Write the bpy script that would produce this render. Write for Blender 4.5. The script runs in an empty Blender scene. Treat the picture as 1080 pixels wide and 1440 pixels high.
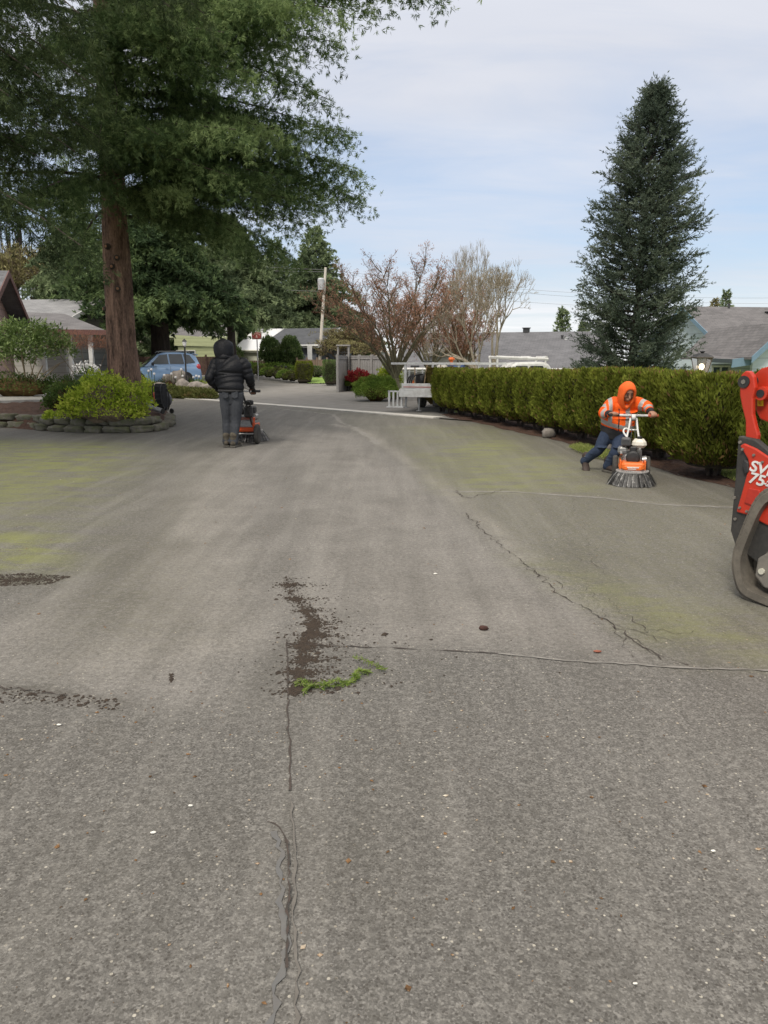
import bpy, math, random
import numpy as np
from math import sin, cos, tan, atan, atan2, sqrt, pi, radians
rnd = random.Random(7); NR = np.random.default_rng(11)
SC = bpy.context.scene; COL = SC.collection
F = 1040.0; CH = 1.42; PT = atan(215/1040); cp, sp = cos(PT), sin(PT); CAM = np.array([0, 0, CH])
A_ = np.array
# ---- places on the ground and at a known distance, measured from the photograph's camera
def ray(px, py):
    u = (720-py)/F; return A_([(px-540)/F, cp+u*sp, -sp+u*cp])
def G(px, py, z=0.0):
    d = ray(px, py); return CAM+d*(z-CH)/d[2]
def P(px, py, Y):
    d = ray(px, py); return CAM+d*Y/d[1]
def nrm(v):
    v = np.asarray(v, float); return v/(np.linalg.norm(v)+1e-12)
def ss(a, b, x):
    t = np.clip((x-a)/(b-a), 0, 1); return t*t*(3-2*t)
HX = [(4.45, 5.0), (4.15, 6.8), (3.71, 8.66), (3.2, 12.0), (2.75, 14.2), (2.1, 16.63), (1.41, 19.2), (1.0, 21)]
def hedge_x(y): return np.interp(y, [q[1] for q in HX], [q[0] for q in HX])
def gz(x, y):       # terrain: flat court, falls away behind the hedge
    x = np.asarray(x, float); y = np.asarray(y, float)
    d = x-hedge_x(y)
    return -1.2*ss(1.0, 9.0, d)*ss(2, 12, y)+.42*ss(33, 45, y)*ss(2.5, -.5, x)
def GT(px, py):   # where the ray meets the terrain
    for Y_ in np.linspace(5, 120, 2400):
        q = P(px, py, Y_)
        if q[2] <= float(gz(q[0], Y_)): return q
    return q
# ---------------------------------------------------------------- mesh helpers
def tag(o, label=None, cat=None, group=None, kind=None):
    if label: o['label'] = label
    if cat: o['category'] = cat
    if group: o['group'] = group
    if kind: o['kind'] = kind
    return o
def empty(name, loc, rz=0, label=None, cat=None, group=None):
    o = bpy.data.objects.new(name, None); COL.objects.link(o); o.location = [float(v) for v in loc]
    o.rotation_euler = (0, 0, rz); o.empty_display_size = .1
    return tag(o, label, cat, group)
def link_mesh(name, me, mat, parent=None, smooth=False):
    if mat is not None and not me.materials:
        for m in (mat if isinstance(mat, (list, tuple)) else [mat]): me.materials.append(m)
    if smooth: me.polygons.foreach_set('use_smooth', [True]*len(me.polygons))
    o = bpy.data.objects.new(name, me); COL.objects.link(o)
    if parent is not None: o.parent = parent
    return o
def copy_tree(o, parent=None):
    c = o.copy(); COL.objects.link(c); c.parent = parent
    for ch in [q for q in bpy.data.objects if q.parent == o]: copy_tree(ch, c)
    return c
class MB:
    def __init__(s): s.v = []; s.f = []; s.m = []
    def add(s, V, Fc, mi=0):
        b = len(s.v); s.v += [tuple(float(c) for c in p) for p in V]
        s.f += [tuple(b+i for i in f) for f in Fc]; s.m += [mi]*len(Fc); return s
    def box(s, c, size, rz=0, mi=0, bev=0, taper=1.0):
        sx, sy, sz = [q/2 for q in size]
        if bev <= 0:
            V = [A_([x*sx, y*sy, z*sz]) for z in (-1, 1) for y in (-1, 1) for x in (-1, 1)]
            V = [A_([v[0]*(taper if v[2] > 0 else 1), v[1]*(taper if v[2] > 0 else 1), v[2]]) for v in V]
            Fc = [(0, 2, 3, 1), (4, 5, 7, 6), (0, 1, 5, 4), (2, 6, 7, 3), (0, 4, 6, 2), (1, 3, 7, 5)]
        else:
            b = min(bev, sx*.9, sy*.9, sz*.9); V = []; 
            def ring(z, ix):
                x0, y0 = sx-ix, sy-ix
                return [(-x0, -y0+b, z), (-x0+b, -y0, z), (x0-b, -y0, z), (x0, -y0+b, z), (x0, y0-b, z), (x0-b, y0, z), (-x0+b, y0, z), (-x0, y0-b, z)]
            R = []
            for z, ix, t in ((-sz, b*.8, 1), (-sz+b, 0, 1), (sz-b, 0, taper), (sz, b*.8, taper)):
                R.append([(x*t, y*t, zz) for x, y, zz in ring(z, ix)])
            V = [A_(p) for r_ in R for p in r_]; Fc = []
            for k in range(3):
                for i in range(8): Fc.append((k*8+i, k*8+(i+1) % 8, k*8+8+(i+1) % 8, k*8+8+i))
            Fc.append(tuple(range(7, -1, -1))); Fc.append(tuple(range(24, 32)))
        if isinstance(rz, (tuple, list)): M = euler(*rz)
        else: M = euler(0, 0, rz)
        c = np.asarray(c, float)
        return s.add([c+M@v for v in V], Fc, mi)
    def prism(s, pts, off, mi=0):      # polygon of 3-D points swept by vector off
        pts = [np.asarray(p, float) for p in pts]; off = np.asarray(off, float); n = len(pts)
        V = pts+[p+off for p in pts]
        Fc = [tuple(range(n-1, -1, -1)), tuple(range(n, 2*n))]+[(i, (i+1) % n, n+(i+1) % n, n+i) for i in range(n)]
        return s.add(V, Fc, mi)
    def tube(s, pts, rad, n=8, mi=0, caps=True, ref=None, flat=None):
        pts = [np.asarray(p, float) for p in pts]; k = len(pts)
        if not hasattr(rad, '__len__'): rad = [rad]*k
        V = []; up = None
        for i in range(k):
            t = nrm(pts[min(i+1, k-1)]-pts[max(i-1, 0)])
            if up is None:
                up = A_(ref, float) if ref is not None else (A_([0, 0, 1.]) if abs(t[2]) < .9 else A_([1., 0, 0]))
            a = nrm(up-t*np.dot(up, t)); b = np.cross(t, a); up = a
            r = rad[i]; ra, rb = (r if hasattr(r, '__len__') else (r, r))
            for j in range(n):
                q = 2*pi*j/n; V.append(pts[i]+a*cos(q)*ra+b*sin(q)*rb)
        Fc = [(i*n+j, i*n+(j+1) % n, (i+1)*n+(j+1) % n, (i+1)*n+j) for i in range(k-1) for j in range(n)]
        if caps: Fc += [tuple(range(n-1, -1, -1)), tuple((k-1)*n+j for j in range(n))]
        return s.add(V, Fc, mi)
    def lathe(s, prof, n=20, c=(0, 0, 0), axis='z', mi=0, M=None):
        V = []; c = np.asarray(c, float)
        for r, h in prof:
            for j in range(n):
                q = 2*pi*j/n; x, y, z = r*cos(q), r*sin(q), h
                v = {'z': (x, y, z), 'x': (z, x, y), 'y': (x, z, y)}[axis]
                v = A_(v); V.append(c+(M@v if M is not None else v))
        k = len(prof); Fc = [(i*n+j, i*n+(j+1) % n, (i+1)*n+(j+1) % n, (i+1)*n+j) for i in range(k-1) for j in range(n)]
        if prof[0][0] > 1e-6: Fc.append(tuple(range(n-1, -1, -1)))
        if prof[-1][0] > 1e-6: Fc.append(tuple((k-1)*n+j for j in range(n)))
        return s.add(V, Fc, mi)
    def ell(s, c, r, n=12, m=8, M=None, mi=0, fn=None):
        c = np.asarray(c, float); V = []
        for i in range(m+1):
            th = pi*i/m
            for j in range(n):
                q = 2*pi*j/n; d = A_([sin(th)*cos(q), sin(th)*sin(q), cos(th)])
                v = d*A_(r)*(fn(d) if fn else 1); V.append(c+(M@v if M is not None else v))
        return s.add(V, [(i*n+j, (i+1)*n+j, (i+1)*n+(j+1) % n, i*n+(j+1) % n) for i in range(m) for j in range(n)], mi)
    def build(s, name, mat, parent=None, smooth=False, bevel=0):
        me = bpy.data.meshes.new(name); me.from_pydata(s.v, [], s.f)
        if any(s.m): 
            for m in mat: me.materials.append(m)
            me.polygons.foreach_set('material_index', s.m)
        me.update(); o = link_mesh(name, me, mat, parent, smooth)
        if bevel:
            b = o.modifiers.new('bevel', 'BEVEL'); b.width = bevel; b.segments = 2; b.limit_method = 'ANGLE'; b.angle_limit = .6
        return o
def euler(rx, ry, rz):
    cx, sx, cy, sy, cz, sz = cos(rx), sin(rx), cos(ry), sin(ry), cos(rz), sin(rz)
    return A_([[cz, -sz, 0], [sz, cz, 0], [0, 0, 1]])@A_([[cy, 0, sy], [0, 1, 0], [-sy, 0, cy]])@A_([[1, 0, 0], [0, cx, -sx], [0, sx, cx]])
def quads(name, V, mat, parent=None, tint=None, per=4):   # V: (n,4,3) loose quads
    n = len(V); me = bpy.data.meshes.new(name)
    me.vertices.add(n*per); me.vertices.foreach_set('co', np.ascontiguousarray(V, dtype=np.float32).ravel())
    me.loops.add(n*per); me.loops.foreach_set('vertex_index', np.arange(n*per, dtype=np.int32))
    me.polygons.add(n); me.polygons.foreach_set('loop_start', np.arange(0, n*per, per, dtype=np.int32))
    me.polygons.foreach_set('loop_total', np.full(n, per, dtype=np.int32))
    if tint is not None:
        a = me.attributes.new('tint', 'FLOAT', 'POINT'); a.data.foreach_set('value', np.repeat(tint, per).astype(np.float32))
    me.update(calc_edges=True); me.validate()
    return link_mesh(name, me, mat, parent)
def vn(v): return v/(np.linalg.norm(v, axis=-1, keepdims=True)+1e-9)
def leaf(C, D, L, W, rng=NR, bend=0.0):
    n = len(C); D = vn(D); R = vn(rng.normal(size=(n, 3))); S = vn(np.cross(D, R))
    L = np.broadcast_to(np.asarray(L, float).reshape(-1, 1), (n, 1)); W = np.broadcast_to(np.asarray(W, float).reshape(-1, 1), (n, 1))
    mid = C+D*L*.45; tip = C+D*L
    if bend: tip = tip+np.array([0, 0, -bend])*L
    return np.stack([C, mid+S*W/2, tip, mid-S*W/2], 1)
def on_twigs(S, D, L, n, droop, lL, lW, spread, rng=NR, weep=0.3, tn=None, t0=.1):
    """n leaves along each twig (start S, direction D, length L)"""
    m = len(S); t = rng.uniform(t0, 1, (m, n, 1)); Lr = L.reshape(-1, 1, 1)
    C = S[:, None]+D[:, None]*Lr*t+A_([0, 0, -1.])*droop*Lr*t*t
    dd = D[:, None]+A_([0, 0, -1.])*2*droop*t+rng.normal(size=(m, n, 3))*spread+A_([0, 0, -1.])*weep
    C = C.reshape(-1, 3); dd = dd.reshape(-1, 3)
    k = len(C); sc = rng.uniform(.6, 1.25, k)
    T = rng.uniform(-.12, .12, k)+np.repeat(rng.uniform(0, 1, m) if tn is None else tn, n)*1.0
    return leaf(C, dd, lL*sc, lW*sc, rng), T
def tufts(S, D, L, droop, step, n, lL, lW, rng, TN, up=.25, jit=.05, spread=.5):
    """short bursts of needles set along each twig, each burst with its own tint"""
    cnt = np.maximum(1, (L/step).astype(int)); ix = np.repeat(np.arange(len(S)), cnt); t = rng.uniform(.05, 1.05, len(ix)); Lr = L[ix][:, None]; tt = t[:, None]
    C = S[ix]+D[ix]*Lr*tt+A_([0, 0, -1.])*droop*Lr*tt*tt+rng.normal(size=(len(ix), 3))*jit
    dd = vn(D[ix]+A_([0, 0, -1.])*droop*2*tt)*.75+rng.normal(size=(len(ix), 3))*.55+A_([0, 0, up])
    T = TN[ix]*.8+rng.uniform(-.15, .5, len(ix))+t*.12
    C = np.repeat(C, n, 0); dd = np.repeat(vn(dd), n, 0)+rng.normal(size=(len(C), 3))*spread; k = len(C); s_ = rng.uniform(.6, 1.25, k)
    return leaf(C+rng.normal(size=(k, 3))*.012, dd, lL*s_, lW*s_, rng), np.repeat(T, n)+rng.uniform(-.1, .1, k)
def wrinkle(o, amp, wl, seed, st=(1, 1, 1)):
    me = o.data; n = len(me.vertices); co = np.zeros(n*3); me.vertices.foreach_get('co', co); co = co.reshape(-1, 3); no = np.zeros(n*3); me.vertices.foreach_get('normal', no); no = no.reshape(-1, 3)
    rg = np.random.default_rng(seed); d = np.zeros(n)
    for k in range(14):
        w_ = vn(rg.normal(size=3)*A_(st))*2*pi/(wl*rg.uniform(.6, 1.9)); ph = co@w_+rg.uniform(0, 6)+1.4*np.sin(co@vn(rg.normal(size=3))*2*pi/(wl*2.3)); d += (1-np.abs(np.sin(ph))**.7*2)*rg.uniform(.4, 1)/4.2
    d = np.clip(d-.1, -.3, 1.2); me.vertices.foreach_set('co', (co+no*(d*amp)[:, None]).ravel()); me.update(); return o
def voxel(name, mb, vs, mat, parent=None, it=4, fac=.5, dec=0):
    me = bpy.data.meshes.new(name); me.from_pydata(mb.v, [], mb.f); me.update()
    o = bpy.data.objects.new('work', me); COL.objects.link(o)
    m = o.modifiers.new('r', 'REMESH'); m.mode = 'VOXEL'; m.voxel_size = vs
    if it: q = o.modifiers.new('s', 'SMOOTH'); q.iterations = it; q.factor = fac
    dg = bpy.context.evaluated_depsgraph_get(); dg.update()
    nm = bpy.data.meshes.new_from_object(o.evaluated_get(dg)); nm.name = name
    bpy.data.objects.remove(o); bpy.data.meshes.remove(me); nm.materials.clear()
    return link_mesh(name, nm, mat, parent, True)
def spline(pts, k=6):
    pts = [np.asarray(p, float) for p in pts]; out = []
    q = [2*pts[0]-pts[1]]+pts+[2*pts[-1]-pts[-2]]
    for i in range(1, len(q)-2):
        for j in range(k):
            t = j/k; a, b, c, d = q[i-1:i+3]
            out.append(.5*((2*b)+(-a+c)*t+(2*a-5*b+4*c-d)*t*t+(-a+3*b-3*c+d)*t**3))
    out.append(pts[-1]); return out
def chain(mb, pts, rad, n=14, k=6, ref=None, puff=None):  # rounded limb
    R = [A_(r if hasattr(r, '__len__') else (r, r), float) for r in rad]
    p = spline(pts, k); r = spline(R, k); r = [np.maximum(x, .003) for x in r]
    if puff:
        s_ = 0; r2 = []
        for i in range(len(p)):
            if i: s_ += np.linalg.norm(p[i]-p[i-1])
            r2.append(r[i]+puff[0]*(abs(sin(pi*s_/puff[1]))**.6-.6))
        r = r2
    t0 = nrm(p[0]-p[1]); t1 = nrm(p[-1]-p[-2]); e0 = min(r[0]); e1 = min(r[-1])
    pp = [p[0]+t0*e0*.95, p[0]+t0*e0*.6]+p+[p[-1]+t1*e1*.6, p[-1]+t1*e1*.95]
    rr = [r[0]*.3, r[0]*.78]+r+[r[-1]*.78, r[-1]*.3]
    mb.tube(pp, [tuple(x) for x in rr], n=n, ref=ref)
# ---------------------------------------------------------------- materials
MATS = {}
def nodes(name):
    m = bpy.data.materials.new(name); m.use_nodes = True; nt = m.node_tree
    return m, nt, nt.nodes, nt.links, nt.nodes['Principled BSDF']
def N(nd, t, **k):
    n = nd.new(t)
    for a, b in k.items():
        if a in n.inputs: n.inputs[a].default_value = b
        else: setattr(n, a, b)
    return n
def mixc(nd, lk, fac, a, b, mode='MIX'):
    x = nd.new('ShaderNodeMix'); x.data_type = 'RGBA'; x.blend_type = mode
    for s_, v in ((0, fac), (6, a), (7, b)):
        if hasattr(v, 'is_linked') or hasattr(v, 'links'): lk.new(v, x.inputs[s_])
        else: x.inputs[s_].default_value = v if s_ == 0 else (v if len(v) == 4 else tuple(v)+(1,))
    return x.outputs[2]
def mth(nd, lk, op, a, b=0.0, c=None, clamp=False):
    x = nd.new('ShaderNodeMath'); x.operation = op; x.use_clamp = clamp
    for i, v in enumerate((a, b) if c is None else (a, b, c)):
        if hasattr(v, 'links'): lk.new(v, x.inputs[i])
        else: x.inputs[i].default_value = v
    return x.outputs[0]
def ramp(nd, lk, f, stops):
    r = nd.new('ShaderNodeValToRGB'); lk.new(f, r.inputs[0]); e = r.color_ramp.elements
    while len(e) < len(stops): e.new(.5)
    for i, (p, c) in enumerate(stops):
        e[i].position = p; e[i].color = tuple(c)+(1,) if hasattr(c, '__len__') else (c, c, c, 1)
    return r.outputs[0]
def rampv(nd, lk, f, a, b): # 0..1 between a and b
    x = nd.new('ShaderNodeMapRange'); lk.new(f, x.inputs[0]); x.inputs[1].default_value = a; x.inputs[2].default_value = b; x.clamp = True
    return x.outputs[0]
def noise(nd, lk, co, scale, detail=4, rough=.55, st=None, dist=0):
    if st is not None:
        mp = nd.new('ShaderNodeMapping'); lk.new(co, mp.inputs[0]); mp.inputs[3].default_value = st; co = mp.outputs[0]
    n = N(nd, 'ShaderNodeTexNoise', Scale=scale, Detail=detail, Roughness=rough, Distortion=dist); lk.new(co, n.inputs[0]); return n.outputs[0]
def bump(nd, lk, h, st, dist, bs):
    b = N(nd, 'ShaderNodeBump', Strength=st, Distance=dist); lk.new(h, b.inputs['Height']); lk.new(b.outputs[0], bs.inputs['Normal'])
def simple(name, c1, c2=None, rough=.6, scale=6, metal=0, bs=0.15, bd=.01, st=None, fine=60, dirt=None, spec=.5, coat=0):
    if name in MATS: return MATS[name]
    m, nt, nd, lk, b = nodes(name); co = nd.new('ShaderNodeTexCoord').outputs['Object']
    c2 = c2 or tuple(q*.75 for q in c1)
    n1 = noise(nd, lk, co, scale, 5, .6, st); n2 = noise(nd, lk, co, fine, 3, .6, st)
    f = mth(nd, lk, 'MULTIPLY_ADD', n2, .35, mth(nd, lk, 'MULTIPLY', n1, .65))
    c = mixc(nd, lk, rampv(nd, lk, f, .35, .65), c1, c2)
    if dirt:
        n3 = noise(nd, lk, co, dirt[1], 6, .7); c = mixc(nd, lk, mth(nd, lk, 'MULTIPLY', rampv(nd, lk, n3, .45, .7), dirt[2]), c, dirt[0])
    lk.new(c, b.inputs['Base Color']); b.inputs['Metallic'].default_value = metal
    lk.new(mth(nd, lk, 'MULTIPLY_ADD', n1, .25, rough-.12, clamp=True), b.inputs['Roughness'])
    b.inputs['Specular IOR Level'].default_value = spec; b.inputs['Coat Weight'].default_value = coat
    if bs: bump(nd, lk, f, bs, bd, b)
    MATS[name] = m; return m
def leafmat(name, cs, trans=.25, nscale=1.5, rough=.75, spec=.15):
    """cs: three colours dark..light, picked by the per-leaf tint and broad patches"""
    m, nt, nd, lk, b = nodes(name); co = nd.new('ShaderNodeTexCoord').outputs['Object']
    at = nd.new('ShaderNodeAttribute'); at.attribute_name = 'tint'
    n1 = noise(nd, lk, co, nscale, 4, .6)
    f = mth(nd, lk, 'ADD', mth(nd, lk, 'MULTIPLY', at.outputs['Fac'], .5), mth(nd, lk, 'MULTIPLY', rampv(nd, lk, n1, .3, .7), .5))
    c = ramp(nd, lk, f, [(.15, cs[0]), (.5, cs[1]), (.85, cs[2])])
    lk.new(c, b.inputs['Base Color']); b.inputs['Roughness'].default_value = rough; b.inputs['Specular IOR Level'].default_value = spec
    tr = nd.new('ShaderNodeBsdfTranslucent'); lk.new(c, tr.inputs[0]); mx = N(nd, 'ShaderNodeMixShader'); mx.inputs[0].default_value = trans
    lk.new(b.outputs[0], mx.inputs[1]); lk.new(tr.outputs[0], mx.inputs[2]); lk.new(mx.outputs[0], nd['Material Output'].inputs[0])
    return m
def glass(name='window_glass', c=(.03, .04, .05)):
    if name in MATS: return MATS[name]
    m, nt, nd, lk, b = nodes(name); co = nd.new('ShaderNodeTexCoord').outputs['Object']
    lk.new(mixc(nd, lk, noise(nd, lk, co, 2), c, tuple(q*2.2 for q in c)), b.inputs['Base Color']); b.inputs['Roughness'].default_value = .08; b.inputs['Specular IOR Level'].default_value = .8
    MATS[name] = m; return m
# ================================================================ camera, light, sky
cam = bpy.data.cameras.new('camera'); co_ = bpy.data.objects.new('camera', cam); COL.objects.link(co_)
cam.sensor_fit = 'VERTICAL'; cam.sensor_height = 24; cam.lens = 24*F/1440; cam.clip_start = .05; cam.clip_end = 3000
co_.location = (0, 0, CH); co_.rotation_euler = (pi/2-PT, 0, 0); SC.camera = co_
SUN_EL, SUN_AZ = 48, 205    # azimuth clockwise from +Y
sun = bpy.data.lights.new('sun', 'SUN'); sun.energy = 1.7; sun.angle = radians(14); sun.color = (1, .93, .83)
so = bpy.data.objects.new('sun', sun); COL.objects.link(so); so.rotation_euler = (pi/2-radians(SUN_EL), 0, -radians(SUN_AZ)+pi)
w = bpy.data.worlds.new('World'); SC.world = w; w.use_nodes = True; nt = w.node_tree; nd, lk = nt.nodes, nt.links
bg = nd['Background']; sky = nd.new('ShaderNodeTexSky'); sky.sky_type = 'NISHITA'; sky.sun_disc = False
sky.sun_elevation = radians(SUN_EL); sky.sun_rotation = radians(SUN_AZ); sky.dust_density = 1.5
tc = nd.new('ShaderNodeTexCoord').outputs['Generated']; sx = nd.new('ShaderNodeSeparateXYZ'); lk.new(tc, sx.inputs[0])
zz = mth(nd, lk, 'ADD', mth(nd, lk, 'MAXIMUM', sx.outputs[2], 0.0), .10)
cx = nd.new('ShaderNodeCombineXYZ'); lk.new(mth(nd, lk, 'DIVIDE', sx.outputs[0], zz), cx.inputs[0]); lk.new(mth(nd, lk, 'DIVIDE', sx.outputs[1], zz), cx.inputs[1])
pl = cx.outputs[0]
n1 = noise(nd, lk, pl, .42, 5, .5, (.55, 1.0, 1), .4); n2 = noise(nd, lk, pl, 1.6, 6, .6, (.5, 1.2, 1), .6)
el = sx.outputs[2]
# overcast veil: thick above ~20 deg, thin band 10-20 deg, broken streaks at the horizon
band = ramp(nd, lk, el, [(0.0, .8), (.07, .6), (.12, .48), (.20, .36), (.27, .68), (.34, 1.0)])
cov = mth(nd, lk, 'ADD', band, mth(nd, lk, 'MULTIPLY', mth(nd, lk, 'SUBTRACT', mth(nd, lk, 'ADD', mth(nd, lk, 'MULTIPLY', n1, .5), mth(nd, lk, 'MULTIPLY', n2, .5)), .5), 2.6), clamp=True)
skyc = mixc(nd, lk, 1.0, sky.outputs[0], (1, 1, 1), 'MULTIPLY')
skyd = mixc(nd, lk, .45, skyc, (2.9, 3.75, 5.2))           # thin high haze over the blue
cl = mixc(nd, lk, rampv(nd, lk, n1, .35, .68), (3.9, 4.1, 4.65), (5.2, 5.35, 5.8))
hi = mth(nd, lk, 'MULTIPLY', rampv(nd, lk, el, .55, .9), .9); cl = mixc(nd, lk, hi, cl, (12.5, 11.6, 10.4))
cl = mixc(nd, lk, rampv(nd, lk, el, .12, .0), cl, (7.2, 7.1, 7.0))
out = mixc(nd, lk, cov, skyd, cl)
lk.new(out, bg.inputs[0]); bg.inputs[1].default_value = .1
SC.view_settings.view_transform = 'Standard'; SC.view_settings.look = 'None'; SC.view_settings.exposure = 0.70; SC.view_settings.gamma = 1
SC.render.film_transparent = False
SC.cycles.max_bounces = 6; SC.cycles.transparent_max_bounces = 8
# ================================================================ ground
def pdist(X, Y, pts):   # distance from grid points to polyline
    D = np.full(X.shape, 1e9)
    for (a, b) in zip(pts[:-1], pts[1:]):
        ax, ay, bx, by = a[0], a[1], b[0], b[1]; dx, dy = bx-ax, by-ay
        t = np.clip(((X-ax)*dx+(Y-ay)*dy)/(dx*dx+dy*dy+1e-9), 0, 1)
        D = np.minimum(D, np.hypot(X-ax-t*dx, Y-ay-t*dy))
    return D
def inside(X, Y, pts):
    c = np.zeros(X.shape, bool); n = len(pts)
    for i in range(n):
        x1, y1 = pts[i][:2]; x2, y2 = pts[(i+1) % n][:2]
        c ^= ((y1 > Y) != (y2 > Y)) & (X < (x2-x1)*(Y-y1)/(y2-y1+1e-12)+x1)
    return c
def area(X, Y, pts, soft):  # 1 inside, fades over soft metres
    d = pdist(X, Y, list(pts)+[pts[0]]); i = inside(X, Y, pts)
    return np.clip(.5+np.where(i, d, -d)/soft, 0, 1)
def gp(*q): return [G(a, b)[:2] for a, b in q]
def grid_mesh(name, X, Y, Z, mat, attrs=None, kind='structure', mask=None):
    r, c = X.shape; me = bpy.data.meshes.new(name); V = np.stack([X, Y, Z], -1).reshape(-1, 3)
    i = np.arange(r*c).reshape(r, c); q = np.stack([i[:-1, :-1], i[:-1, 1:], i[1:, 1:], i[1:, :-1]], -1).reshape(-1, 4)
    if mask is not None:
        mk = mask.reshape(-1); q = q[mk[q].all(1)]
    me.vertices.add(len(V)); me.vertices.foreach_set('co', V.astype(np.float32).ravel())
    me.loops.add(q.size); me.loops.foreach_set('vertex_index', q.ravel().astype(np.int32))
    me.polygons.add(len(q)); me.polygons.foreach_set('loop_start', np.arange(0, q.size, 4, dtype=np.int32)); me.polygons.foreach_set('loop_total', np.full(len(q), 4, np.int32))
    for k, a in (attrs or {}).items():
        at = me.attributes.new(k, 'FLOAT', 'POINT'); at.data.foreach_set('value', a.astype(np.float32).ravel())
    me.update(calc_edges=True)
    if mask is not None: me.validate()
    o = link_mesh(name, me, mat, None, True)
    if kind: o['kind'] = kind
    return o
def asphalt(name, far=False):
    m, nt, nd, lk, b = nodes(name); co = nd.new('ShaderNodeTexCoord').outputs['Object']
    def att(k):
        a = nd.new('ShaderNodeAttribute'); a.attribute_name = k; return a.outputs['Fac']
    n0 = noise(nd, lk, co, .35, 5, .6); n1 = noise(nd, lk, co, 2.2, 6, .65); n2 = noise(nd, lk, co, 14, 5, .65)
    n3 = noise(nd, lk, co, 75, 3, .7); n4 = noise(nd, lk, co, 230, 2, .6)
    st = noise(nd, lk, co, 1.3, 5, .6, (1.0, 5.0, 1))
    def vor(scale):
        v = N(nd, 'ShaderNodeTexVoronoi', Scale=scale); mp = nd.new('ShaderNodeMapping'); lk.new(co, mp.inputs[0]); mp.inputs[3].default_value = (1, 1, 0)
        lk.new(mp.outputs[0], v.inputs[0]); return v
    v1 = vor(175); v2 = vor(80); v3 = vor(110)
    base = mixc(nd, lk, rampv(nd, lk, n1, .3, .7), (.150, .144, .130), (.222, .213, .195))
    base = mixc(nd, lk, rampv(nd, lk, n0, .35, .65), base, mixc(nd, lk, .5, base, (.21, .193, .17)))
    base = mixc(nd, lk, rampv(nd, lk, n3, .42, .62), mixc(nd, lk, .34, base, (.05, .045, .04)), base)
    if far:
        c = mixc(nd, lk, mth(nd, lk, 'MULTIPLY', rampv(nd, lk, st, .4, .62), .45), base, (.31, .30, .285)); rg = .8
        lk.new(c, b.inputs['Base Color']); b.inputs['Roughness'].default_value = .85
        bump(nd, lk, n3, .3, .004, b); return m
    # stone chips in the worn surface
    s1 = nd.new('ShaderNodeSeparateColor'); lk.new(v1.outputs['Color'], s1.inputs[0])
    s2 = nd.new('ShaderNodeSeparateColor'); lk.new(v2.outputs['Color'], s2.inputs[0])
    s3 = nd.new('ShaderNodeSeparateColor'); lk.new(v3.outputs['Color'], s3.inputs[0])
    coarse = att('coarse')
    chip = ramp(nd, lk, s1.outputs[0], [(0, (.036, .034, .031)), (.3, (.078, .074, .067)), (.75, (.140, .134, .122)), (1, (.25, .24, .22))])
    c = mixc(nd, lk, mth(nd, lk, 'MULTIPLY_ADD', coarse, .45, .2), base, chip)
    sp_ = mth(nd, lk, 'MULTIPLY', mth(nd, lk, 'GREATER_THAN', s2.outputs[1], .945), mth(nd, lk, 'LESS_THAN', v2.outputs['Distance'], .33))
    c = mixc(nd, lk, mth(nd, lk, 'MULTIPLY', sp_, mth(nd, lk, 'MULTIPLY_ADD', coarse, .75, .08)), c, mixc(nd, lk, s2.outputs[0], (.30, .27, .22), (.62, .58, .48)))
    dk = mth(nd, lk, 'MULTIPLY', mth(nd, lk, 'GREATER_THAN', s3.outputs[2], .86), mth(nd, lk, 'LESS_THAN', v3.outputs['Distance'], .42))
    c = mixc(nd, lk, mth(nd, lk, 'MULTIPLY', dk, mth(nd, lk, 'MULTIPLY_ADD', coarse, .55, .15)), c, (.045, .04, .034))
    # dry, swept dust
    du = mth(nd, lk, 'MULTIPLY', mth(nd, lk, 'MULTIPLY', att('dust'), mth(nd, lk, 'MULTIPLY_ADD', rampv(nd, lk, n1, .25, .7), .45, .45)), mth(nd, lk, 'MULTIPLY_ADD', rampv(nd, lk, mth(nd, lk, 'MULTIPLY_ADD', n3, .6, mth(nd, lk, 'MULTIPLY', n2, .4)), .38, .60), .65, .35))
    c = mixc(nd, lk, mth(nd, lk, 'MULTIPLY', du, .8), c, mixc(nd, lk, n3, (.30, .278, .248), (.40, .37, .335)))
    dp = mth(nd, lk, 'MULTIPLY', att('damp'), rampv(nd, lk, n2, .2, .62))
    c = mixc(nd, lk, mth(nd, lk, 'MULTIPLY', dp, .8), c, (.062, .055, .042))
    nb = noise(nd, lk, co, .9, 7, .68, (1, .7, 1), .5); c = mixc(nd, lk, mth(nd, lk, 'MULTIPLY', rampv(nd, lk, nb, .46, .70), .48), c, (.075, .07, .058))
    n18 = noise(nd, lk, co, 34, 4, .75); c = mixc(nd, lk, mth(nd, lk, 'MULTIPLY', rampv(nd, lk, n18, .50, .64), .42), c, (.07, .065, .055)); c = mixc(nd, lk, mth(nd, lk, 'MULTIPLY', rampv(nd, lk, n18, .48, .34), .36), c, (.30, .285, .255))
    ns = noise(nd, lk, co, 1.0, 6, .6, (5.0, .35, 1), .3); c = mixc(nd, lk, mth(nd, lk, 'MULTIPLY', rampv(nd, lk, ns, .50, .75), .30), c, (.29, .275, .245)); c = mixc(nd, lk, mth(nd, lk, 'MULTIPLY', rampv(nd, lk, ns, .50, .30), .30), c, (.085, .08, .068))
    # moss and algae
    mo = mth(nd, lk, 'MULTIPLY', att('moss'), rampv(nd, lk, mth(nd, lk, 'MULTIPLY_ADD', n3, .35, mth(nd, lk, 'MULTIPLY', noise(nd, lk, co, 1.6, 7, .7, (1, 2.4, 1), .6), .7)), .45, .60))
    c = mixc(nd, lk, mth(nd, lk, 'MULTIPLY', mo, .85), c, mixc(nd, lk, n2, (.13, .145, .04), (.27, .285, .075)))
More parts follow.
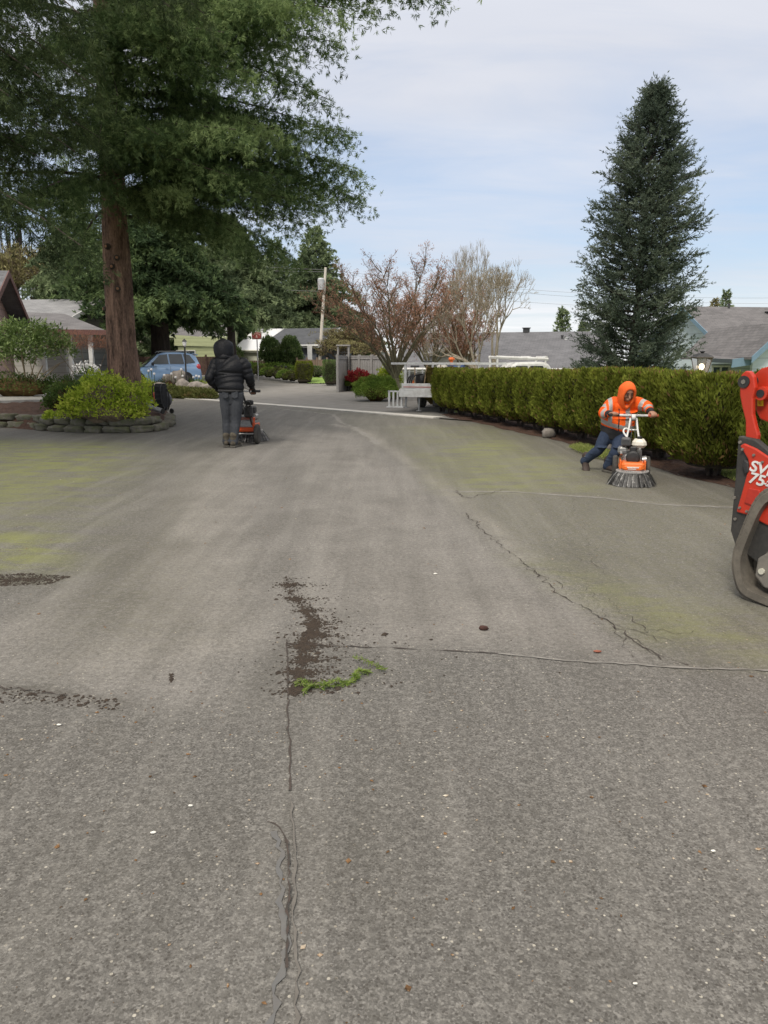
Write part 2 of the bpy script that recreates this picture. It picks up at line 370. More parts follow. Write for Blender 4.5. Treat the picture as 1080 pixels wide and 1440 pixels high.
    mg = mth(nd, lk, 'MULTIPLY', att('algae'), rampv(nd, lk, n2, .25, .75))
    c = mixc(nd, lk, mth(nd, lk, 'MULTIPLY', mg, .5), c, (.16, .155, .085))
    # soil
    mu = att('mud'); mm = rampv(nd, lk, mth(nd, lk, 'ADD', mth(nd, lk, 'MULTIPLY', mu, 1.0), mth(nd, lk, 'MULTIPLY', mth(nd, lk, 'ADD', n3, n2), .5)), .82, .98)
    c = mixc(nd, lk, mm, c, (.038, .028, .02))
    lk.new(c, b.inputs['Base Color'])
    lk.new(mth(nd, lk, 'MULTIPLY_ADD', n2, .2, .68), b.inputs['Roughness']); b.inputs['Specular IOR Level'].default_value = .35
    h = mth(nd, lk, 'ADD', mth(nd, lk, 'MULTIPLY', s1.outputs[0], .5), n4); h = mth(nd, lk, 'MULTIPLY_ADD', n2, 1.2, h)
    bump(nd, lk, h, .55, .004, b)
    return m
M_soil = simple('soil_and_grass', (.06, .075, .03), (.09, .10, .045), .95, 1.5, fine=30, bs=.4, bd=.03)
M_mulch = simple('bark_mulch', (.075, .035, .02), (.03, .016, .011), .95, 9, fine=55, bs=.9, bd=.03, dirt=((.16, .09, .055), 30, .5))
M_lawn = simple('lawn_grass', (.13, .19, .04), (.22, .25, .08), .95, 3, fine=50, bs=.8, bd=.03, dirt=((.22, .19, .09), 5, .6))
M_conc = simple('concrete', (.42, .41, .38), (.30, .29, .27), .9, 4, fine=90, bs=.3, bd=.004, dirt=((.2, .19, .16), 8, .5))
# the base sheet reaching the horizon
gx = np.concatenate([[-900, -300, -120, -60, -40], np.linspace(-30, 40, 71), [60, 120, 300, 900]]); gy = np.concatenate([[-300, -60, -20], np.linspace(-5, 75, 81), [120, 250, 600, 1500]])
X, Y = np.meshgrid(gx, gy)
grid_mesh('ground', X, Y, gz(X, Y)-.03, M_soil)
# driveway: one fine sheet up to the concrete strip
def ytop(x): return 18.3-(x-1.05)*1.07
vs = [-.06, 0.0]
ys_ = [-2.0]; 
while ys_[-1] < 34: ys_.append(ys_[-1]+max(.05, .0105*max(ys_[-1], 0)))
vrow = (A_(ys_)+2)/(ys_[-1]+2); ncol = 300
X = np.zeros((len(vrow), ncol)); Y = X.copy(); uc = np.linspace(0, 1, ncol)
for i, v in enumerate(vrow):
    yg = -2+v*26
    xr = hedge_x(yg)
    for _ in range(8): xr = hedge_x(-2+(ytop(xr)+2)*v)
    x = -15+uc*(xr+.5+15); X[i] = x
    yt = ytop(x); Y[i] = -2+(yt+2)*v
Y = np.minimum(Y, ytop(X))
mossL = area(X, Y, gp((-200, 606), (60, 622), (190, 622), (200, 650), (150, 690), (110, 740), (60, 800), (-300, 835)), 1.1)
mossL *= (.35+.65*area(X, Y, gp((-200, 606), (190, 618), (185, 660), (60, 700), (-300, 720)), 1.5))
mossL = np.maximum(mossL, .9*area(X, Y, gp((-120, 745), (40, 745), (95, 760), (70, 800), (-40, 812)), .5))
right = area(X, Y, gp((400, 572), (470, 585), (500, 606), (560, 640), (640, 710), (700, 765), (750, 797), (850, 865), (968, 937), (1300, 950), (1300, 700), (760, 590), (560, 572)), .35)
algR = right*(.55+.45*area(X, Y, gp((600, 640), (760, 610), (860, 680), (1100, 720), (1100, 930), (900, 900), (700, 740)), 1.5))
mossR = area(X, Y, gp((600, 640), (700, 620), (800, 650), (830, 690), (640, 690)), .8)*.75+.5*area(X, Y, gp((720, 780), (900, 830), (1100, 880), (1100, 930), (930, 900)), .5)+.4*area(X, Y, gp((560, 600), (700, 596), (740, 625), (600, 640)), .8)
algM = .45*area(X, Y, gp((240, 620), (330, 615), (300, 700), (290, 900), (120, 930), (60, 850), (180, 740)), .8)
foreg = area(X, Y, gp((-900, 960), (0, 962), (90, 973), (200, 1002), (400, 1012), (404, 912), (510, 911), (700, 919), (960, 938), (1700, 965), (3000, 6000), (-3000, 6000)), .22)
dust = .75*area(X, Y, gp((270, 640), (350, 620), (400, 640), (400, 905), (260, 1000), (60, 985), (0, 950), (120, 860), (230, 720)), .9)
dust = np.maximum(dust, .65*area(X, Y, gp((400, 600), (500, 610), (620, 700), (760, 810), (900, 925), (410, 905)), .5))
dust = np.maximum(dust, .85*(pdist(X, Y, gp((330, 650), (285, 760), (258, 900))) < .28)*1.0)
dust = np.maximum(dust, .7*area(X, Y, gp((150, 800), (200, 760), (140, 860), (20, 960), (-120, 930)), .5))
dust = np.maximum(dust, 1.0*np.exp(-(pdist(X, Y, gp((470, 597), (510, 605), (545, 630), (590, 660), (640, 700), (700, 750), (735, 785)))/.13)**2))
dust = np.maximum(dust, .9*np.exp(-(pdist(X, Y, gp((628, 691), (720, 692), (850, 700), (930, 709), (1040, 713)))/.05)**2))
dust *= (1-foreg*.9)
damp = .45*area(X, Y, gp((150, 740), (240, 770), (255, 850), (200, 900), (60, 900), (90, 830)), .6)+.35*foreg*area(X, Y, gp((-600, 980), (60, 980), (200, 1030), (260, 1440), (-600, 1440)), 1.2)
damp = np.maximum(damp, .95*area(X, Y, gp((-60, 812), (40, 808), (96, 812), (60, 820), (-60, 824)), .12))
damp = np.maximum(damp, .7*np.exp(-(pdist(X, Y, gp((-200, 962), (0, 966), (90, 975), (170, 992)))/.05)**2))
damp = np.maximum(damp, .55*area(X, Y, gp((590, 588), (690, 600), (800, 640), (720, 640), (640, 612)), .6))
damp = np.maximum(damp, .6*area(X, Y, gp((770, 620), (1060, 700), (1060, 730), (900, 690)), .5))
damp = np.maximum(damp, .5*foreg*area(X, Y, gp((410, 1130), (520, 1170), (560, 1300), (420, 1260)), .3))
core = area(X, Y, gp((402, 850), (415, 860), (442, 872), (450, 890), (455, 900), (436, 918), (420, 920), (412, 905), (412, 880)), .22)
halo = area(X, Y, gp((398, 812), (450, 830), (520, 880), (560, 930), (520, 975), (410, 990), (385, 950), (395, 880)), .6)
mud = np.maximum(core*.18, halo*.05)
mud = np.maximum(mud, .42*area(X, Y, gp((-20, 812), (40, 808), (96, 812), (60, 820), (-20, 824)), .15))
coarse = np.clip(.74+.2*foreg-.1*dust, 0, 1)
at = dict(moss=np.clip(mossL+mossR, 0, 1), algae=np.clip(algR+algM+mossL*.5, 0, 1), dust=dust, damp=damp, mud=mud, coarse=coarse)
grid_mesh('driveway', X, Y, np.zeros_like(X), asphalt('driveway_asphalt'), at)
# road beyond the strip
M_road = asphalt('road_asphalt', True)
rp = [(-15.2, ytop(-15.2)+.3), (1.05, 18.6), (1.6, 18.0), (4.5, 19.5), (4.5, 27), (2.2, 31), (-1.4, 45.0), (-3.0, 52), (-30, 56), (-30, 49)]
X, Y = np.meshgrid(np.arange(-31, 5, .25), np.arange(16.5, 60, .25)); Y = np.maximum(Y, np.minimum(ytop(X)+.32, 60)); grid_mesh('road', X, Y, gz(X, Y)*(X < 2)+.004, M_road, None, 'structure', inside(X, Y, [(-40, 60), (-40, 16), (4.5, 16), (4.5, 27), (2.2, 31), (-.9, 45.0), (-2.5, 62)]))
mb = MB(); n = 26   # concrete strip across the mouth of the court
for i in range(n-1):
    a = A_([-7.3, ytop(-7.3)])*(1-i/n)+A_([1.55, ytop(1.55)])*(i/n); b_ = A_([-7.3, ytop(-7.3)])*(1-(i+1)/n)+A_([1.55, ytop(1.55)])*((i+1)/n); w_ = A_([.22, .235])*1.25
    if 7 < i < 7: continue
    mb.prism([(a[0], a[1], -.02), (b_[0]-.01, b_[1], -.02), (b_[0]+w_[0]-.01, b_[1]+w_[1], -.02), (a[0]+w_[0], a[1]+w_[1], -.02)], (0, 0, .045))
tag(mb.build('concrete_strip', simple('pale_concrete', (.62, .60, .55), (.48, .46, .42), .85, 3, dirt=((.3, .28, .24), 4, .35))), kind='structure')
# grass and mulch on the hedge side
gx = np.linspace(0, 1, 60); yy = np.concatenate([np.linspace(-5, 24, 150), [30, 45, 70]]); U, Y = np.meshgrid(gx, yy)
X = hedge_x(Y)+.75+U**2*35; Z = gz(X, Y)+.05*ss(0, .3, X-hedge_x(Y)-.7)+NR.normal(size=X.shape)*.008
grid_mesh('lawn', X, Y, Z-.005, M_lawn)
U, Y = np.meshgrid(np.linspace(0, 1, 40), np.linspace(3, 19.4, 260))
edge = np.interp(Y, np.linspace(3, 19.4, 60), NR.normal(size=60)*.05)
X = hedge_x(Y)+.08+edge+U*1.1; Z = .004+.045*ss(0, .35, U)+NR.normal(size=X.shape)*.006*(U > .03)
grid_mesh('mulch', X, Y, Z, M_mulch)
# cracks and seams: thin ragged ribbons a few mm above the sheet
def ribbon(name, pts, w, z, mat, jit=.3, step=.06, wob=.02, seed=1):
    r_ = np.random.default_rng(seed); P_ = []
    for a, b in zip(pts[:-1], pts[1:]):
        a, b = A_(a[:2]), A_(b[:2]); k = max(1, int(np.linalg.norm(b-a)/step))
        P_ += [a+(b-a)*i/k for i in range(k)]
    P_.append(A_(pts[-1][:2])); P_ = A_(P_); T = np.gradient(P_, axis=0); T /= np.linalg.norm(T, axis=1, keepdims=True)+1e-9
    Nn = np.stack([-T[:, 1], T[:, 0]], 1); k = len(P_); P_ = P_+Nn*(np.cumsum(r_.normal(size=k))*wob*.25+r_.normal(size=k)*wob*.4)[:, None]*np.sin(np.linspace(0, pi, k))[:, None]**.3
    ww = w*(1+r_.normal(size=(k, 2))*jit).clip(.15, 3)/2; V = []; 
    for i in range(k): V += [(*(P_[i]+Nn[i]*ww[i, 0]), z), (*(P_[i]-Nn[i]*ww[i, 1]), z)]
    mb.add(V, [(2*i, 2*i+1, 2*i+3, 2*i+2) for i in range(k-1)])
M_crack = simple('crack_fill', (.04, .036, .03), (.065, .048, .04), .95, 30)
M_seam = simple('pale_seam', (.25, .237, .215), (.20, .19, .172), .9, 20, dirt=((.12, .11, .09), 12, .7))
M_seal = simple('crack_sealant', (.105, .106, .106), (.135, .132, .124), .8, 14, st=(1, .6, 1), dirt=((.12, .11, .10), 16, .9))
mb = MB()
ribbon('', gp((403, 900), (405, 1000), (408, 1060), (409, 1113)), .006, .004, None, .6, .03, .006)
ribbon('', gp((405, 1185), (404, 1260), (404, 1330), (403, 1365)), .005, .008, None, .9, .02, .006)
ribbon('', gp((376, 1156), (384, 1159), (396, 1170), (403, 1186)), .005, .003, None, .9, .02, .01)
ribbon('', gp((402, 905), (450, 908), (540, 911), (700, 919)), .006, .004, None, 1.0, .04, .01, 4)
for q, w_ in ((((655, 722), (690, 750), (712, 765), (745, 795), (780, 820), (812, 842), (855, 868), (888, 890), (915, 910), (945, 925), (968, 936)), .016), (((730, 790), (760, 812), (790, 828)), .01), (((860, 880), (880, 898), (905, 905), (930, 928)), .01),
              (((840, 866), (870, 880), (910, 893), (950, 905)), .007), (((860, 850), (905, 880), (930, 905)), .006), (((850, 868), (862, 852), (856, 842)), .006), (((900, 890), (930, 885), (950, 892), (975, 888)), .006), (((880, 895), (872, 910), (890, 925)), .006), (((760, 800), (800, 805), (830, 822), (842, 845)), .005), (((700, 755), (740, 765), (800, 775), (850, 800)), .005), (((820, 735), (835, 760), (828, 790), (850, 810)), .004), (((805, 700), (812, 715), (790, 740)), .004),
              (((640, 690), (660, 700), (700, 692), (717, 688)), .02), (((590, 596), (640, 598), (655, 600)), .02), (((420, 588), (450, 592), (470, 590)), .02)):
    ribbon('', gp(*q), w_*.36, .004, None, .9, .035, .035, int(q[0][0]))
ribbon('', gp((-60, 966), (0, 968), (60, 972), (95, 978)), .007, .004, None, 1.2, .04, .03, 9)
cr = mb.build('surface_crack', M_crack); cr['kind'] = 'structure'
mb = MB()
ribbon('', gp((700, 920), (760, 926), (830, 931), (960, 939), (1090, 944)), .014, .005, None, .5, .05, .01, 3)
ribbon('', gp((628, 691), (720, 692), (850, 700), (900, 706), (940, 709), (1035, 713)), .045, .003, None, .4, .06, .02, 5)
ribbon('', gp((398, 575), (470, 583), (500, 600), (530, 625)), .1, .002, None, .5, .1, .06, 8)
o = mb.build('pavement_seam', M_seam); o['kind'] = 'structure'
mb = MB()
ribbon('', gp((385, 1170), (390, 1200), (393, 1260), (392, 1330), (383, 1400), (380, 1440), (376, 1600)), .013, .004, None, .7, .022, .014, 12)
o = mb.build('crack_seal', M_seal); o['kind'] = 'structure'
mb = MB(); ribbon('', gp((409, 1120), (412, 1180), (408, 1260), (406, 1340), (403, 1400), (400, 1560)), .006, .006, None, .7, .03, .010, 13)
o = mb.build('seam_edge', simple('dusty_seam', (.15, .138, .12), (.11, .10, .088), .9, 25)); o['kind'] = 'structure'
# ---- loose dirt left by the brush
def clods(name, XY, size, mat, label, cat, flat=.5, z=.002):
    n = len(XY); s_ = size*np.exp(NR.normal(size=n)*.5)
    base = A_([[1, 0, 0], [0, 1, 0], [-1, 0, 0], [0, -1, 0], [0, 0, flat]])
    a = NR.uniform(0, 2*pi, n); V = np.repeat(base[None], n, 0)*(1+NR.normal(size=(n, 5, 1))*.3)
    el_ = NR.uniform(.5, 1.6, n); V[:, :, 0] *= el_[:, None]
    x = V[:, :, 0]*np.cos(a)[:, None]-V[:, :, 1]*np.sin(a)[:, None]; y = V[:, :, 0]*np.sin(a)[:, None]+V[:, :, 1]*np.cos(a)[:, None]
    V = np.stack([x, y, V[:, :, 2]], -1)*s_[:, None, None]/2; V[:, :, 0] += XY[:, 0, None]; V[:, :, 1] += XY[:, 1, None]; V[:, :, 2] = np.maximum(V[:, :, 2], 0)+z
    T = V[:, [[0, 1, 4], [1, 2, 4], [2, 3, 4], [3, 0, 4]]].reshape(-1, 3, 3)
    o = quads(name, T, mat, None, np.repeat(NR.uniform(0, 1, n), 4), 3); return tag(o, label, cat, None, 'stuff')
def scatter(poly, n, dens=None):
    p = A_(poly); out = []
    lo, hi = p.min(0), p.max(0)
    while sum(len(o) for o in out) < n:
        q = NR.uniform(lo, hi, (n*2, 2)); k = inside(q[:, 0], q[:, 1], poly)
        if dens is not None: k &= NR.uniform(0, 1, len(q)) < dens(q[:, 0], q[:, 1])
        out.append(q[k])
    return np.concatenate(out)[:n]
M_dirt = simple('dark_soil_clod', (.028, .02, .014), (.05, .036, .025), .95, 30)
cA = gp((398, 812), (440, 835), (480, 870), (535, 920), (525, 965), (430, 988), (398, 975), (386, 940), (400, 870))
cB = gp((400, 815), (412, 822), (418, 850), (448, 868), (452, 885), (470, 897), (452, 912), (430, 925), (420, 962), (400, 972), (414, 940), (412, 925), (398, 908), (420, 890), (408, 868), (398, 850))
cl_ = A_(spline([(*q, 0) for q in gp((403, 812), (408, 835), (424, 852), (438, 872), (440, 890), (424, 905), (428, 925), (418, 945), (424, 962), (410, 974))], 12))[:, :2]
def along_pile(n, sl, sr, lo=0, hi=1):
    t = NR.uniform(lo, hi, n); t += .02*np.sin(t*60); t = np.clip(t, 0, .999)*(len(cl_)-1); k = t.astype(int); p = cl_[k]+(cl_[k+1]-cl_[k])*(t-k)[:, None]
    wv = .5+.5*np.sin(t*.42)*np.sin(t*1.1+1); dx = np.where(NR.uniform(0, 1, n) < .35, -NR.exponential(sl, n), NR.exponential(sr, n)*(.35+wv)); return np.stack([p[:, 0]+dx, p[:, 1]+NR.normal(size=n)*.02], 1)
XY = np.concatenate([along_pile(3600, .020, .038), along_pile(1500, .03, .10), along_pile(1300, .012, .03, .30, .62), along_pile(500, .07, .20, .4, 1), scatter(gp((-40, 810), (40, 806), (100, 811), (70, 822), (-40, 826)), 1500), scatter(gp((236, 948), (243, 948), (243, 962), (238, 962)), 30), scatter(gp((-40, 960), (180, 985), (180, 1000), (-40, 985)), 300)])
clods('dirt_clods', XY, .0075, M_dirt, 'dark soil crumbs brushed into a ragged pile along the asphalt seam', 'dirt', .55)
XY = np.concatenate([scatter([(-3, 1.2), (3, 1.2), (4, 9), (-6, 9)], 1100), scatter([(-1.2, 1.2), (1, 1.2), (1.3, 3), (-1.6, 3)], 260)])
M_lit = leafmat('litter_mix', ((.05, .03, .015), (.20, .11, .05), (.55, .50, .40)), .0, 40)
clods('leaf_litter', XY, .0065, M_lit, 'tiny bits of bark, leaf and pale grit scattered over the asphalt', 'litter', .35)
for q, lb in ((((800, 632), (815, 628), (862, 640), (862, 650), (830, 645)), 'pale green grass growing under the hedge behind the man in orange'), (((990, 664), (1008, 652), (1060, 658), (1075, 690), (1030, 680)), 'yellowish grass under the hedge next to the red loader')):
    XY = scatter(gp(*q), 5000); D_ = NR.normal(size=(5000, 3))*.6+A_([0, 0, 1.0]); Vg = leaf(np.concatenate([XY, np.full((5000, 1), .035)], 1), D_, NR.uniform(.03, .075, 5000), .007); tag(quads('grass', Vg, leafmat('grass_blades', ((.16, .20, .05), (.28, .33, .09), (.42, .44, .17)), .4, 4), None, NR.uniform(0, 1, 5000)), lb, 'grass', None, 'stuff')
# ================================================================ vegetation
def bark(name, c1, c2, sc=8):
    m, nt, nd, lk, b = nodes(name); co = nd.new('ShaderNodeTexCoord').outputs['Object']
    n1 = noise(nd, lk, co, sc, 6, .7, (1, 1, .16), .3); n2 = noise(nd, lk, co, sc*5, 4, .6, (1, 1, .3))
    f = mth(nd, lk, 'MULTIPLY_ADD', n1, .7, mth(nd, lk, 'MULTIPLY', n2, .3))
    lk.new(ramp(nd, lk, f, [(.36, c2), (.5, tuple((a+q)/2 for a, q in zip(c1, c2))), (.62, c1)]), b.inputs['Base Color']); b.inputs['Roughness'].default_value = .95
    bump(nd, lk, f, 1.0, .07 if sc < 10 else .02, b); return m
BK_fir = bark('fir_bark', (.38, .235, .165), (.030, .017, .013), 9)
BK_dark = bark('dark_bark', (.09, .07, .055), (.03, .022, .018), 12)
BK_moss = bark('mossy_bark', (.21, .20, .12), (.10, .085, .055), 14)
BK_grey = bark('grey_twig_bark', (.42, .37, .28), (.24, .20, .145), 14)
BK_tan = bark('tan_bark', (.22, .17, .11), (.10, .075, .05), 14)
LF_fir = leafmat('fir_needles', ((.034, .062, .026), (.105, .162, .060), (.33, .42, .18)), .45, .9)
LF_firD = leafmat('dark_fir_needles', ((.018, .030, .013), (.040, .060, .024), (.11, .145, .058)), .3, .5)
LF_bg = leafmat('distant_conifer_needles', ((.065, .092, .050), (.135, .178, .092), (.27, .33, .17)), .35, .35)
LF_bg2 = leafmat('deep_green_needles', ((.030, .050, .024), (.066, .105, .046), (.16, .22, .085)), .35, .35)
LF_cedar = leafmat('blue_green_needles', ((.042, .060, .044), (.100, .130, .094), (.23, .265, .19)), .3, .9)
LF_hedge = leafmat('arborvitae_sprays', ((.062, .070, .010), (.145, .175, .024), (.31, .335, .055)), .35, 1.6)
LF_hedgeB = leafmat('browned_arborvitae_sprays', ((.075, .055, .02), (.13, .105, .03), (.19, .165, .05)), .25, 2.5)
LF_dead = leafmat('brown_inner_sprays', ((.06, .038, .015), (.14, .088, .034), (.25, .165, .065)), .1, 3)
LF_lime = leafmat('lime_leaves', ((.16, .22, .02), (.36, .46, .05), (.66, .66, .12)), .35, 3)
LF_mid = leafmat('mid_green_leaves', ((.03, .06, .015), (.08, .13, .03), (.20, .27, .075)), .3, 3)
LF_rhodo = leafmat('rhododendron_leaves', ((.06, .095, .03), (.13, .20, .05), (.34, .42, .16)), .25, 3, .5, .4)
LF_jun = leafmat('juniper_sprays', ((.06, .105, .02), (.17, .26, .045), (.36, .46, .10)), .25, 2)
LF_jun2 = leafmat('olive_juniper_sprays', ((.055, .065, .02), (.11, .125, .035), (.20, .20, .07)), .25, 2)
LF_red = leafmat('red_leaves', ((.08, .008, .012), (.20, .02, .025), (.34, .05, .04)), .3, 3)
LF_bud = leafmat('reddish_buds', ((.24, .115, .075), (.44, .225, .145), (.60, .37, .26)), .3, 1)
LF_olive = leafmat('olive_winter_twigs', ((.12, .105, .05), (.22, .20, .09), (.34, .31, .15)), .3, .8)
LF_tan = leafmat('tan_twigs', ((.22, .19, .13), (.33, .28, .19), (.42, .37, .26)), .2, 1)
LF_arb = leafmat('round_arborvitae', ((.04, .07, .022), (.10, .155, .05), (.24, .30, .12)), .25, 2)

def limbs_mesh(mb, br, r0, n=6):
    for pts, r in br:
        k = len(pts); mb.tube(pts, [max(r*(1-i/(k-1))**.8, .006) for i in range(k)], n=n, caps=False)
def conifer(name, loc, H, R, tr, zb, prof, nb, label, cat, crown_mat, bark_mat, seed=1, rise=.15, droop=.35, leafL=.12, leafW=.03, per=14, lat=18, latL=.30, hang=.5, lean=(0, 0), extra=(), group=None, spread=.45, weep=.35, az=None, zr=1.0, flare=1.25, tipup=.0, tuft=None):
    rg = np.random.default_rng(seed); o = empty(name, loc, 0, label, cat, group)
    T = lambda z: A_([lean[0]*z, lean[1]*z, z])
    mt = MB(); zs = [-.15, .15, .5, 1.2]+list(np.linspace(2, H, 14)); m_ = 22; V = []
    for z in zs:
        r = tr*((1-max(z, 0)/H)**.75*.9+.02)*(1+(flare-1)*math.exp(-max(z, 0)/.8))
        for j in range(m_):
            q = 2*pi*j/m_; rr = r*(1+.07*sin(q*5+z*.7)+.05*sin(q*9-z*1.3)+rg.normal()*.03)
            V.append(T(z)+A_([cos(q)*rr, sin(q)*rr, 0]))
    mt.add(V, [(i*m_+j, i*m_+(j+1) % m_, (i+1)*m_+(j+1) % m_, (i+1)*m_+j) for i in range(len(zs)-1) for j in range(m_)])
    tk = mt.build('trunk', bark_mat, o, True)
    br = []
    for i in range(nb):
        f = ((i+.5)/nb)**zr; z = zb+(H-zb)*f; L = R*prof(f)*rg.uniform(.75, 1.15); a = i*2.39996+rg.normal()*.25
        if az and not az(a % (2*pi), f): continue
        br.append((z, a, L, rise, droop))
    br += list(extra)
    ms = MB(); S, D, LL, TN = [], [], [], []
    for (z, a, L, ri, dr) in br:
        d = A_([cos(a), sin(a), 0]); s_ = A_([-sin(a), cos(a), 0]); k = 9; cv = rg.normal()*.12
        pts = [T(z)+d*L*t+s_*cv*L*t*t+A_([0, 0, 1])*L*(ri*t-dr*t*t+tipup*t**4) for t in np.linspace(0, 1, k)]
        ms.tube(pts, [max(.008, .021*min(L, 7)**.6*(1-i/(k-1))**1.2) for i in range(k)], n=5, caps=False)
        tn = rg.uniform(0, .6); pts = A_(pts); nl = max(5, int(lat*L**.8)) 
        for j in range(nl):
            t = .18+.82*(j+rg.uniform())/nl; x = t*(k-1); i0 = min(int(x), k-2); p = pts[i0]*(1-x+i0)+pts[i0+1]*(x-i0); tg = vn(pts[i0+1]-pts[i0])
            side = 1 if j % 2 else -1; ang = rg.uniform(.6, 1.15)
            dl = vn(tg*cos(ang)+s_*side*sin(ang)+rg.normal(size=3)*.12+A_([0, 0, -.08])); l = (latL*L*(1.08-t)**.7+.22)*rg.uniform(.55, 1.15)
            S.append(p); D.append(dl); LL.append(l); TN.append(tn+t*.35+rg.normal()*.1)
            if hang > 0:
                nh = max(1, int(l/.22)); 
                for h_ in range(nh):
                    u = (h_+rg.uniform())/nh; S.append(p+dl*l*u+A_([0, 0, -.25*l*u*u])); D.append(vn(dl*.35+rg.normal(size=3)*.25+A_([0, 0, -1]))); LL.append(hang*rg.uniform(.4, 1.3)); TN.append(tn+.1)
        S.append(pts[-2]); D.append(vn(pts[-1]-pts[-3])); LL.append(L*.18+.2); TN.append(tn+.35)
    S, D, LL, TN = A_(S), A_(D), A_(LL), A_(TN)
    ms.tube([T(z)+A_([.02, 0, 0]) for z in np.linspace(max(zb-.5, .2), H*.97, 10)], .02, n=5)
    ms.build('limb_wood', BK_dark, o)
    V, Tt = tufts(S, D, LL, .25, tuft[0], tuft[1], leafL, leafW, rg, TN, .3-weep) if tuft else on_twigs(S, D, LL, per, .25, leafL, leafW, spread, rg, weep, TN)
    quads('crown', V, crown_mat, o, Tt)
    return o
# --- the big fir over the stone bed
firX, firY = P(170, 500, 18.5)[0], 18.5
big_prof = lambda f: (1.0-.1*f) if f < .55 else (1.0-.1*f)*(1-(f-.55)/.5)
ex = []
rg_ = np.random.default_rng(5)
for (px, py, Y_, z0) in ((480, 255, 18, 7.2), (498, 300, 17.5, 6.6), (470, 215, 17, 8.0), (450, 345, 18.5, 5.9), (400, 330, 16.5, 5.2), (480, 240, 19.5, 6.9), (488, 325, 18.2, 6.2), (440, 300, 19.5, 6.1),
                         (588, -2, 13.2, 9.6), (545, 8, 13.5, 9.2), (520, 22, 13.8, 8.9), (560, -20, 14, 9.5), (430, 100, 14.5, 8.2), (430, 150, 16, 8.4), (395, 90, 14, 8.0), (350, 180, 14, 7.2), (300, 250, 13.8, 6.0), (200, 250, 14.2, 6.2), (255, 300, 14.4, 5.6), (140, 250, 15, 6.6),
                         (350, 290, 15.5, 5.5), (290, 320, 16, 5.0), (240, 110, 13.4, 7.8), (60, 200, 16, 7.0), (20, 170, 17, 7.5), (95, 285, 17.5, 5.8), (320, 60, 13, 8.3), (445, 50, 14.5, 8.6), (450, 105, 16.5, 8.4), (400, 395, 18.5, 5.0), (365, 385, 17.4, 4.9), (335, 362, 17, 5.0), (430, 365, 18, 5.2), (462, 335, 17.6, 5.6), (492, 318, 18, 6.0), (300, 345, 17, 5.0), (385, 372, 19.5, 4.9), (485, 300, 18.6, 6.2), (190, 215, 15.5, 7.2), (150, 180, 15.5, 7.8), (225, 245, 15.8, 6.6), (185, 262, 16.2, 6.0), (205, 120, 15, 8.4)):
    q = P(px, py, Y_); dx, dy = q[0]-firX, q[1]-firY; L = math.hypot(dx, dy); dz = q[2]-z0+.25
    ri = .22; ex.append((z0, atan2(dy, dx), L, ri, ri-dz/L))
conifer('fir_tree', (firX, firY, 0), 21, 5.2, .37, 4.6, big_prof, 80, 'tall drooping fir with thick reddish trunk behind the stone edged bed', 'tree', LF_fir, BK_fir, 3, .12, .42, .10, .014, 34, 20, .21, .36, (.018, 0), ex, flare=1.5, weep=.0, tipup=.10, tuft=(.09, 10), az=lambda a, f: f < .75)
o = MB()   # pruned limb knots
t_ = bpy.data.objects['fir_tree']; kn = []
for (z, a) in ((4.0, -1.9), (3.75, -1.25), (3.2, -2.2), (3.05, -1.3), (3.55, -1.6), (2.6, -2.6)):
    c = A_([.018*z+.33*cos(a), .33*sin(a), z]); kb = MB(); kb.tube([c-A_([cos(a), sin(a), 0])*.15, c, c+A_([cos(a), sin(a), 0])*.05], [.10, .07, .05], n=7); kb.build('branch_stub', BK_dark, t_)
    kb = MB(); kb.tube([c+A_([cos(a), sin(a), 0])*.045, c+A_([cos(a), sin(a), 0])*.058], [.036, .03], n=9); kb.build('cut_face', simple('cut_wood', (.42, .22, .11), (.22, .10, .05)), [q for q in t_.children if q.name.startswith('branch_stub')][-1])
# --- second, darker conifer whose boughs hang in from the left
ex = []
for (px, py, Y_, z0) in ((95, 235, 10.5, 5.6), (60, 250, 11, 5.2), (130, 150, 10, 6.5), (20, 265, 10.5, 4.9), (150, 80, 10, 7.4), (115, 190, 11.5, 5.8), (45, 180, 9.5, 5.7), (170, 25, 10.5, 7.8), (80, 60, 9.5, 7.2), (10, 120, 9.2, 6.2), (220, 10, 10.8, 8.0), (0, 290, 11.5, 4.7), (260, -5, 11, 8.2)):
    q = P(px, py, Y_); dx, dy = q[0]+9.3, q[1]-11.0; L = math.hypot(dx, dy); dz = q[2]-z0+.25; ex.append((z0, atan2(dy, dx), L, .2, .2-dz/L))
conifer('fir_tree', (-9.3, 11.0, 0), 19, 5.0, .38, 4.4, big_prof, 84, 'dark conifer boughs hanging into the upper left of the picture', 'tree', LF_firD, BK_dark, 8, .1, .40, .085, .011, 34, 24, .24, .24, (0, 0), ex, tuft=(.07, 9), az=lambda a, f: (a < 2.2 or a > 4.0) and f < .75)
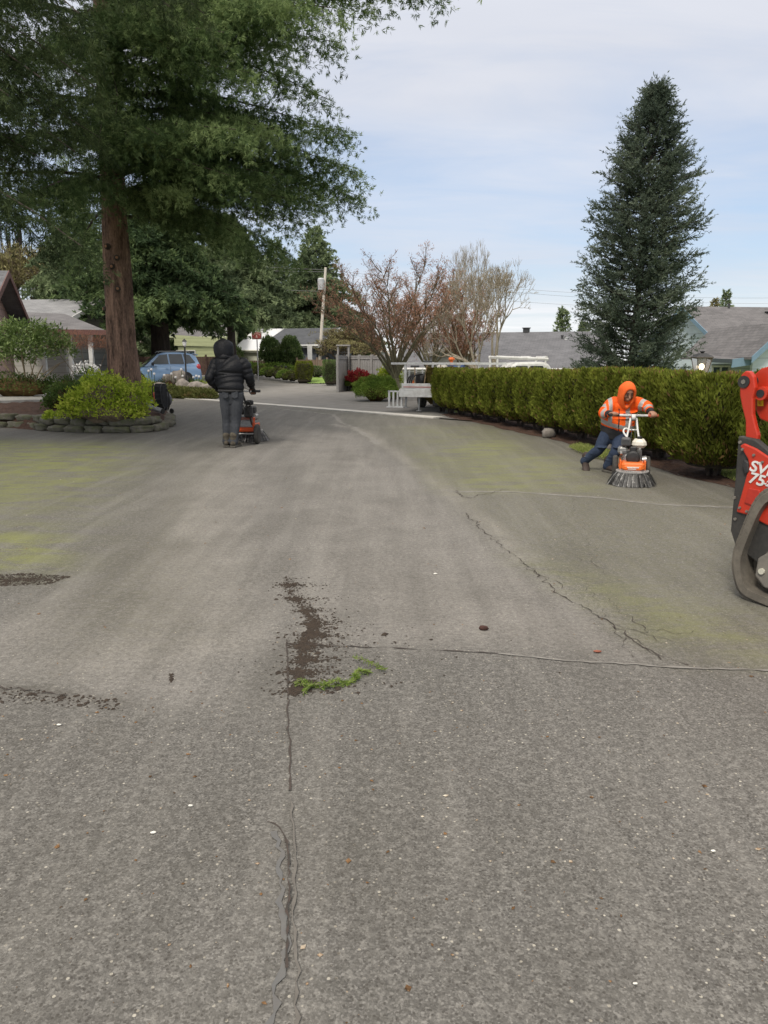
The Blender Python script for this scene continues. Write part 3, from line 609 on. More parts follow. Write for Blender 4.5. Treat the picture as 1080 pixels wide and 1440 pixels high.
# --- blue green cedar behind the hedge
cz = P(885, 528, 21)
cprof = lambda f: float(np.interp(f, [0, .05, .15, .35, .6, .75, .88, .96, 1], [.45, .72, 1.0, .98, .93, .72, .44, .19, .02]))
cg = float(gz(cz[0], 21)); cH = P(925, 112, 21)[2]-cg
def cedar(name, loc, H, R, seed, label, nb=820):
    rg = np.random.default_rng(seed); o = empty(name, loc, 0, label, 'tree'); S, D, LL, TN = [], [], [], []; ms = MB(); lx = (P(925, 112, 21)[0]-loc[0])/H
    for i in range(nb):
        f = ((i+.5)/nb)**.9; z = .5+(H-.55)*f; a = i*2.39996+rg.normal()*.4; L = R*cprof(f)*rg.choice([rg.uniform(.55, 1.0), rg.uniform(.95, 1.22)], p=[.7, .3])
        d = A_([cos(a), sin(a), 0]); s_ = A_([-sin(a), cos(a), 0]); k = 6; up = rg.uniform(.15, .55)
        if f > .85: up += (f-.85)*9; L *= 1-.5*(f-.85)/.15
        z0 = z-L*.25; pts = A_([A_([lx*z*1.0, 0, z0])+d*L*t+A_([0, 0, 1])*L*up*t**1.6+s_*rg.normal()*.03 for t in np.linspace(0, 1, k)])
        if i % 2 == 0: ms.tube(pts, [.022*(1-j/(k-.9))+.004 for j in range(k)], n=4, caps=False)
        tn = rg.uniform(-.05, .5)
        for j in range(int(8+9*L)):
            t = rg.uniform(.15, 1)**.7; x = t*(k-1); i0 = min(int(x), k-2); p = pts[i0]*(1-x+i0)+pts[i0+1]*(x-i0)
            dl = vn(d*.8+s_*rg.normal()*.75+A_([0, 0, rg.normal()*.45+.2])); S.append(p); D.append(dl); LL.append(rg.uniform(.12, .42)); TN.append(tn+t*.3)
    ms.tube([(lx*z, 0, z) for z in np.linspace(-.3, H-.2, 8)], [.16*(1-j/7.5) for j in range(8)], n=10)
    ms.build('trunk', BK_dark, o)
    V, T = on_twigs(A_(S), A_(D), A_(LL), 22, -.10, .075, .019, .5, rg, -.05, A_(TN)); quads('crown', V, LF_cedar, o, T); return o
cedar('cedar_tree', (cz[0], 21, cg), cH*.985, 1.45, 4, 'tall columnar blue green conifer standing behind the clipped hedge')
# --- conifers far behind
bgprof = lambda f: float(np.interp(f, [0, .1, 1], [.8, 1, .05]))
def bg_tree(px, Y, ytop_px, Rm, mat, seed, label, zb=.6, nb=70, hang=.25, tr=.25, per=9, group='conifers behind the houses'):
    q = P(px, ytop_px, Y); x = (px-540)/F*Y*1.0
    return conifer('conifer_tree', (q[0], Y, float(gz(q[0], Y))), q[2]-float(gz(q[0], Y)), Rm, tr, zb, bgprof, nb, label, 'tree', mat, BK_dark, seed, .10, .28, .26, .075, per+7, 9, .36, hang*.5, group=group, spread=.65, weep=.05, tuft=(.19, 9))
bg_tree(212, 36, 255, 4.6, LF_bg2, 21, 'dark conifer with bare lower trunk just beyond the blue car', 3.4, 110, .5, .55, 11)
bg_tree(318, 44, 300, 4.2, LF_bg, 22, 'dark conifer sweeping low in front of the yellow green house', 3.7, 90, .4, .3, 11)
bg_tree(100, 48, 258, 5.0, LF_bg, 23, 'broad green conifer behind the grey roofed house on the left', 1.2, 100, .35, .35, 11)
bg_tree(443, 62, 318, 6.4, LF_bg, 24, 'layered green conifer behind the grey house, with the utility pole before it', .5, 130, .3, .3, 12)
bg_tree(388, 68, 335, 5.4, LF_bg, 25, 'lower green conifer to the left of the layered one behind the grey house', .5, 90)
bg_tree(335, 62, 325, 5.4, LF_bg, 26, 'green conifer behind the white roofed building', .5, 90)
bg_tree(262, 58, 330, 5, LF_bg2, 27, 'dark green conifer behind the yellow green house', .5, 90)
bg_tree(160, 62, 345, 5.5, LF_bg2, 28, 'dark conifer seen to the left of the thick fir trunk', .5, 90)
bg_tree(70, 66, 378, 5, LF_bg2, 29, 'low dark conifer beyond the pink gabled house', .5, 80)
bg_tree(792, 60, 432, 2.0, LF_bg, 30, 'small pointed conifer over the long grey roof, left of the cedar', .5, 60)
bg_tree(822, 58, 452, 1.7, LF_bg, 31, 'short conifer tucked against the cedar over the grey roof', .5, 50)
bg_tree(1022, 60, 408, 1.5, LF_bg, 32, 'small pointed conifer above the right house roof', .5, 50)
bg_tree(1006, 62, 420, 1.5, LF_olive, 33, 'olive coloured treetop beside the pointed conifer over the right roof', .5, 50)
# --- bare deciduous trees
def bare(name, loc, H, spread, seed, label, wood, bud=None, r0=.14, levels=6, stems=1, budsize=.05, nbud=2, up=.25, fork=1.15, cat='tree', trunk_h=.9, wmul=1.0, group=None, wide=.55, shrink=.78):
    rg = np.random.default_rng(seed); o = empty(name, loc, 0, label, cat, group); mt = MB(); ml = MB(); B = []; segs = []
    def grow(p, d, r, l, lv):
        q = p; dd = d; k = 2 if lv > 3 else 3; pts = [p]
        for i in range(k):
            dd = vn(dd+rg.normal(size=3)*.13+A_([0, 0, .06])); q = q+dd*l/k; pts.append(q)
        r1 = r*.72; (mt if lv <= 1 else ml).tube(pts, [r+(r1-r)*i/k for i in range(k+1)], n=7 if lv < 2 else (4 if lv < 4 else 3), caps=False)
        if lv >= levels-1 and bud is not None:
            for i in range(nbud): B.append((pts[rg.integers(1, k+1)]+rg.normal(size=3)*.02, dd+rg.normal(size=3)*.6))
        if lv >= levels: return
        nc = rg.choice([2, 3], p=[.45, .55]) if lv < levels-2 else rg.choice([2, 3, 4], p=[.3, .4, .3])
        ph = rg.uniform(0, 2*pi)
        for c in range(nc):
            a = ph+c*2*pi/nc+rg.normal()*.3; s_ = vn(np.cross(dd, [.3, .2, 1])); t_ = np.cross(dd, s_); w_ = wide*rg.uniform(.6, 1.25)
            nd_ = vn(dd+(s_*cos(a)+t_*sin(a))*w_+A_([0, 0, up*.3])); nd_[2] = max(nd_[2], -.1)
            grow(q, nd_, max(r1*rg.uniform(.62, .9), .0055*wmul), l*rg.uniform(shrink-.12, shrink+.08), lv+1)
    for pas in (0, 1):
      rg = np.random.default_rng(seed); mt.v, mt.f, mt.m, ml.v, ml.f, ml.m = [], [], [], [], [], []; B.clear()
      for s in range(stems):
          a = s*2*pi/max(stems, 1)+rg.uniform(0, 1); ti = 0 if stems == 1 else .35
          grow(A_([cos(a)*.06*(stems > 1), sin(a)*.06*(stems > 1), 0]), vn(A_([cos(a)*ti, sin(a)*ti, 1])), r0, trunk_h, 0)
      V = A_(mt.v+ml.v); sx_ = spread/np.percentile(np.abs(V[:, :2]), 99); sz = H/V[:, 2].max(); r0 = r0/max(sx_, 1) if pas == 0 else r0
    for m_, nm in ((mt, 'trunk'), (ml, 'crown_branches')):
        m_.v = [(x*sx_ if z > .3 else x*(1+(sx_-1)*z/.3), y*sx_ if z > .3 else y*(1+(sx_-1)*z/.3), z*sz) for x, y, z in m_.v]; m_.build(nm, wood, o, True)
    if bud is not None and B:
        C = A_([b[0] for b in B])*[sx_, sx_, sz]; D = A_([b[1] for b in B]); k = len(C)
        V = leaf(C, D, budsize*rg.uniform(.5, 1.5, k), budsize*.35*rg.uniform(.6, 1.3, k), rg); quads('buds', V, bud, o, rg.uniform(0, 1, k))
    return o
def gat(px, Y): 
    q = P(px, 500, Y); return (q[0], Y, float(gz(q[0], Y)))
def maple(loc, H, R, seed, label, ns=11, r0=.13, trunk_h=.75):
    rg = np.random.default_rng(seed); o = empty('maple_tree', loc, 0, label, 'tree'); mt, ml = MB(), MB(); S, D, L, B = [], [], [], []
    mt.tube([(0, 0, -.1), (.02, 0, .3), (.0, .03, trunk_h)], [r0*1.35, r0, r0*.95], n=9)
    for i in range(ns):
        a = i*2.39996+rg.normal()*.2; rr = R*(.25+.75*((i+.5)/ns)**.6); hh = H*math.sqrt(max(.12, 1-.62*(rr/R)**2))*rg.uniform(.92, 1.0); d = A_([cos(a), sin(a), 0]); sd = A_([-sin(a), cos(a), 0]); cv = rg.normal()*.25
        ph = rg.uniform(0, 6); K = 14; pts = [A_([0, 0, trunk_h*.9])+d*rr*t**1.15+sd*(cv*t*t+.06*sin(t*9+ph))+A_([0, 0, (hh-trunk_h)*t**.85+.05*sin(t*11+ph)]) for t in np.linspace(0, 1, K)]
        mt.tube(pts, [max(r0*.42*(1-t)**1.1, .008) for t in np.linspace(0, 1, K)], n=6, caps=False)
        for j in range(13):
            t = .22+.78*(j+rg.uniform())/13; x = t*(K-1); k = min(int(x), K-2); p = pts[k]+(pts[k+1]-pts[k])*(x-k); tg = vn(pts[k+1]-pts[k]); ln = R*rg.uniform(.22, .42)*(1.25-t*.7)
            dd = vn(tg*.7+sd*(1 if j % 2 else -1)*rg.uniform(.4, 1)+A_([0, 0, rg.uniform(.0, .7)])+rg.normal(size=3)*.2); q = [p+dd*ln*u+A_([0, 0, .18*ln*u*u])+rg.normal(size=3)*.02*ln for u in (0, .33, .66, 1)]
            ml.tube(q, [.016*(1-u)+.005 for u in (0, .33, .66, 1)], n=4, caps=False)
            for m_ in range(9):
                u = rg.uniform(.15, 1)*2.999; k2 = int(u); p2 = q[k2]+(q[k2+1]-q[k2])*(u-k2); d2 = vn(dd*.6+rg.normal(size=3)*.6+A_([0, 0, .25])); l2 = rg.uniform(.18, .45)*R/3
                e1 = p2+d2*l2; ml.tube([p2, p2+d2*l2*.5+rg.normal(size=3)*.015, e1], [.006, .005, .003], n=3, caps=False)
                for n_ in range(2):
                    d3 = vn(d2+rg.normal(size=3)*.5); ml.tube([p2+d2*l2*.5, p2+d2*l2*.5+d3*l2*.5], [.0045, .003], n=3, caps=False); B.append((p2+d2*l2*.5+d3*l2*.5*rg.uniform(.3, 1.1), d3))
                B.append((e1, d2)); B.append((p2+d2*l2*rg.uniform(0, 1), d2+rg.normal(size=3)))
    mt.build('trunk', BK_moss, o, True); ml.build('crown_branches', BK_tan, o)
    C = A_([b[0] for b in B]); Dd = A_([b[1] for b in B]); C = np.repeat(C, 3, 0)+rg.normal(size=(3*len(C), 3))*.035; Dd = np.repeat(Dd, 3, 0)+rg.normal(size=C.shape)*.5; k = len(C)
    quads('buds', leaf(C, Dd, .065*rg.uniform(.5, 1.5, k), .021*rg.uniform(.6, 1.3, k), rg), LF_bud, o, rg.uniform(0, 1, k)); return o
q = gat(556, 27); maple(q, P(545, 357, 27)[2]-q[2], 2.95, 41, 'mossy bare maple with reddish twigs to the right of the grey fence', 13, .15)
q = gat(606, 30); maple(q, P(610, 374, 30)[2]-q[2], 2.3, 42, 'reddish brown bare tree behind the white trailer', 10, .11)
q = gat(652, 28); maple(q, P(655, 388, 28)[2]-q[2], 1.6, 43, 'slim reddish bare tree in front of the small white gable', 8, .09)
q = gat(658, 34); bare('bare_tree', q, P(650, 335, 34)[2]-q[2], 1.5, 44, 'tall pale twigged bare tree rising above the reddish maples', BK_grey, None, .10, 7, 1, up=.7, trunk_h=1.3, wide=.45)
q = gat(688, 26); bare('bare_tree', q, P(690, 360, 26)[2]-q[2], 2.1, 45, 'pale bare tree with open forked crown over the hedge and pickup', BK_grey, LF_tan, .12, 7, 2, .035, 1, .3, trunk_h=.9, wide=.55)
q = gat(485, 52); bare('bare_shrub', q, 3.0, 3.4, 46, 'olive brown leafless thicket behind the wooden fence and gate', BK_tan, LF_olive, .06, 6, 6, .15, 5, .2, cat='shrub', trunk_h=.5, wmul=2)
q = gat(60, 60); bare('bare_tree', (q[0], 60, 0), P(60, 335, 60)[2], 5.5, 47, 'olive tan bare broad tree beyond the pink gabled house', BK_tan, LF_olive, .3, 7, 2, .3, 4, .2, trunk_h=1.6, wmul=3)
q = gat(12, 62); bare('bare_tree', (q[0], 62, 0), P(10, 345, 62)[2], 4.5, 48, 'olive tan bare tree at the left edge above the pink house', BK_tan, LF_olive, .3, 7, 2, .3, 4, .2, trunk_h=1.6, wmul=3)
q = gat(28, 78); bare('poplar_tree', (q[0], 78, 0), P(28, 288, 78)[2], 1.3, 49, 'thin spiky bare poplars standing above the tan trees on the left', BK_dark, None, .2, 6, 3, up=2.5, trunk_h=3, wide=.18, wmul=5)
# --- shrubs
def bush(name, loc, ells, n, L, W, mat, label, cat='shrub', seed=1, group=None, up=.5, spread=.6, stems=None, shell=.55, lump=.18, rz=0, stem_mat=None, leafname='foliage', inner=True, obj=None):
    """ells: list of (cx,cy,cz,rx,ry,rz); leaves sit in the outer shell of lumpy ellipsoids"""
    rg = np.random.default_rng(seed); o = obj or empty(name, loc, rz, label, cat, group)
    ar = A_([e[3]*e[4]+e[4]*e[5]+e[3]*e[5] for e in ells]); cn = (n*ar/ar.sum()).astype(int); VV, TT = [], []
    for e, k in zip(ells, cn):
        d = vn(rg.normal(size=(k, 3))); d[:, 2] = np.abs(d[:, 2])*1.0-.35*rg.uniform(0, 1, k); d = vn(d)
        ph = rg.uniform(0, 6, 6); lu = 1+lump*(np.sin(d[:, 0]*6+ph[0])*np.sin(d[:, 1]*6+ph[1])+.6*np.sin(d[:, 2]*9+ph[2]+d[:, 0]*7))
        r = (shell+(1-shell)*rg.uniform(0, 1, k)**.5)*lu
        C = A_(e[:3])+d*A_(e[3:6])*r[:, None]; ok = C[:, 2] > .01; C = C[ok]; d2 = d[ok]
        D = d2+rg.normal(size=C.shape)*spread+A_([0, 0, up]); kk = len(C); s_ = rg.uniform(.6, 1.3, kk)
        VV.append(leaf(C, D, L*s_, W*s_, rg)); TT.append(np.clip((r[ok]-shell)/(1-shell), 0, 1)*.25+rg.uniform(0, .75, kk)*.8)
    quads(leafname, np.concatenate(VV), mat, o, np.concatenate(TT))
    if inner:
        mb = MB()
        for e in ells: mb.ell(e[:3], (e[3]*.62, e[4]*.62, e[5]*.62), 10, 7, fn=lambda d: 1+.15*sin(d[0]*9+d[1]*7))
        mb.build('inner_twigs', LF_dead if not stem_mat else stem_mat, o)
    if stems:
        mb = MB()
        for (a, b, r) in stems:
            a, b = A_(a, float), A_(b, float); m_ = (a+b)/2+A_([(b-a)[1]*.1, 0, .06]); mb.tube(spline([a, m_, b], 4), [r*(1-.06*i) for i in range(9)], n=6)
        mb.build('stem', stem_mat or BK_tan, o)
    return o
# clipped arborvitae hedge, one plant after another
def hedge_mesh(seed, w_, t_, h_, mat, dens=2600, flare=.72, inner_only=False):
    rg = np.random.default_rng(seed); n = int(dens*(2*(w_+t_)*h_+w_*t_)); u = rg.uniform(0, 1, n); top = u > .90
    a = rg.uniform(0, 2*pi, n); z = rg.uniform(.1, 1, n)**.85; ex_ = 5.0
    ca, sa = np.cos(a), np.sin(a); rr = 1/(np.abs(ca)**ex_+np.abs(sa)**ex_)**(1/ex_)
    ph = rg.uniform(0, 6, 8)
    lump = 1+.045*np.sin(a*3+ph[0]+z*2)+.035*np.sin(a*7+ph[1]-z*5)+.05*np.sin(z*9+ph[2]+a*2)+.03*np.sin(a*13+z*11+ph[3])
    prof = np.interp(z, [0, .12, .3, .6, .88, 1], [flare*.55, flare*.8, .93, 1.0, .95, .84])
    dep = 1-np.abs(rg.normal(size=n))*.07
    r = rr*lump*prof*dep; r[top] = rr[top]*rg.uniform(0, 1, top.sum())**.5*.84
    zz = z*h_; zz[top] = h_*(.985+.03*np.sin(ca[top]*4+ph[4])*np.sin(sa[top]*4+ph[5]))-rg.uniform(0, .05, top.sum())
    C = np.stack([r*ca*w_/2, r*sa*t_/2, zz], 1)
    out = np.stack([ca, sa, np.zeros(n)], 1); D = out*.35+A_([0, 0, .95])+rg.normal(size=(n, 3))*.34; D[top] = A_([0, 0, .8])+rg.normal(size=(top.sum(), 3))*.7
    s_ = rg.uniform(.6, 1.25, n); V = leaf(C, D, .075*s_, .024*s_, rg)
    cl = .5+.5*np.sin(a*9+ph[6]+z*3)*np.sin(z*14+ph[7]); T = .42*cl+rg.uniform(0, .42, n)+(z-.5)*.35+rg.uniform(-.12, .12)
    return V, T, top
def hedge_plant(p, rz, w_, t_, h_, seed, label, mat=None, dens=2600, group='clipped hedge shrubs in a row'):
    o = empty('hedge_shrub', p, rz, label, 'hedge', group); V, T, top = hedge_mesh(seed, w_, t_, h_, None, dens)
    zc = V[:, 0, 2]/h_; rg = np.random.default_rng(seed+50); brown = (rg.uniform(0, 1, len(V)) < np.interp(zc, [0, .16, .3, 1], [.75, .45, .05, .015])) | (top & (rg.uniform(0, 1, len(V)) < .55))
    quads('foliage', V[~brown], mat or LF_hedge, o, T[~brown]); quads('browned_twigs', V[brown], LF_dead, o, T[brown]*.9+.1)
    mb = MB(); prof = [(.30, .12), (.36, .3), (.40, .6), (.38, .85), (.28, .93), (0, .95)]
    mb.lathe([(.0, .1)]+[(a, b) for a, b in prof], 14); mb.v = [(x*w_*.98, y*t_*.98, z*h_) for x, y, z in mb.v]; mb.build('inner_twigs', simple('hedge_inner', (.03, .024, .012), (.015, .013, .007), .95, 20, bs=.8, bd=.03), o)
    mb = MB()
    for k in range(4):
        a = k*1.6+seed; mb.tube([(cos(a)*.05, sin(a)*.05, -.03), (cos(a)*.12, sin(a)*.1, .25*h_), (cos(a)*.16, sin(a)*.15, .6*h_)], [.03, .022, .012], n=6)
    mb.build('stem', BK_dark, o); return o
hl = [(4.05, 7.25, .72, .8), (3.98, 8.9, 1.22, 1.05)]  # x, y, length along the row, thickness for the two nearest
ang = lambda y: atan2(1.0, (hedge_x(y+.5)-hedge_x(y-.5)))
y = 9.95; i = 0; specs = []
lens = [1.15, .70, 1.05, .75, 1.2, .72, .95, 1.1, .68, .95, .82, .9, .7]
for L_ in lens:
    yc = y+L_/2*.96; specs.append((float(hedge_x(yc))+.47, yc, L_*.95, .92)); y += L_*.93
    if y > 20.2: break
lab = ['clipped shrub close behind the man in orange, third from the loader end']+['green clipped hedge shrub midway along the row between the man in orange and the trailer']*20
for k, (x, y_, L_, t_) in enumerate(hl+specs):
    far = k >= len(hl+specs)-2
    if k == 0: lb = 'narrow clipped hedge shrub at the near end, partly behind the red loader'
    elif k == 1: lb = 'largest clipped hedge shrub, bushy to the ground, right of the brush machine'
    elif far: lb = 'brown tinged clipped shrub at the far end of the hedge by the trailer' if k == len(hl+specs)-1 else 'second shrub from the far end of the hedge, beside the brown tinged one'
    else: lb = lab[k-2]
    hgt = float(np.interp(y_, [7, 9, 12, 19], [1.25, 1.22, 1.2, 1.12]))*(1+.02*sin(k*5))
    hedge_plant((x+(.02 if k else 0), y_, .02), ang(y_), L_, t_, hgt, 60+k, lb, LF_hedgeB if k == len(hl+specs)-1 else None, 3600 if k < 4 else 2600)
# ---- garden bed on the left: mulch, stone edging, shrubs
bedp = [(-16, 15.6), (-8.07, 15.7), (-6.9, 15.0), (-6.1, 14.65), (-5.2, 14.5), (-4.75, 14.55), (-4.55, 15.0), (-4.6, 16.0), (-4.95, 17.4), (-5.4, 19.0), (-6.3, 20.6), (-7.6, 22), (-10, 23.5), (-16, 24)]
gx, gy = np.meshgrid(np.arange(-16.2, -4.2, .09), np.arange(14.2, 24.3, .09)); d_ = pdist(gx, gy, bedp+[bedp[0]]); in_ = inside(gx, gy, bedp)
Z = np.where(in_, .26*ss(.02, .28, d_)+.10*ss(.5, 2.5, d_), -.02)+NR.normal(size=gx.shape)*.012
grid_mesh('garden_bed', gx, gy, Z, M_mulch, None, 'structure', in_ | (d_ < .1))
M_stone = simple('edging_stone', (.17, .155, .125), (.085, .08, .06), .95, 7, bs=.8, bd=.03, dirt=((.10, .115, .04), 5, .75))
def rock(name, c, s, seed, mat, label=None, cat=None, group=None, bl=0, rz=0, parent=None, n=14):
    rg = np.random.default_rng(seed); mb = MB(); ph = rg.uniform(0, 6, 6)
    def fn(d):
        e = 1/(abs(d[0])**7+abs(d[1])**7+abs(d[2])**7)**(1/7) if bl else 1
        return e*(1+.08*sin(d[0]*5+ph[0])+.08*sin(d[1]*6+ph[1]+d[2]*4)+.05*sin(d[2]*9+ph[2]+d[0]*8))
    mb.ell((0, 0, 0), s, n, 10, fn=fn); o = mb.build(name, mat, parent, not bl or True); o.location = [float(v) for v in c]; o.rotation_euler = (rg.normal()*.04, rg.normal()*.04, rz); return tag(o, label, cat, group)
path = [(-12.2, 15.75), (-8.07, 15.7), (-6.9, 15.0), (-6.1, 14.65), (-5.2, 14.5), (-4.75, 14.62), (-4.55, 15.05), (-4.6, 16.0), (-4.95, 17.4), (-5.3, 18.6)]
sp_ = spline([(x, y, 0) for x, y in path], 40); cum = np.concatenate([[0], np.cumsum([np.linalg.norm(sp_[i+1]-sp_[i]) for i in range(len(sp_)-1)])]); SPA = A_(sp_)
def along(s): return A_([np.interp(s, cum, SPA[:, k]) for k in range(2)])
for course in (0, 1):
    s = .1+course*.22; k = 0
    while s < cum[-1]-.3:
        L_ = rnd.uniform(.36, .56); c = along(s+L_/2); t = along(s+L_)-along(s); a = atan2(t[1], t[0]); nn_ = A_([-sin(a), cos(a)])
        if not (course == 1 and (s > 8.4)):
            h_ = rnd.uniform(.062, .075); zc = .06+course*.145
            rock('edging_stone', (c[0]+nn_[0]*(.10+.07*course+rnd.uniform(-.02, .02)), c[1]+nn_[1]*(.10+.07*course), zc+rnd.uniform(-.01, .01)), (L_/2*.97, .15, h_+.004), k+course*100, M_stone,
                 'mossy brown block in the lower course of the bed edging' if course == 0 else 'mossy flat block in the upper course of the bed edging', 'stone', 'mossy edging stones round the bed', 1, a)
        s += L_+.015; k += 1
# the lime green shrub, low dark shrubs and the rhododendron
c = G(140, 590, .28); bush('lime_shrub', (c[0]-.12, c[1]+.55, .22), [(0, 0, .38, .62, .55, .52), (.45, .1, .3, .5, .5, .42), (-.45, .0, .22, .45, .4, .34), (.1, -.25, .15, .8, .35, .28), (.55, .0, .15, .3, .35, .3), (-.1, .3, .6, .4, .35, .36)], 9500, .062, .036, LF_lime, 'bright lime green leafy shrub spilling over the mulch bed', seed=3, up=.35, spread=.8, stems=[((0, 0, 0), (.3*cos(a), .3*sin(a), .6), .012) for a in range(6)], shell=.35, stem_mat=BK_tan)
c = G(215, 575, .3); bush('lime_shrub', (c[0]-.6, c[1]+.9, .3), [(0, 0, .2, .5, .4, .34), (.35, .2, .15, .35, .3, .25)], 2600, .055, .03, LF_lime, 'small yellow tipped shrub behind the backpack blower', seed=5, up=.4, spread=.8)
c = G(80, 575, .35); bush('green_shrub', (c[0], c[1]+.6, .26), [(0, 0, .28, .5, .4, .36), (.35, .3, .35, .5, .4, .36), (-.3, .1, .14, .3, .3, .24)], 5200, .055, .03, LF_mid, 'dark green low shrub to the left of the lime green one', seed=6, up=.4, spread=.8, shell=.4)
c = G(75, 590, .3); bush('seedling', (c[0], c[1], .26), [(0, 0, .08, .18, .12, .12)], 260, .06, .03, LF_lime, 'small pale green seedling at the front of the mulch', 'plant', seed=7, inner=False, shell=.1)
c = G(8, 560, .3); bush('green_shrub', (c[0]-.1, c[1]+.1, .3), [(0, 0, .1, .3, .25, .16)], 500, .06, .03, LF_mid, 'low green clump on the mulch at the left edge', seed=8, inner=False, shell=.2)
c = G(35, 562, .34)
rz_ = [(-.05, .0, 1.35, .85, .7, .42), (.65, .1, 1.3, .6, .6, .36), (-.8, .1, 1.3, .7, .6, .45), (.2, -.3, 1.05, .8, .5, .34), (1.05, .1, 1.08, .35, .4, .26), (-.5, .3, .95, .7, .5, .4), (.1, .2, 1.62, .7, .5, .2)]
bush('rhododendron', (c[0], c[1]+.15, .3), [(a, b, z*1.18, p, q, r*1.35) for a, b, z, p, q, r in rz_], 6800, .105, .034, LF_rhodo, 'open multi stemmed rhododendron with long green leaves above bare pale stems', seed=9, up=.15, spread=.75, shell=.3, inner=False,
     stems=[((0, 0, -.1), (-.55, -.05, 1.1), .03), ((0, 0, -.1), (-.05, .05, 1.3), .035), ((.03, 0, 0), (.55, -.1, .95), .028), ((.1, 0, .15), (.95, .05, 1.0), .022), ((0, .03, .3), (.35, .2, 1.4), .02), ((-.1, 0, .4), (-.9, .1, 1.2), .02), ((-.05, 0, .5), (-.3, -.25, 1.25), .018), ((.3, -.05, .5), (.3, -.3, 1.1), .016), ((-.3, 0, .6), (-.55, .25, 1.3), .014), ((.5, -.1, .7), (1.2, .1, 1.1), .012), ((0, 0, .7), (.1, -.3, 1.35), .014)], stem_mat=simple('pale_stem', (.30, .24, .15), (.19, .15, .09), .9, 12))
c = gat(50, 20.5); bush('green_shrub', (c[0]-.6, 20.6, .35), [(0, 0, .3, 1.3, .6, .42), (1.4, .4, .25, 1.1, .6, .38), (-1.6, 0, .35, 1.2, .6, .5)], 7000, .07, .03, LF_mid, 'wide dark green shrub mass behind the rhododendron stems', seed=10, shell=.4)
c = gat(112, 21); bush('bare_shrub', (c[0], 21.5, .3), [(0, 0, 1.45, 1.3, .6, .42)], 2600, .10, .008, LF_bud, 'thin reddish leafless shrub in front of the grey roofed porch', seed=12, shell=.1, inner=False, stems=[((0, 0, 0), (x, .1, 1.5), .012) for x in (-1, -.6, -.2, .2, .6, 1.)], stem_mat=BK_tan)
c = G(112, 516, .5); bush('white_flower_shrub', (gat(112, 24)[0], 24.5, .3), [(0, 0, .65, .45, .4, .4)], 420, .05, .05, simple('white_petals', (.75, .74, .72), (.5, .5, .5)), 'white flowering shrub behind the grey green utility box', seed=13, shell=.5, inner=True, stem_mat=LF_mid)
c = gat(158, 23); bush('green_shrub', (c[0]-.1, 24.5, .3), [(0, 0, .3, .7, .5, .40)], 1500, .06, .03, LF_lime, 'yellowish shrub between the utility box and the fir trunk', seed=14)
# utility box
c = gat(106, 20.5); o = empty('utility_box', (c[0], 21.3, .36), .25, 'grey green metal utility box standing behind the lime shrub', 'utility box')
mu_ = simple('utility_green_paint', (.17, .20, .17), (.13, .155, .13), .55, 5, dirt=((.1, .09, .07), 6, .4)); mb = MB(); mb.box((0, 0, .30), (.68, .55, .56), bev=.02); mb.build('cabinet', mu_, o)
mb = MB(); mb.box((0, 0, .61), (.74, .61, .06), bev=.02); mb.build('lid', simple('utility_lid_paint', (.25, .28, .25), None, .5), o); mb = MB(); mb.box((0, -.285, .3), (.5, .02, .42), bev=.004); mb.box((.2, -.30, .3), (.03, .02, .1)); mb.build('door', mu_, o)
# concrete garden slab seen behind the mulch
mb = MB(); a = [G(-60, 549, .42), G(66, 553, .42), G(60, 563, .40), G(-60, 566, .40)]; mb.prism([(q[0], q[1], .33) for q in a], (0, 0, .09)); tag(mb.build('garden_path', M_conc), kind='structure')
# far juniper bed and the rock garden
c = gat(262, 28.5); bush('spreading_juniper', (c[0], 28, 0), [(-.6, .3, .12, 1.0, .7, .30), (.4, -.2, .08, .9, .6, .28), (.9, -.7, .05, .5, .5, .24)], 8000, .10, .03, LF_jun2, 'low spreading olive juniper at the corner beside the concrete strip', seed=15, up=.3, shell=.6)
M_rock = simple('garden_rock', (.30, .27, .24), (.14, .12, .11), .9, 5, bs=.7, bd=.03, dirt=((.08, .08, .05), 4, .5))
M_pink = simple('pinkish_rock', (.42, .33, .28), (.28, .22, .18), .9, 6)
for k, (px, py, w_, h_, m_, lb) in enumerate(((243, 556, .28, .13, M_pink, 'pinkish rounded rock right of the backpack blower'), (257, 558, .22, .10, M_pink, 'small flat pinkish rock in the middle of the three by the juniper'), (266, 559, .20, .12, M_pink, 'pinkish rock nearest the juniper foot'))):
    q = G(px, py); rock('garden_rock', (q[0], q[1], .05), (w_, w_*.7, h_), 200+k, m_, lb, 'rock', 'pinkish rocks by the juniper')
gY = 33.0
mb = MB(); 
for k in range(9):
    x = P(206+k*9.5, 540, gY)[0]; mb.box((x, gY-.9, .10), (.32, .25, .22), bev=.03)
o = mb.build('low_stone_kerb', M_stone); tag(o, 'long low stone kerb in front of the rock garden by the car', 'kerb')
gx, gy = np.meshgrid(np.linspace(P(192, 540, gY)[0], P(294, 540, gY)[0], 60), np.linspace(gY-1.1, gY+1.2, 20)); grid_mesh('rock_garden_soil', gx, gy, .16+.06*np.sin(gx*3)*np.sin(gy*4)+NR.normal(size=gx.shape)*.02-.25*(np.abs(gy-gY) > 1.05), M_mulch)
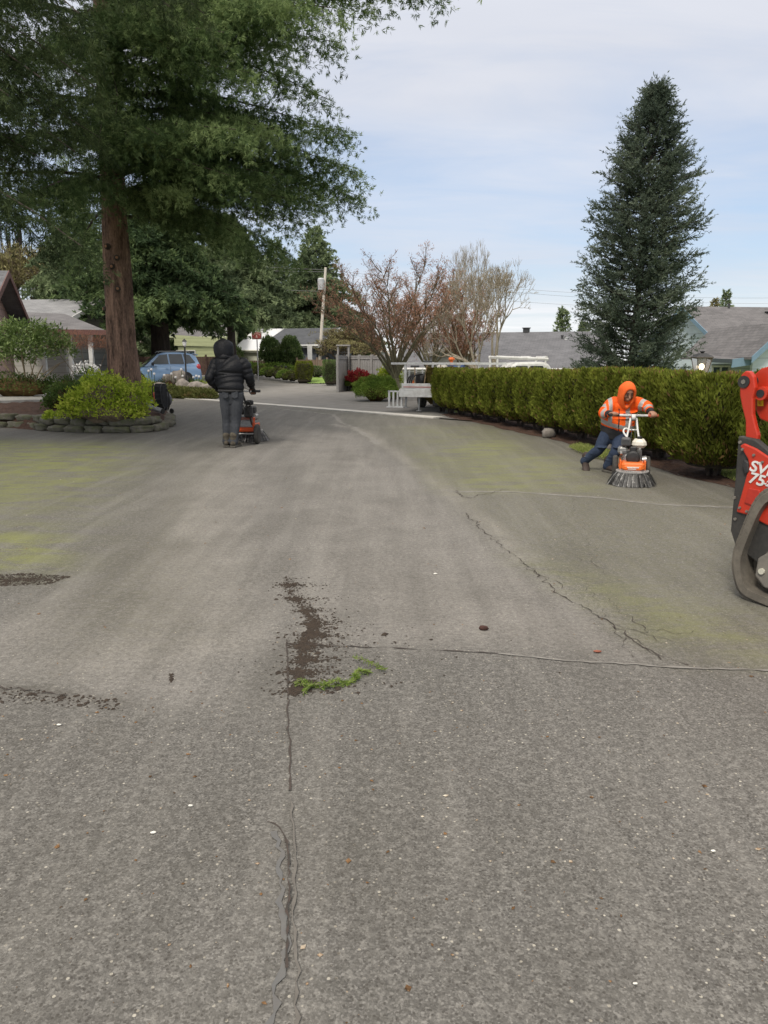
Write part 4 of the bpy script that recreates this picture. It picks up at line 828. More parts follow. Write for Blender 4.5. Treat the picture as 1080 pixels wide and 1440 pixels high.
for k, (px, py, Y_, w_, h_, lb) in enumerate(((252, 529, 32.6, .38, .34, 'largest grey pointed rock in the rock garden by the car'), (257, 541, 31.6, .34, .30, 'grey rock low in front of the largest one'), (277, 543, 31.2, .46, .22, 'flat dark rock at the right front of the rock garden'), (290, 545, 31, .27, .2, 'dark rock at the right end of the rock garden'), (236, 531, 32.8, .26, .2, 'small pale rock left of the largest rock'), (226, 541, 32, .3, .12, 'flat pale rock lying left of the lamp post'))):
    q = P(px, py, Y_); rock('garden_rock', (q[0], Y_, max(q[2]-h_*.2, h_*.5)), (w_, w_*.7, h_), 220+k, M_rock, lb, 'rock', 'rocks of the rock garden')
for k, (px, py, n_, m_, lb) in enumerate(((230, 524, 600, LF_jun2, 'pale green low plant in the rock garden'), (205, 525, 700, LF_lime, 'yellow green plant at the left of the rock garden'), (265, 532, 500, LF_mid, 'small green plant beside the lamp post foot'), (245, 519, 400, LF_bud, 'reddish dry plant before the car door'), (283, 534, 400, LF_lime, 'pale plant at the right end of the rock garden'))):
    q = P(px, py, 32.7); bush('garden_plant', (q[0], 32.7, .15), [(0, 0, .15, .42, .3, .28)], n_, .08, .025, m_, lb, 'plant', seed=230+k, inner=False, shell=.2)
for k, (px, py) in enumerate(((213, 521), (217, 527), (241, 527), (231, 529), (255, 521), (257, 530), (276, 530), (280, 531), (272, 532), (209, 523), (247, 532))):
    q = P(px, py, 32.2); mb = MB(); mb.tube([(0, 0, -.3), (0, 0, 0)], .012, n=5)
    o = empty('white_flower', (q[0], 32.2, q[2]), 0, 'small white garden ornament flower standing in the rock garden', 'flower', 'white flowers in the rock garden'); mb.build('stalk', LF_mid, o)
    mb = MB()
    for j in range(5): a = j*1.257; mb.ell((.025*cos(a), .025*sin(a), .04), (.028, .028, .05), 6, 4)
    mb.build('petals', simple('white_petals', (.75, .74, .72), (.5, .5, .5)), o)
# clipped balls and boxes along the far kerb, arborvitae, mounds by the trailer
def ball(px, py, w_, h_, mat, lb, group, seed, n=1700, sq=False, name='clipped_shrub', L=.09, W=.04):
    q = GT(px, py); k = w_/2; bz = q[2]
    if sq:
        o = empty(name, (q[0], q[1]+k, bz), 0, lb, 'shrub', group); V, T, top = hedge_mesh(seed, w_, w_, h_, None, n, .9); V = V.copy(); quads('foliage', V, mat, o, T)
        mb = MB(); mb.box((0, 0, h_*.48), (w_*.75, w_*.75, h_*.86), bev=.08); mb.build('inner_twigs', bpy.data.materials['hedge_inner'], o); return o
    return bush(name, (q[0], q[1]+k, bz), [(0, 0, h_*.5, k, k, h_*.52)], n, L, W, mat, lb, seed=seed, group=group, lump=.05, shell=.8, up=.3, spread=.5, stem_mat=bpy.data.materials['hedge_inner'])
gA = 'clipped low balls along the road edge'
for k, (px, py, w_, h_) in enumerate(((352, 530.5, 1.0, .65), (364, 532, 1.0, .66), (376, 534, 1.0, .64), (389, 536.0, 1.0, .68), (400, 538, .9, .6), (410, 539.2, .9, .6))):
    ball(px, py, w_, h_, LF_jun2 if k % 2 else LF_jun, 'low clipped round shrub in the row at the far road edge', gA, 300+k, 900)
for k, (px, w_, Y_, h_) in enumerate(((355, 2.6, 47.5, .75), (388, 2.6, 47, .75), (330, 3, 52, .95), (306, 3, 53, 1.0), (290, 2, 50, 1.1))):
    q = P(px, 520, Y_); bush('low_hedge', (q[0], Y_, .42), [(0, 0, h_*.45, w_/2, .7, h_*.55)], 1200, .12, .05, LF_jun, 'long low green hedge running behind the clipped balls', 'hedge', 310+k, 'low hedges behind the clipped balls', lump=.05, shell=.8, stem_mat=bpy.data.materials['hedge_inner'])
ball(427, 540, .88, 1.12, LF_hedge, 'box shaped clipped shrub with brown top, left of the grass patch', None, 320, 900, True)
ball(465, 543, .78, 1.25, LF_arb, 'tall dark box shaped shrub beside the grey gate', None, 321, 900, True)
ball(444, 534.5, 1.0, .72, LF_arb, 'dark low rounded shrub between the two box shaped ones', None, 322, 900)
for px, lb, ht, sd in ((376, 'left one of two round topped arborvitae before the grey house', 2.0, 1), (405, 'right one of two round topped arborvitae before the grey house', 2.05, 2)):
    q = P(px, 515, 47); bush('arborvitae', (q[0], 48.5, .40), [(0, 0, 1.15, .72, .7, 1.2), (-.1, 0, 1.9, .45, .45, .55), (.25, -.1, .8, .6, .6, .8)], 4200, .16, .06, LF_arb, lb, seed=330+sd, lump=.08, shell=.7, up=.9, group='pair of round arborvitae', stem_mat=bpy.data.materials['hedge_inner'])
q0_ = GT(444, 540); gx, gy = np.meshgrid(np.linspace(GT(430, 541)[0], GT(457, 541)[0], 24), np.linspace(q0_[1], q0_[1]+3, 16)); grid_mesh('grass_patch', gx, gy, gz(gx, gy)+.04+.10*np.clip((gy-q0_[1])/3, 0, 1)+NR.normal(size=gx.shape)*.01, simple('bright_grass', (.20, .30, .06), (.15, .24, .045), .95, 3, fine=40, bs=.8))
c = G(527, 566); bush('mounded_juniper', (c[0]+.02, c[1]+.8, 0), [(0, 0, .26, .70, .7, .40), (-.15, .6, .42, .62, .6, .40), (.25, .4, .42, .50, .6, .40)], 16000, .075, .022, LF_jun, 'bright green mounded juniper next to the trailer tail', seed=341, lump=.1, shell=.72, up=.15, spread=.5)
c = G(500, 551); bush('mounded_juniper', (c[0]-.02, c[1]+.7, 0), [(0, 0, .36, .50, .5, .44)], 4200, .075, .024, LF_jun, 'smaller rounded juniper between the grey fence and the larger mound', seed=342, lump=.06, shell=.75, up=.2)
c = P(504, 525, 33.5); bush('red_shrub', (c[0]+.05, 33.5, 0), [(0, 0, .52, .62, .5, .42)], 2600, .08, .04, LF_red, 'dark red leaved shrub in front of the grey fence', seed=343, shell=.6)
c = P(548, 530, 29); bush('green_shrub', (c[0], 29.5, 0), [(0, 0, .6, .5, .4, .62)], 1500, .10, .05, LF_lime, 'yellow green shrub between the maple trunk and the grey fence', seed=344, shell=.5)
# fir sprig lying on the asphalt
LF_sprig = leafmat('fresh_sprig_needles', ((.08, .13, .025), (.15, .23, .04), (.30, .38, .10)), .35, 20)
def sprig(pts, n, L_, W_, z0, parent, rg, sd):
    pts = [G(*q)+A_([0, 0, z0+.012*sin(i*2.1)]) for i, q in enumerate(pts)]; p = A_(spline(pts, 6)); S, D, T = [], [], []
    mb = MB(); mb.tube(p, [.0028]*len(p), n=5); mb.build('stalk', BK_moss, parent)
    k = rg.integers(0, len(p)-1, n); C = p[k]+(p[k+1]-p[k])*rg.uniform(0, 1, (n, 1)); tg = vn(p[k+1]-p[k]); D = tg*.5+rg.normal(size=(n, 3))*[.9, .9, .5]+A_([0, 0, .15]); C[:, 2] = np.maximum(C[:, 2], .006)
    D[:, 2] = np.where(C[:, 2] < .01, np.abs(D[:, 2]), D[:, 2]); quads('needles', leaf(C, D, L_*rg.uniform(.6, 1.2, n), W_, rg), LF_sprig, parent, rg.uniform(.1, .9, n)+.1)
rg_ = np.random.default_rng(77)
o = empty('fir_sprig', (0, 0, 0), 0, 'fresh green fir sprig lying beside the dirt pile on the asphalt', 'sprig')
sprig([(418, 966), (450, 969), (480, 966), (500, 958), (500, 957)], 300, .026, .0035, .012, o, rg_, 1)
sprig([(450, 972), (470, 965), (492, 963)], 240, .026, .0035, .016, o, rg_, 2); sprig([(496, 930), (512, 937), (530, 940), (541, 948)], 200, .024, .0035, .022, o, rg_, 3)
sprig([(498, 960), (505, 951), (520, 948)], 260, .024, .0035, .016, o, rg_, 4); sprig([(426, 978), (436, 970), (448, 968)], 160, .022, .0035, .01, o, rg_, 5); sprig([(414, 964), (425, 961), (432, 963)], 110, .02, .003, .008, o, rg_, 6)
M_chip = simple('bark_chip', (.06, .022, .014), (.035, .014, .01), .8, 40)
q = G(680, 886); rock('bark_chip', (q[0], q[1], .012), (.026, .014, .013), 401, M_chip, 'dark reddish bark chip lying alone on the asphalt', 'chip', n=10)
q = G(840, 918); rock('dry_leaf', (q[0], q[1], .008), (.022, .010, .006), 402, simple('dry_leaf', (.28, .09, .05), (.2, .06, .03)), 'small reddish leaf near the pavement joint', 'leaf', n=8)
for k, (px, py, s_, lb) in enumerate(((83, 1021, .010, 'white chip on the dark asphalt at the left, nearest the dusty area'), (216, 1173, .010, 'white pebble lying left of the sealed crack'), (268, 1135, .008, 'thin white flake above the white pebble'), (1003, 1199, .008, 'white chip at the lower right of the asphalt'), (612, 808, .014, 'pale flake on the dusty middle of the drive'), (893, 1386, .006, 'tiny white chip near the bottom right'))):
    q = G(px, py); rock('pale_chip', (q[0], q[1], .006), (s_, s_*.5, s_*.4), 410+k, simple('white_chip', (.75, .73, .68), (.6, .58, .5)), lb, 'chip', 'pale chips on the asphalt', n=8)
q = P(762, 596, 13.9); rock('garden_rock', (hedge_x(13.6)+.15, 13.6, .08), (.12, .1, .1), 430, M_rock, 'pale rock lying at the foot of the hedge', 'rock')
q = G(808, 628); rock('garden_rock', (hedge_x(11.3)+.25, 11.4, .1), (.12, .1, .13), 431, M_rock, 'grey rock at the hedge foot left of the man in orange', 'rock')
# ================================================================ houses, fences, poles
def shingle(name, c1, c2, c3=None):
    m, nt, nd, lk, b = nodes(name); co = nd.new('ShaderNodeTexCoord').outputs['UV']
    br = N(nd, 'ShaderNodeTexBrick', Scale=1.0); br.inputs['Brick Width'].default_value = .3; br.inputs['Row Height'].default_value = .14; br.inputs['Mortar Size'].default_value = .008
    lk.new(co, br.inputs[0]); br.inputs['Color1'].default_value = (*c1, 1); br.inputs['Color2'].default_value = (*c2, 1); br.inputs['Mortar'].default_value = (*[q*.45 for q in c2], 1); br.offset_frequency = 2
    n1 = noise(nd, lk, co, 1.2, 5, .6); n2 = noise(nd, lk, co, 9, 4, .6); wn = noise(nd, lk, co, 3.5, 2, .5, (1, 7, 1))
    c = mixc(nd, lk, mth(nd, lk, 'MULTIPLY', rampv(nd, lk, n1, .4, .7), .5), br.outputs[0], c3 or tuple(q*1.35 for q in c1)); c = mixc(nd, lk, mth(nd, lk, 'MULTIPLY', rampv(nd, lk, wn, .45, .7), .45), c, tuple(q*.6 for q in c2))
    c = mixc(nd, lk, mth(nd, lk, 'MULTIPLY', n2, .4), c, tuple(q*.7 for q in c1))
    lk.new(c, b.inputs['Base Color']); b.inputs['Roughness'].default_value = .9; bump(nd, lk, br.outputs['Fac'], -.4, .01, b); return m
def siding(name, c1, row=.28, vert=False, joint=.12):
    m, nt, nd, lk, b = nodes(name); co = nd.new('ShaderNodeTexCoord').outputs['Object']; s = nd.new('ShaderNodeSeparateXYZ'); lk.new(co, s.inputs[0])
    v = mth(nd, lk, 'ADD', s.outputs[0], s.outputs[1]) if vert else s.outputs[2]
    fr = mth(nd, lk, 'FRACT', mth(nd, lk, 'DIVIDE', v, row)); j = mth(nd, lk, 'LESS_THAN', fr, joint); n1 = noise(nd, lk, co, 2, 5, .6, (1, 1, 3) if not vert else (3, 3, .5)); 
    c = mixc(nd, lk, rampv(nd, lk, n1, .3, .7), c1, tuple(q*.86 for q in c1)); c = mixc(nd, lk, mth(nd, lk, 'MULTIPLY', j, .6), c, tuple(q*.42 for q in c1)); lk.new(c, b.inputs['Base Color']); b.inputs['Roughness'].default_value = .75
    bump(nd, lk, fr, .5, .02, b); return m
W_white = simple('white_trim_paint', (.72, .72, .70), (.6, .6, .58), .5, 3, dirt=((.35, .33, .3), 3, .35)); R_grey = shingle('grey_shingles', (.155, .155, .165), (.105, .105, .112)); R_brown = shingle('brown_grey_shingles', (.165, .157, .158), (.105, .10, .102))
R_dark = shingle('charcoal_shingles', (.085, .09, .098), (.055, .058, .065)); R_light = shingle('light_grey_shingles', (.25, .25, .25), (.18, .18, .185))
def slab(mb, q, th, uvs=None):
    q = [np.asarray(p, float) for p in q]; n = nrm(np.cross(q[1]-q[0], q[3]-q[0])); mb.prism(q, n*-th)
def roof_uv(o, u, v0):  # uv in metres: along the ridge, and down the slope
    me = o.data; uv = me.uv_layers.new(name='uv'); 
    for p in me.polygons:
        n = p.normal; d = nrm(np.cross(A_(n), u))
        for li in p.loop_indices:
            co = A_(me.vertices[me.loops[li].vertex_index].co); uv.data[li].uv = (float(co@u), float(co@d))
def house(name, A, B, W, eave, ridge, base, wall, roof, trim, label, cat='house', over=.45, ends=(1, 1), wins=(), vents=(), gutter=True, group=None, gwall=None, rt=.12, ridge_off=.5, gwin=()):
    """A,B: the front eave's ends (xy), W: depth to the back eave; all parts are children"""
    A, B = A_(A[:2], float), A_(B[:2], float); L = np.linalg.norm(B-A); u2 = (B-A)/L; v2 = A_([-u2[1], u2[0]]); u = A_([*u2, 0]); v = A_([*v2, 0]); Z = A_([0, 0, 1.])
    o = empty(name, (A[0], A[1], base), atan2(u2[1], u2[0]), label, cat, group); eave -= base; ridge -= base
    # local frame: x along eave, y depth
    X_, Y_ = A_([1., 0, 0]), A_([0, 1., 0]); rd = W*ridge_off; sl = (ridge-eave)/rd
    mb = MB(); q = lambda x, y, z: A_([x, y, z], float); we = eave+over*sl-.05
    x0, x1, y0, y1 = over*ends[0], L-over*ends[1], over, W-over
    mb.add([q(x0, y0, 0), q(x1, y0, 0), q(x1, y1, 0), q(x0, y1, 0), q(x0, y0, we), q(x1, y0, we), q(x1, y1, we), q(x0, y1, we), q(x0, rd, ridge-.05), q(x1, rd, ridge-.05)],
           [(0, 1, 5, 4), (2, 3, 7, 6), (1, 2, 6, 9, 5), (3, 0, 4, 8, 7)]); mb.build('wall', wall, o)
    mb = MB(); slab(mb, [q(0, 0, eave), q(L, 0, eave), q(L, rd, ridge), q(0, rd, ridge)], rt); slab(mb, [q(L, W, eave), q(0, W, eave), q(0, rd+.003, ridge), q(L, rd+.003, ridge)], rt)
    r = mb.build('roof', roof, o); roof_uv(r, X_, 0)
    for xx in (-.03, L+.0):   # rake boards
        mb = MB()
        for (ya, yb) in ((0, rd), (W, rd)):
            mb.prism([q(xx, ya, eave-rt*1.5), q(xx, ya, eave+.015), q(xx, yb, ridge+.015), q(xx, yb, ridge-rt*1.5)], (.03, 0, 0))
        mb.build('rake_board', trim, o)
    mb = MB(); mb.box((L/2, -.02, eave-.09), (L, .035, .17)); mb.build('fascia', trim, o)
    if gutter: mb = MB(); mb.tube([(0, -.08, eave-.03), (L, -.08, eave-.03)], .06, n=8); mb.build('gutter', W_white if trim is W_white else trim, o)
    for (x, z, w_, h_) in wins:
        z -= base; mb = MB(); y = y0-.03
        for (cx_, cz_, ww, hh) in ((x, z+h_/2, w_+.12, .06), (x, z-h_/2, w_+.12, .06), (x-w_/2-.03, z, .06, h_-.064), (x+w_/2+.03, z, .06, h_-.064), (x, z, .04, h_-.064)): mb.box((cx_, y, cz_), (ww, .08, hh))
        f = mb.build('window', W_white, o); mb = MB(); mb.box((x, y+.02, z), (w_, .02, h_)); mb.build('pane', glass(), f)
    for (x, t, w_, h_, m_) in vents:
        mb = MB(); y = rd*t; z = eave+(ridge-eave)*t; mb.tube([(x, y, z-.1), (x, y, z+h_)], w_/2, n=8); mb.tube([(x, y, z+h_), (x, y, z+h_+.04)], w_/2*1.3, n=8); mb.build('roof_vent', m_, o)
    return o
dkm = simple('dark_vent_metal', (.05, .05, .05)); ltm = simple('light_vent_metal', (.6, .6, .6))
# long grey house
A = P(552, 500, 37); B = P(852, 500, 34)
hs = house('long_house', A, B, 9, .98, 2.80, -1.3, siding('pale_grey_siding', (.50, .51, .53)), R_grey, W_white, 'long low house with grey shingle roof behind the hedge and bare trees', vents=((7.8, .8, .12, .12, dkm), (8.0, .78, .2, .06, ltm), (9.35, .42, .22, .06, ltm), (5.9, 1.0, .35, .18, dkm)), wins=((7.6, .2, 1.6, 1.0), (9.2, .2, .9, .9)))
mb = MB(); mb.box((6.6, .25, .9), (1.2, .3, 2.0)); mb.build('brick_pier', simple('tan_brick', (.30, .20, .13), (.22, .14, .1), .9, 12), hs)
A = P(604.5, 500, 30.5); B = P(604.5, 500, 36.5)
gA_ = P(637, 500, 31); ex_ = P(670, 500, 31)[0]-P(604, 500, 31)[0]
# small front gable: ridge runs away from the camera
def gable_front(name, cx_, Y_, w_, depth, eave, apex, base, wall, roof, trim, label=None, parent=None, rot=0, gar=None):
    """gable end faces -y; placed by the middle of its front"""
    o = house(name, (0, 0), (depth, 0), w_, eave-base, apex-base, 0, wall, roof, trim, label, over=.2, gutter=False, rt=.07)
    o.rotation_euler = (0, 0, pi/2+rot); ca, sa = cos(rot), sin(rot); o.location = (cx_+w_/2*ca, Y_+w_/2*sa, base); return o
o = gable_front('porch_gable', gA_[0], 31, ex_, 5, 1.62, 1.98, -1.3, siding('warm_grey_siding', (.44, .43, .42)), R_grey, W_white, 'small pale gabled wing with white rake boards above the trailer')
# blue grey house on the right
C0 = P(1029, 500, 30)[:2]; Bx = C0+A_([.99, .14])*15; W_blue = siding('blue_grey_siding', (.58, .66, .71), .36, False, .07); T_blue = simple('blue_trim_paint', (.17, .26, .34), (.13, .21, .28), .6, 3); gzz = -1.1
hb = house('blue_house', C0, Bx, 8.2, 1.52, 3.72, gzz, W_blue, R_brown, T_blue, 'pale blue grey gabled house with blue trim and brownish grey roof behind the hedge', vents=((2.2, .97, .10, .16, dkm), (3.9, .86, .32, .05, dkm)), over=.4)
def part_on(parent, name, mb, mat):   # world-space mesh hung under a thing
    o = mb.build(name, mat, None); o.parent = parent; o.matrix_parent_inverse = (parent_matrix(parent)).inverted(); return o
from mathutils import Matrix
def parent_matrix(p): return Matrix.Translation(p.location) @ p.rotation_euler.to_matrix().to_4x4()
# porch roof with its blue fascia, wall and window, and the cross gable
a, b, c, d = P(992, 515, 26), P(1031, 515, 25.5), P(1073, 505, 25.4), P(1140, 497, 25.4)
mb = MB(); th = A_([0, 0, -.05]); e0, e1, e2 = P(997, 504, 27), P(1029, 505.5, 25.6), P(1130, 492, 25.4); r0, r1 = P(1005, 494, 30), P(1150, 476, 30)
mb.add([e0, e1, e2, r1, r0]+[p+th for p in (e0, e1, e2, r1, r0)], [(0, 1, 2, 3, 4), (9, 8, 7, 6, 5), (0, 5, 6, 1), (1, 6, 7, 2), (2, 7, 8, 3), (3, 8, 9, 4), (4, 9, 5, 0)]); r_ = part_on(hb, 'porch_roof', mb, R_brown); roof_uv(r_, A_([1., 0, 0]), 0)
mb = MB(); mb.prism([e1+[0, 0, .01], e2+[0, 0, .01], e2-[0, 0, .27], e1-[0, 0, .27]], (0.01, -.04, 0)); part_on(hb, 'porch_fascia', mb, T_blue)
mb = MB(); mb.prism([e0+[0, 0, .01], e1+[0, -.05, .01], e1-[0, .05, .13], e0-[0, 0, .13]], (-.04, -.02, 0)); part_on(hb, 'porch_fascia', mb, simple('dark_fascia', (.07, .09, .10)))
wA, wB = P(1000, 515, 27.2), P(1075, 515, 26.6); mb = MB(); mb.prism([(wA[0], wA[1], -1.2), (wB[0], wB[1], -1.2), (wB[0], wB[1], 1.25), (wA[0], wA[1], 1.25)], (0, .15, 0)); part_on(hb, 'porch_wall', mb, W_blue)
cW = P(1013, 524, 26.95); mb = MB()
for (dx, dz, ww, hh) in ((0, .22, .66, .06), (0, -.24, .66, .06), (-.30, 0, .06, .40), (.30, 0, .06, .40), (0, 0, .05, .40)): mb.box((cW[0]+dx, cW[1], cW[2]-.0+dz), (ww, .06, hh))
f_ = part_on(hb, 'window', mb, W_white); mb = MB(); mb.box((cW[0], cW[1]+.04, cW[2]), (.58, .02, .44)); g_ = mb.build('pane', glass(), None); g_.parent = f_; g_.matrix_parent_inverse = (parent_matrix(hb)).inverted(); f_.matrix_parent_inverse = parent_matrix(hb).inverted()
g_.matrix_parent_inverse = Matrix.Identity(4)
g1, g2, g3 = P(1057, 502, 25), P(1112, 452, 25), P(1167, 498, 25)   # cross gable facing the camera
mb = MB(); 
for p_, q_ in ((g1, g2), (g2, g3)):
    mb.prism([p_, q_, q_+A_([0, 6, 0]), p_+A_([0, 6, 0])], (0, 0, -.08))
r_ = part_on(hb, 'gable_roof', mb, R_brown); roof_uv(r_, A_([0, 1., 0]), 0)
mb = MB(); mb.prism([g1+[0, 0, .02], g1-[0, 0, .2], g2-[0, 0, .2], g3-[0, 0, .2], g3+[0, 0, .02], g2+[0, 0, .02]], (0, -.05, 0)); part_on(hb, 'gable_rake', mb, T_blue)
mb = MB(); mb.prism([(g1[0]+.25, 25.4, -1.2), (g3[0]-.2, 25.4, -1.2), (g3[0]-.25, 25.4, g3[2]-.05), (g2[0], 25.4, g2[2]-.15), (g1[0]+.25, 25.4, g1[2]+.0)], (0, .15, 0)); part_on(hb, 'gable_wall', mb, W_blue)
# pink house, left
v_ = A_([-.29, .957]); Cn = A_([P(-14, 440, 22)[0], 22.0]); un = A_([v_[1], -v_[0]])
house('pink_house', Cn-un*10, Cn, 7.4, 2.75, 4.28, .0, siding('pink_siding', (.50, .34, .29), .24), R_grey, simple('rust_trim', (.16, .07, .06), (.1, .05, .04)), 'pinkish sided house with grey gable roof at the left edge', over=.6, rt=.14)
# grey roofed house with low porch
Cn = P(95, 450, 31)[:2]; v_ = A_([.10, .995]); un = A_([v_[1], -v_[0]])
hp = house('grey_roofed_house', Cn-un*9, Cn, 6.5, 3.0, 4.05, 0, siding('cream_siding', (.40, .38, .34)), R_light, W_white, 'low house with pale grey roof and white rake beyond the rhododendron', over=.5)
mb = MB(); a, b, c, d = P(90, 441, 31.5), P(150, 465, 27.5), P(148, 465.5, 29.5), P(20, 448, 31); e_ = P(60, 464, 27)
mb.prism([a, P(10, 438, 31.5), P(-20, 462, 27.5), b], (0, 0, -.09)); r_ = part_on(hp, 'porch_roof', mb, R_brown); roof_uv(r_, A_([1., 0, 0]), 0)
mb = MB(); mb.prism([b+[0, -.03, .02], P(-20, 462, 27.5)+[0, -.03, .02], P(-20, 462, 27.5)+[0, -.03, -.16], b+[0, -.03, -.16]], (0, -.03, 0)); part_on(hp, 'porch_fascia', mb, simple('rust_trim', (.16, .07, .06)))
for px in (98, 127, 60): x = P(px, 480, 27.8)[0]; mb = MB(); mb.box((x, 27.8, 1.1), (.14, .14, 2.4)); part_on(hp, 'porch_post', mb, W_white)
mb = MB(); x0, x1 = P(96, 480, 27.8)[0], P(129, 480, 27.8)[0]
for k in range(6): mb.box((x0+.1+k*(x1-x0-.2)/5, 27.8, .8), (.05, .05, .8))
mb.box(((x0+x1)/2, 27.8, 1.22), (x1-x0, .07, .06)); mb.box(((x0+x1)/2, 27.8, .42), (x1-x0, .07, .06)); part_on(hp, 'porch_rail', mb, W_white)
# houses at the far end
W_yel = siding('yellow_green_siding', (.46, .50, .28), .25)
A = P(238, 480, 52); B = P(322, 480, 52); house('yellow_green_house', A, B, 8, 2.9, 4.1, 0, W_yel, R_brown, simple('yellow_green_trim', (.46, .50, .30)), 'low yellow green house behind the blue car', wins=((1.0, 1.5, 1.2, 1.0),))
mb = MB(); hy = bpy.data.objects['yellow_green_house']; mb.prism([P(245, 471, 50), P(319, 476, 50), P(319, 488, 50), P(245, 486, 50)], (0, .2, 0)); part_on(hy, 'carport_fascia', mb, W_yel)
mb = MB(); mb.prism([P(150, 462, 55), P(207, 466, 55), P(207, 482, 55), P(150, 480, 55)], (0, .3, 0)); o = mb.build('distant_awning', simple('pale_pink_paint', (.55, .42, .40))); tag(o, 'pale pinkish strip of a building seen between the two fir trunks', 'building')
A = P(326, 480, 56); B = P(377, 482, 55); W_metal = simple('white_metal_roof', (.66, .67, .69), (.6, .61, .63), .5, 2, st=(6, 1, 1)); hw = house('white_roofed_building', A, B, 7, 2.05, 3.72, 0, siding('pale_cream_siding', (.52, .53, .42), .3), W_metal, simple('pale_cream_trim', (.6, .6, .5)), 'low building with white metal roof behind the man in the black jacket', over=.2)
A = P(366, 480, 51); B = P(448, 480, 49.5); house('grey_house', A, B, 7, 2.32, 3.55, 0, siding('slate_blue_siding', (.17, .185, .22), .3, True), R_dark, W_white, 'slate grey house with dark roof and white trim left of the utility pole', over=.35, wins=((1.2, 1.5, 1.0, .9),))
q = P(442, 496, 49.0); mb = MB(); mb.box((q[0]-.32, 49.3, 1.35), (.30, .10, 1.9)); part_on(bpy.data.objects['grey_house'], 'corner_board', mb, W_white)
o = gable_front('small_white_shed', P(539, 500, 48)[0], 48, 1.35, 3, 1.45, 2.1, 0, simple('white_wall', (.66, .70, .72), (.58, .62, .64)), R_brown, simple('tan_trim', (.5, .42, .34)), 'small white gabled shed showing behind the grey fence', )
# fences
def fence(name, px0, px1, Y0, Y1, zt, mat, label, posts=3, brd=.14, cat='fence', cap=True, postmat=None, pw=.1):
    a, b = P(px0, 520, Y0), P(px1, 520, Y1); d = b[:2]-a[:2]; L = np.linalg.norm(d); o = empty(name, (a[0], a[1], 0), atan2(d[1], d[0]), label, cat); mb = MB(); n = int(L/brd)
    for k in range(n): mb.box((brd*(k+.5), 0, zt/2), (brd*.93, .025, zt-.06*(not cap)+rnd.uniform(-.015, .015)*(not cap)), bev=0)
    mb.build('board_panel', mat, o)
    if cap: mb = MB(); mb.box((L/2, 0, zt+.03), (L, .12, .05)); mb.box((L/2, -.03, zt-.06), (L, .03, .09)); mb.build('top_rail', postmat or mat, o)
    for k in range(posts): mb = MB(); mb.box((L*k/(posts-1), -.02, (zt+.1)/2), (pw, pw, zt+.1)); mb.build('post', postmat or mat, o)
    return o
M_gf = simple('grey_fence_paint', (.33, .32, .31), (.26, .25, .24), .8, 3, st=(6, 6, 1), dirt=((.12, .12, .1), 5, .4)); M_bf = simple('weathered_fence_boards', (.24, .18, .13), (.13, .09, .06), .9, 5, st=(4, 4, .6)); M_db = simple('dark_brown_fence', (.10, .06, .045), (.06, .035, .028), .9, 5)
fence('grey_fence', 489, 541, 34.6, 33.4, 1.52, M_gf, 'grey painted board fence running right from the gate', 4)
fence('grey_fence', 474, 488.5, 32.6, 34.4, 1.52, M_gf, 'short angled grey fence panel with boards under the trellis arch', 2)
q = P(483, 505, 34.5); o = empty('trellis_arch', (q[0], 34.5, 0), 0, 'grey square topped trellis arch rising over the fence corner', 'arch'); mb = MB()
for x in (-.24, .24):
    m2 = MB(); m2.box((x, .0, 1.0), (.07, .5, 2.0)); m2.build('post', M_gf, o)
m2 = MB(); m2.box((0, 0, 2.03), (.62, .6, .06)); m2.build('crossbeam', M_gf, o); m2 = MB(); m2.box((0, .2, 1.72), (.4, .04, .04)); m2.build('crossbar', M_gf, o)
fence('wooden_fence', 418, 474, 45, 45, 1.42, M_bf, 'weathered brown board fence between the clipped shrubs', 5, .16, cap=False)
fence('brown_fence', 296, 374, 53, 53, 1.35, M_db, 'low dark brown fence below the white roofed building', 4, .16, cap=False)
fence('brown_fence', 196, 322, 48, 48, 1.6, M_db, 'dark brown fence behind the blue car', 5, .16, cap=False)
# utility pole and wires
q0, q1 = P(447, 512, 50), P(458, 376, 50); o = empty('utility_pole', (q0[0], 50, 0), 0, 'pale wooden utility pole with a transformer, left of the reddish maple', 'pole')
pm = simple('weathered_pole_wood', (.66, .61, .53), (.52, .47, .40), .9, 6, st=(3, 3, .3)); mb = MB(); tp = q1-A_([q0[0], 50, 0]); mb.tube([(0, 0, -.3), tp*.5, tp], [.11, .10, .08], n=10); mb.build('shaft', pm, o)
mb = MB(); c = tp*.86; mb.lathe([(.0, -.42), (.2, -.4), (.22, .25), (.16, .33), (0, .35)], 12, c=(c[0]-.22, -.18, c[2])); mb.build('transformer', simple('transformer_grey', (.5, .51, .52)), o)
def wire(a, b, sag, label, r=.014):
    pts = [a+(b-a)*t+A_([0, 0, -4*sag*t*(1-t)]) for t in np.linspace(0, 1, 14)]; mb = MB(); mb.tube(pts, r, n=4, caps=True); tag(mb.build('power_line', simple('wire', (.18, .18, .18), (.12, .12, .12))), label, 'wire', 'overhead wires')
tw = tp+A_([q0[0], 50, 0])
for k, (dz, px, py) in enumerate(((-.15, 120, 340), (-.28, 118, 352), (-1.5, 90, 372))): wire(tw+A_([-.06, -.05, dz]), P(px, py, 53), .35, ('top overhead wire running left from the pole', 'second overhead wire running left from the pole', 'lowest overhead wire running left below the transformer')[k])
for k, (dz, py) in enumerate(((-.15, 425), (-.28, 433), (-1.0, 441))): wire(tw+A_([.06, -.05, dz]), P(1090, py-6, 58), .5, ('top overhead wire running right towards the cedar', 'middle overhead wire running right towards the cedar', 'bottom overhead wire running right towards the cedar')[k], .007)
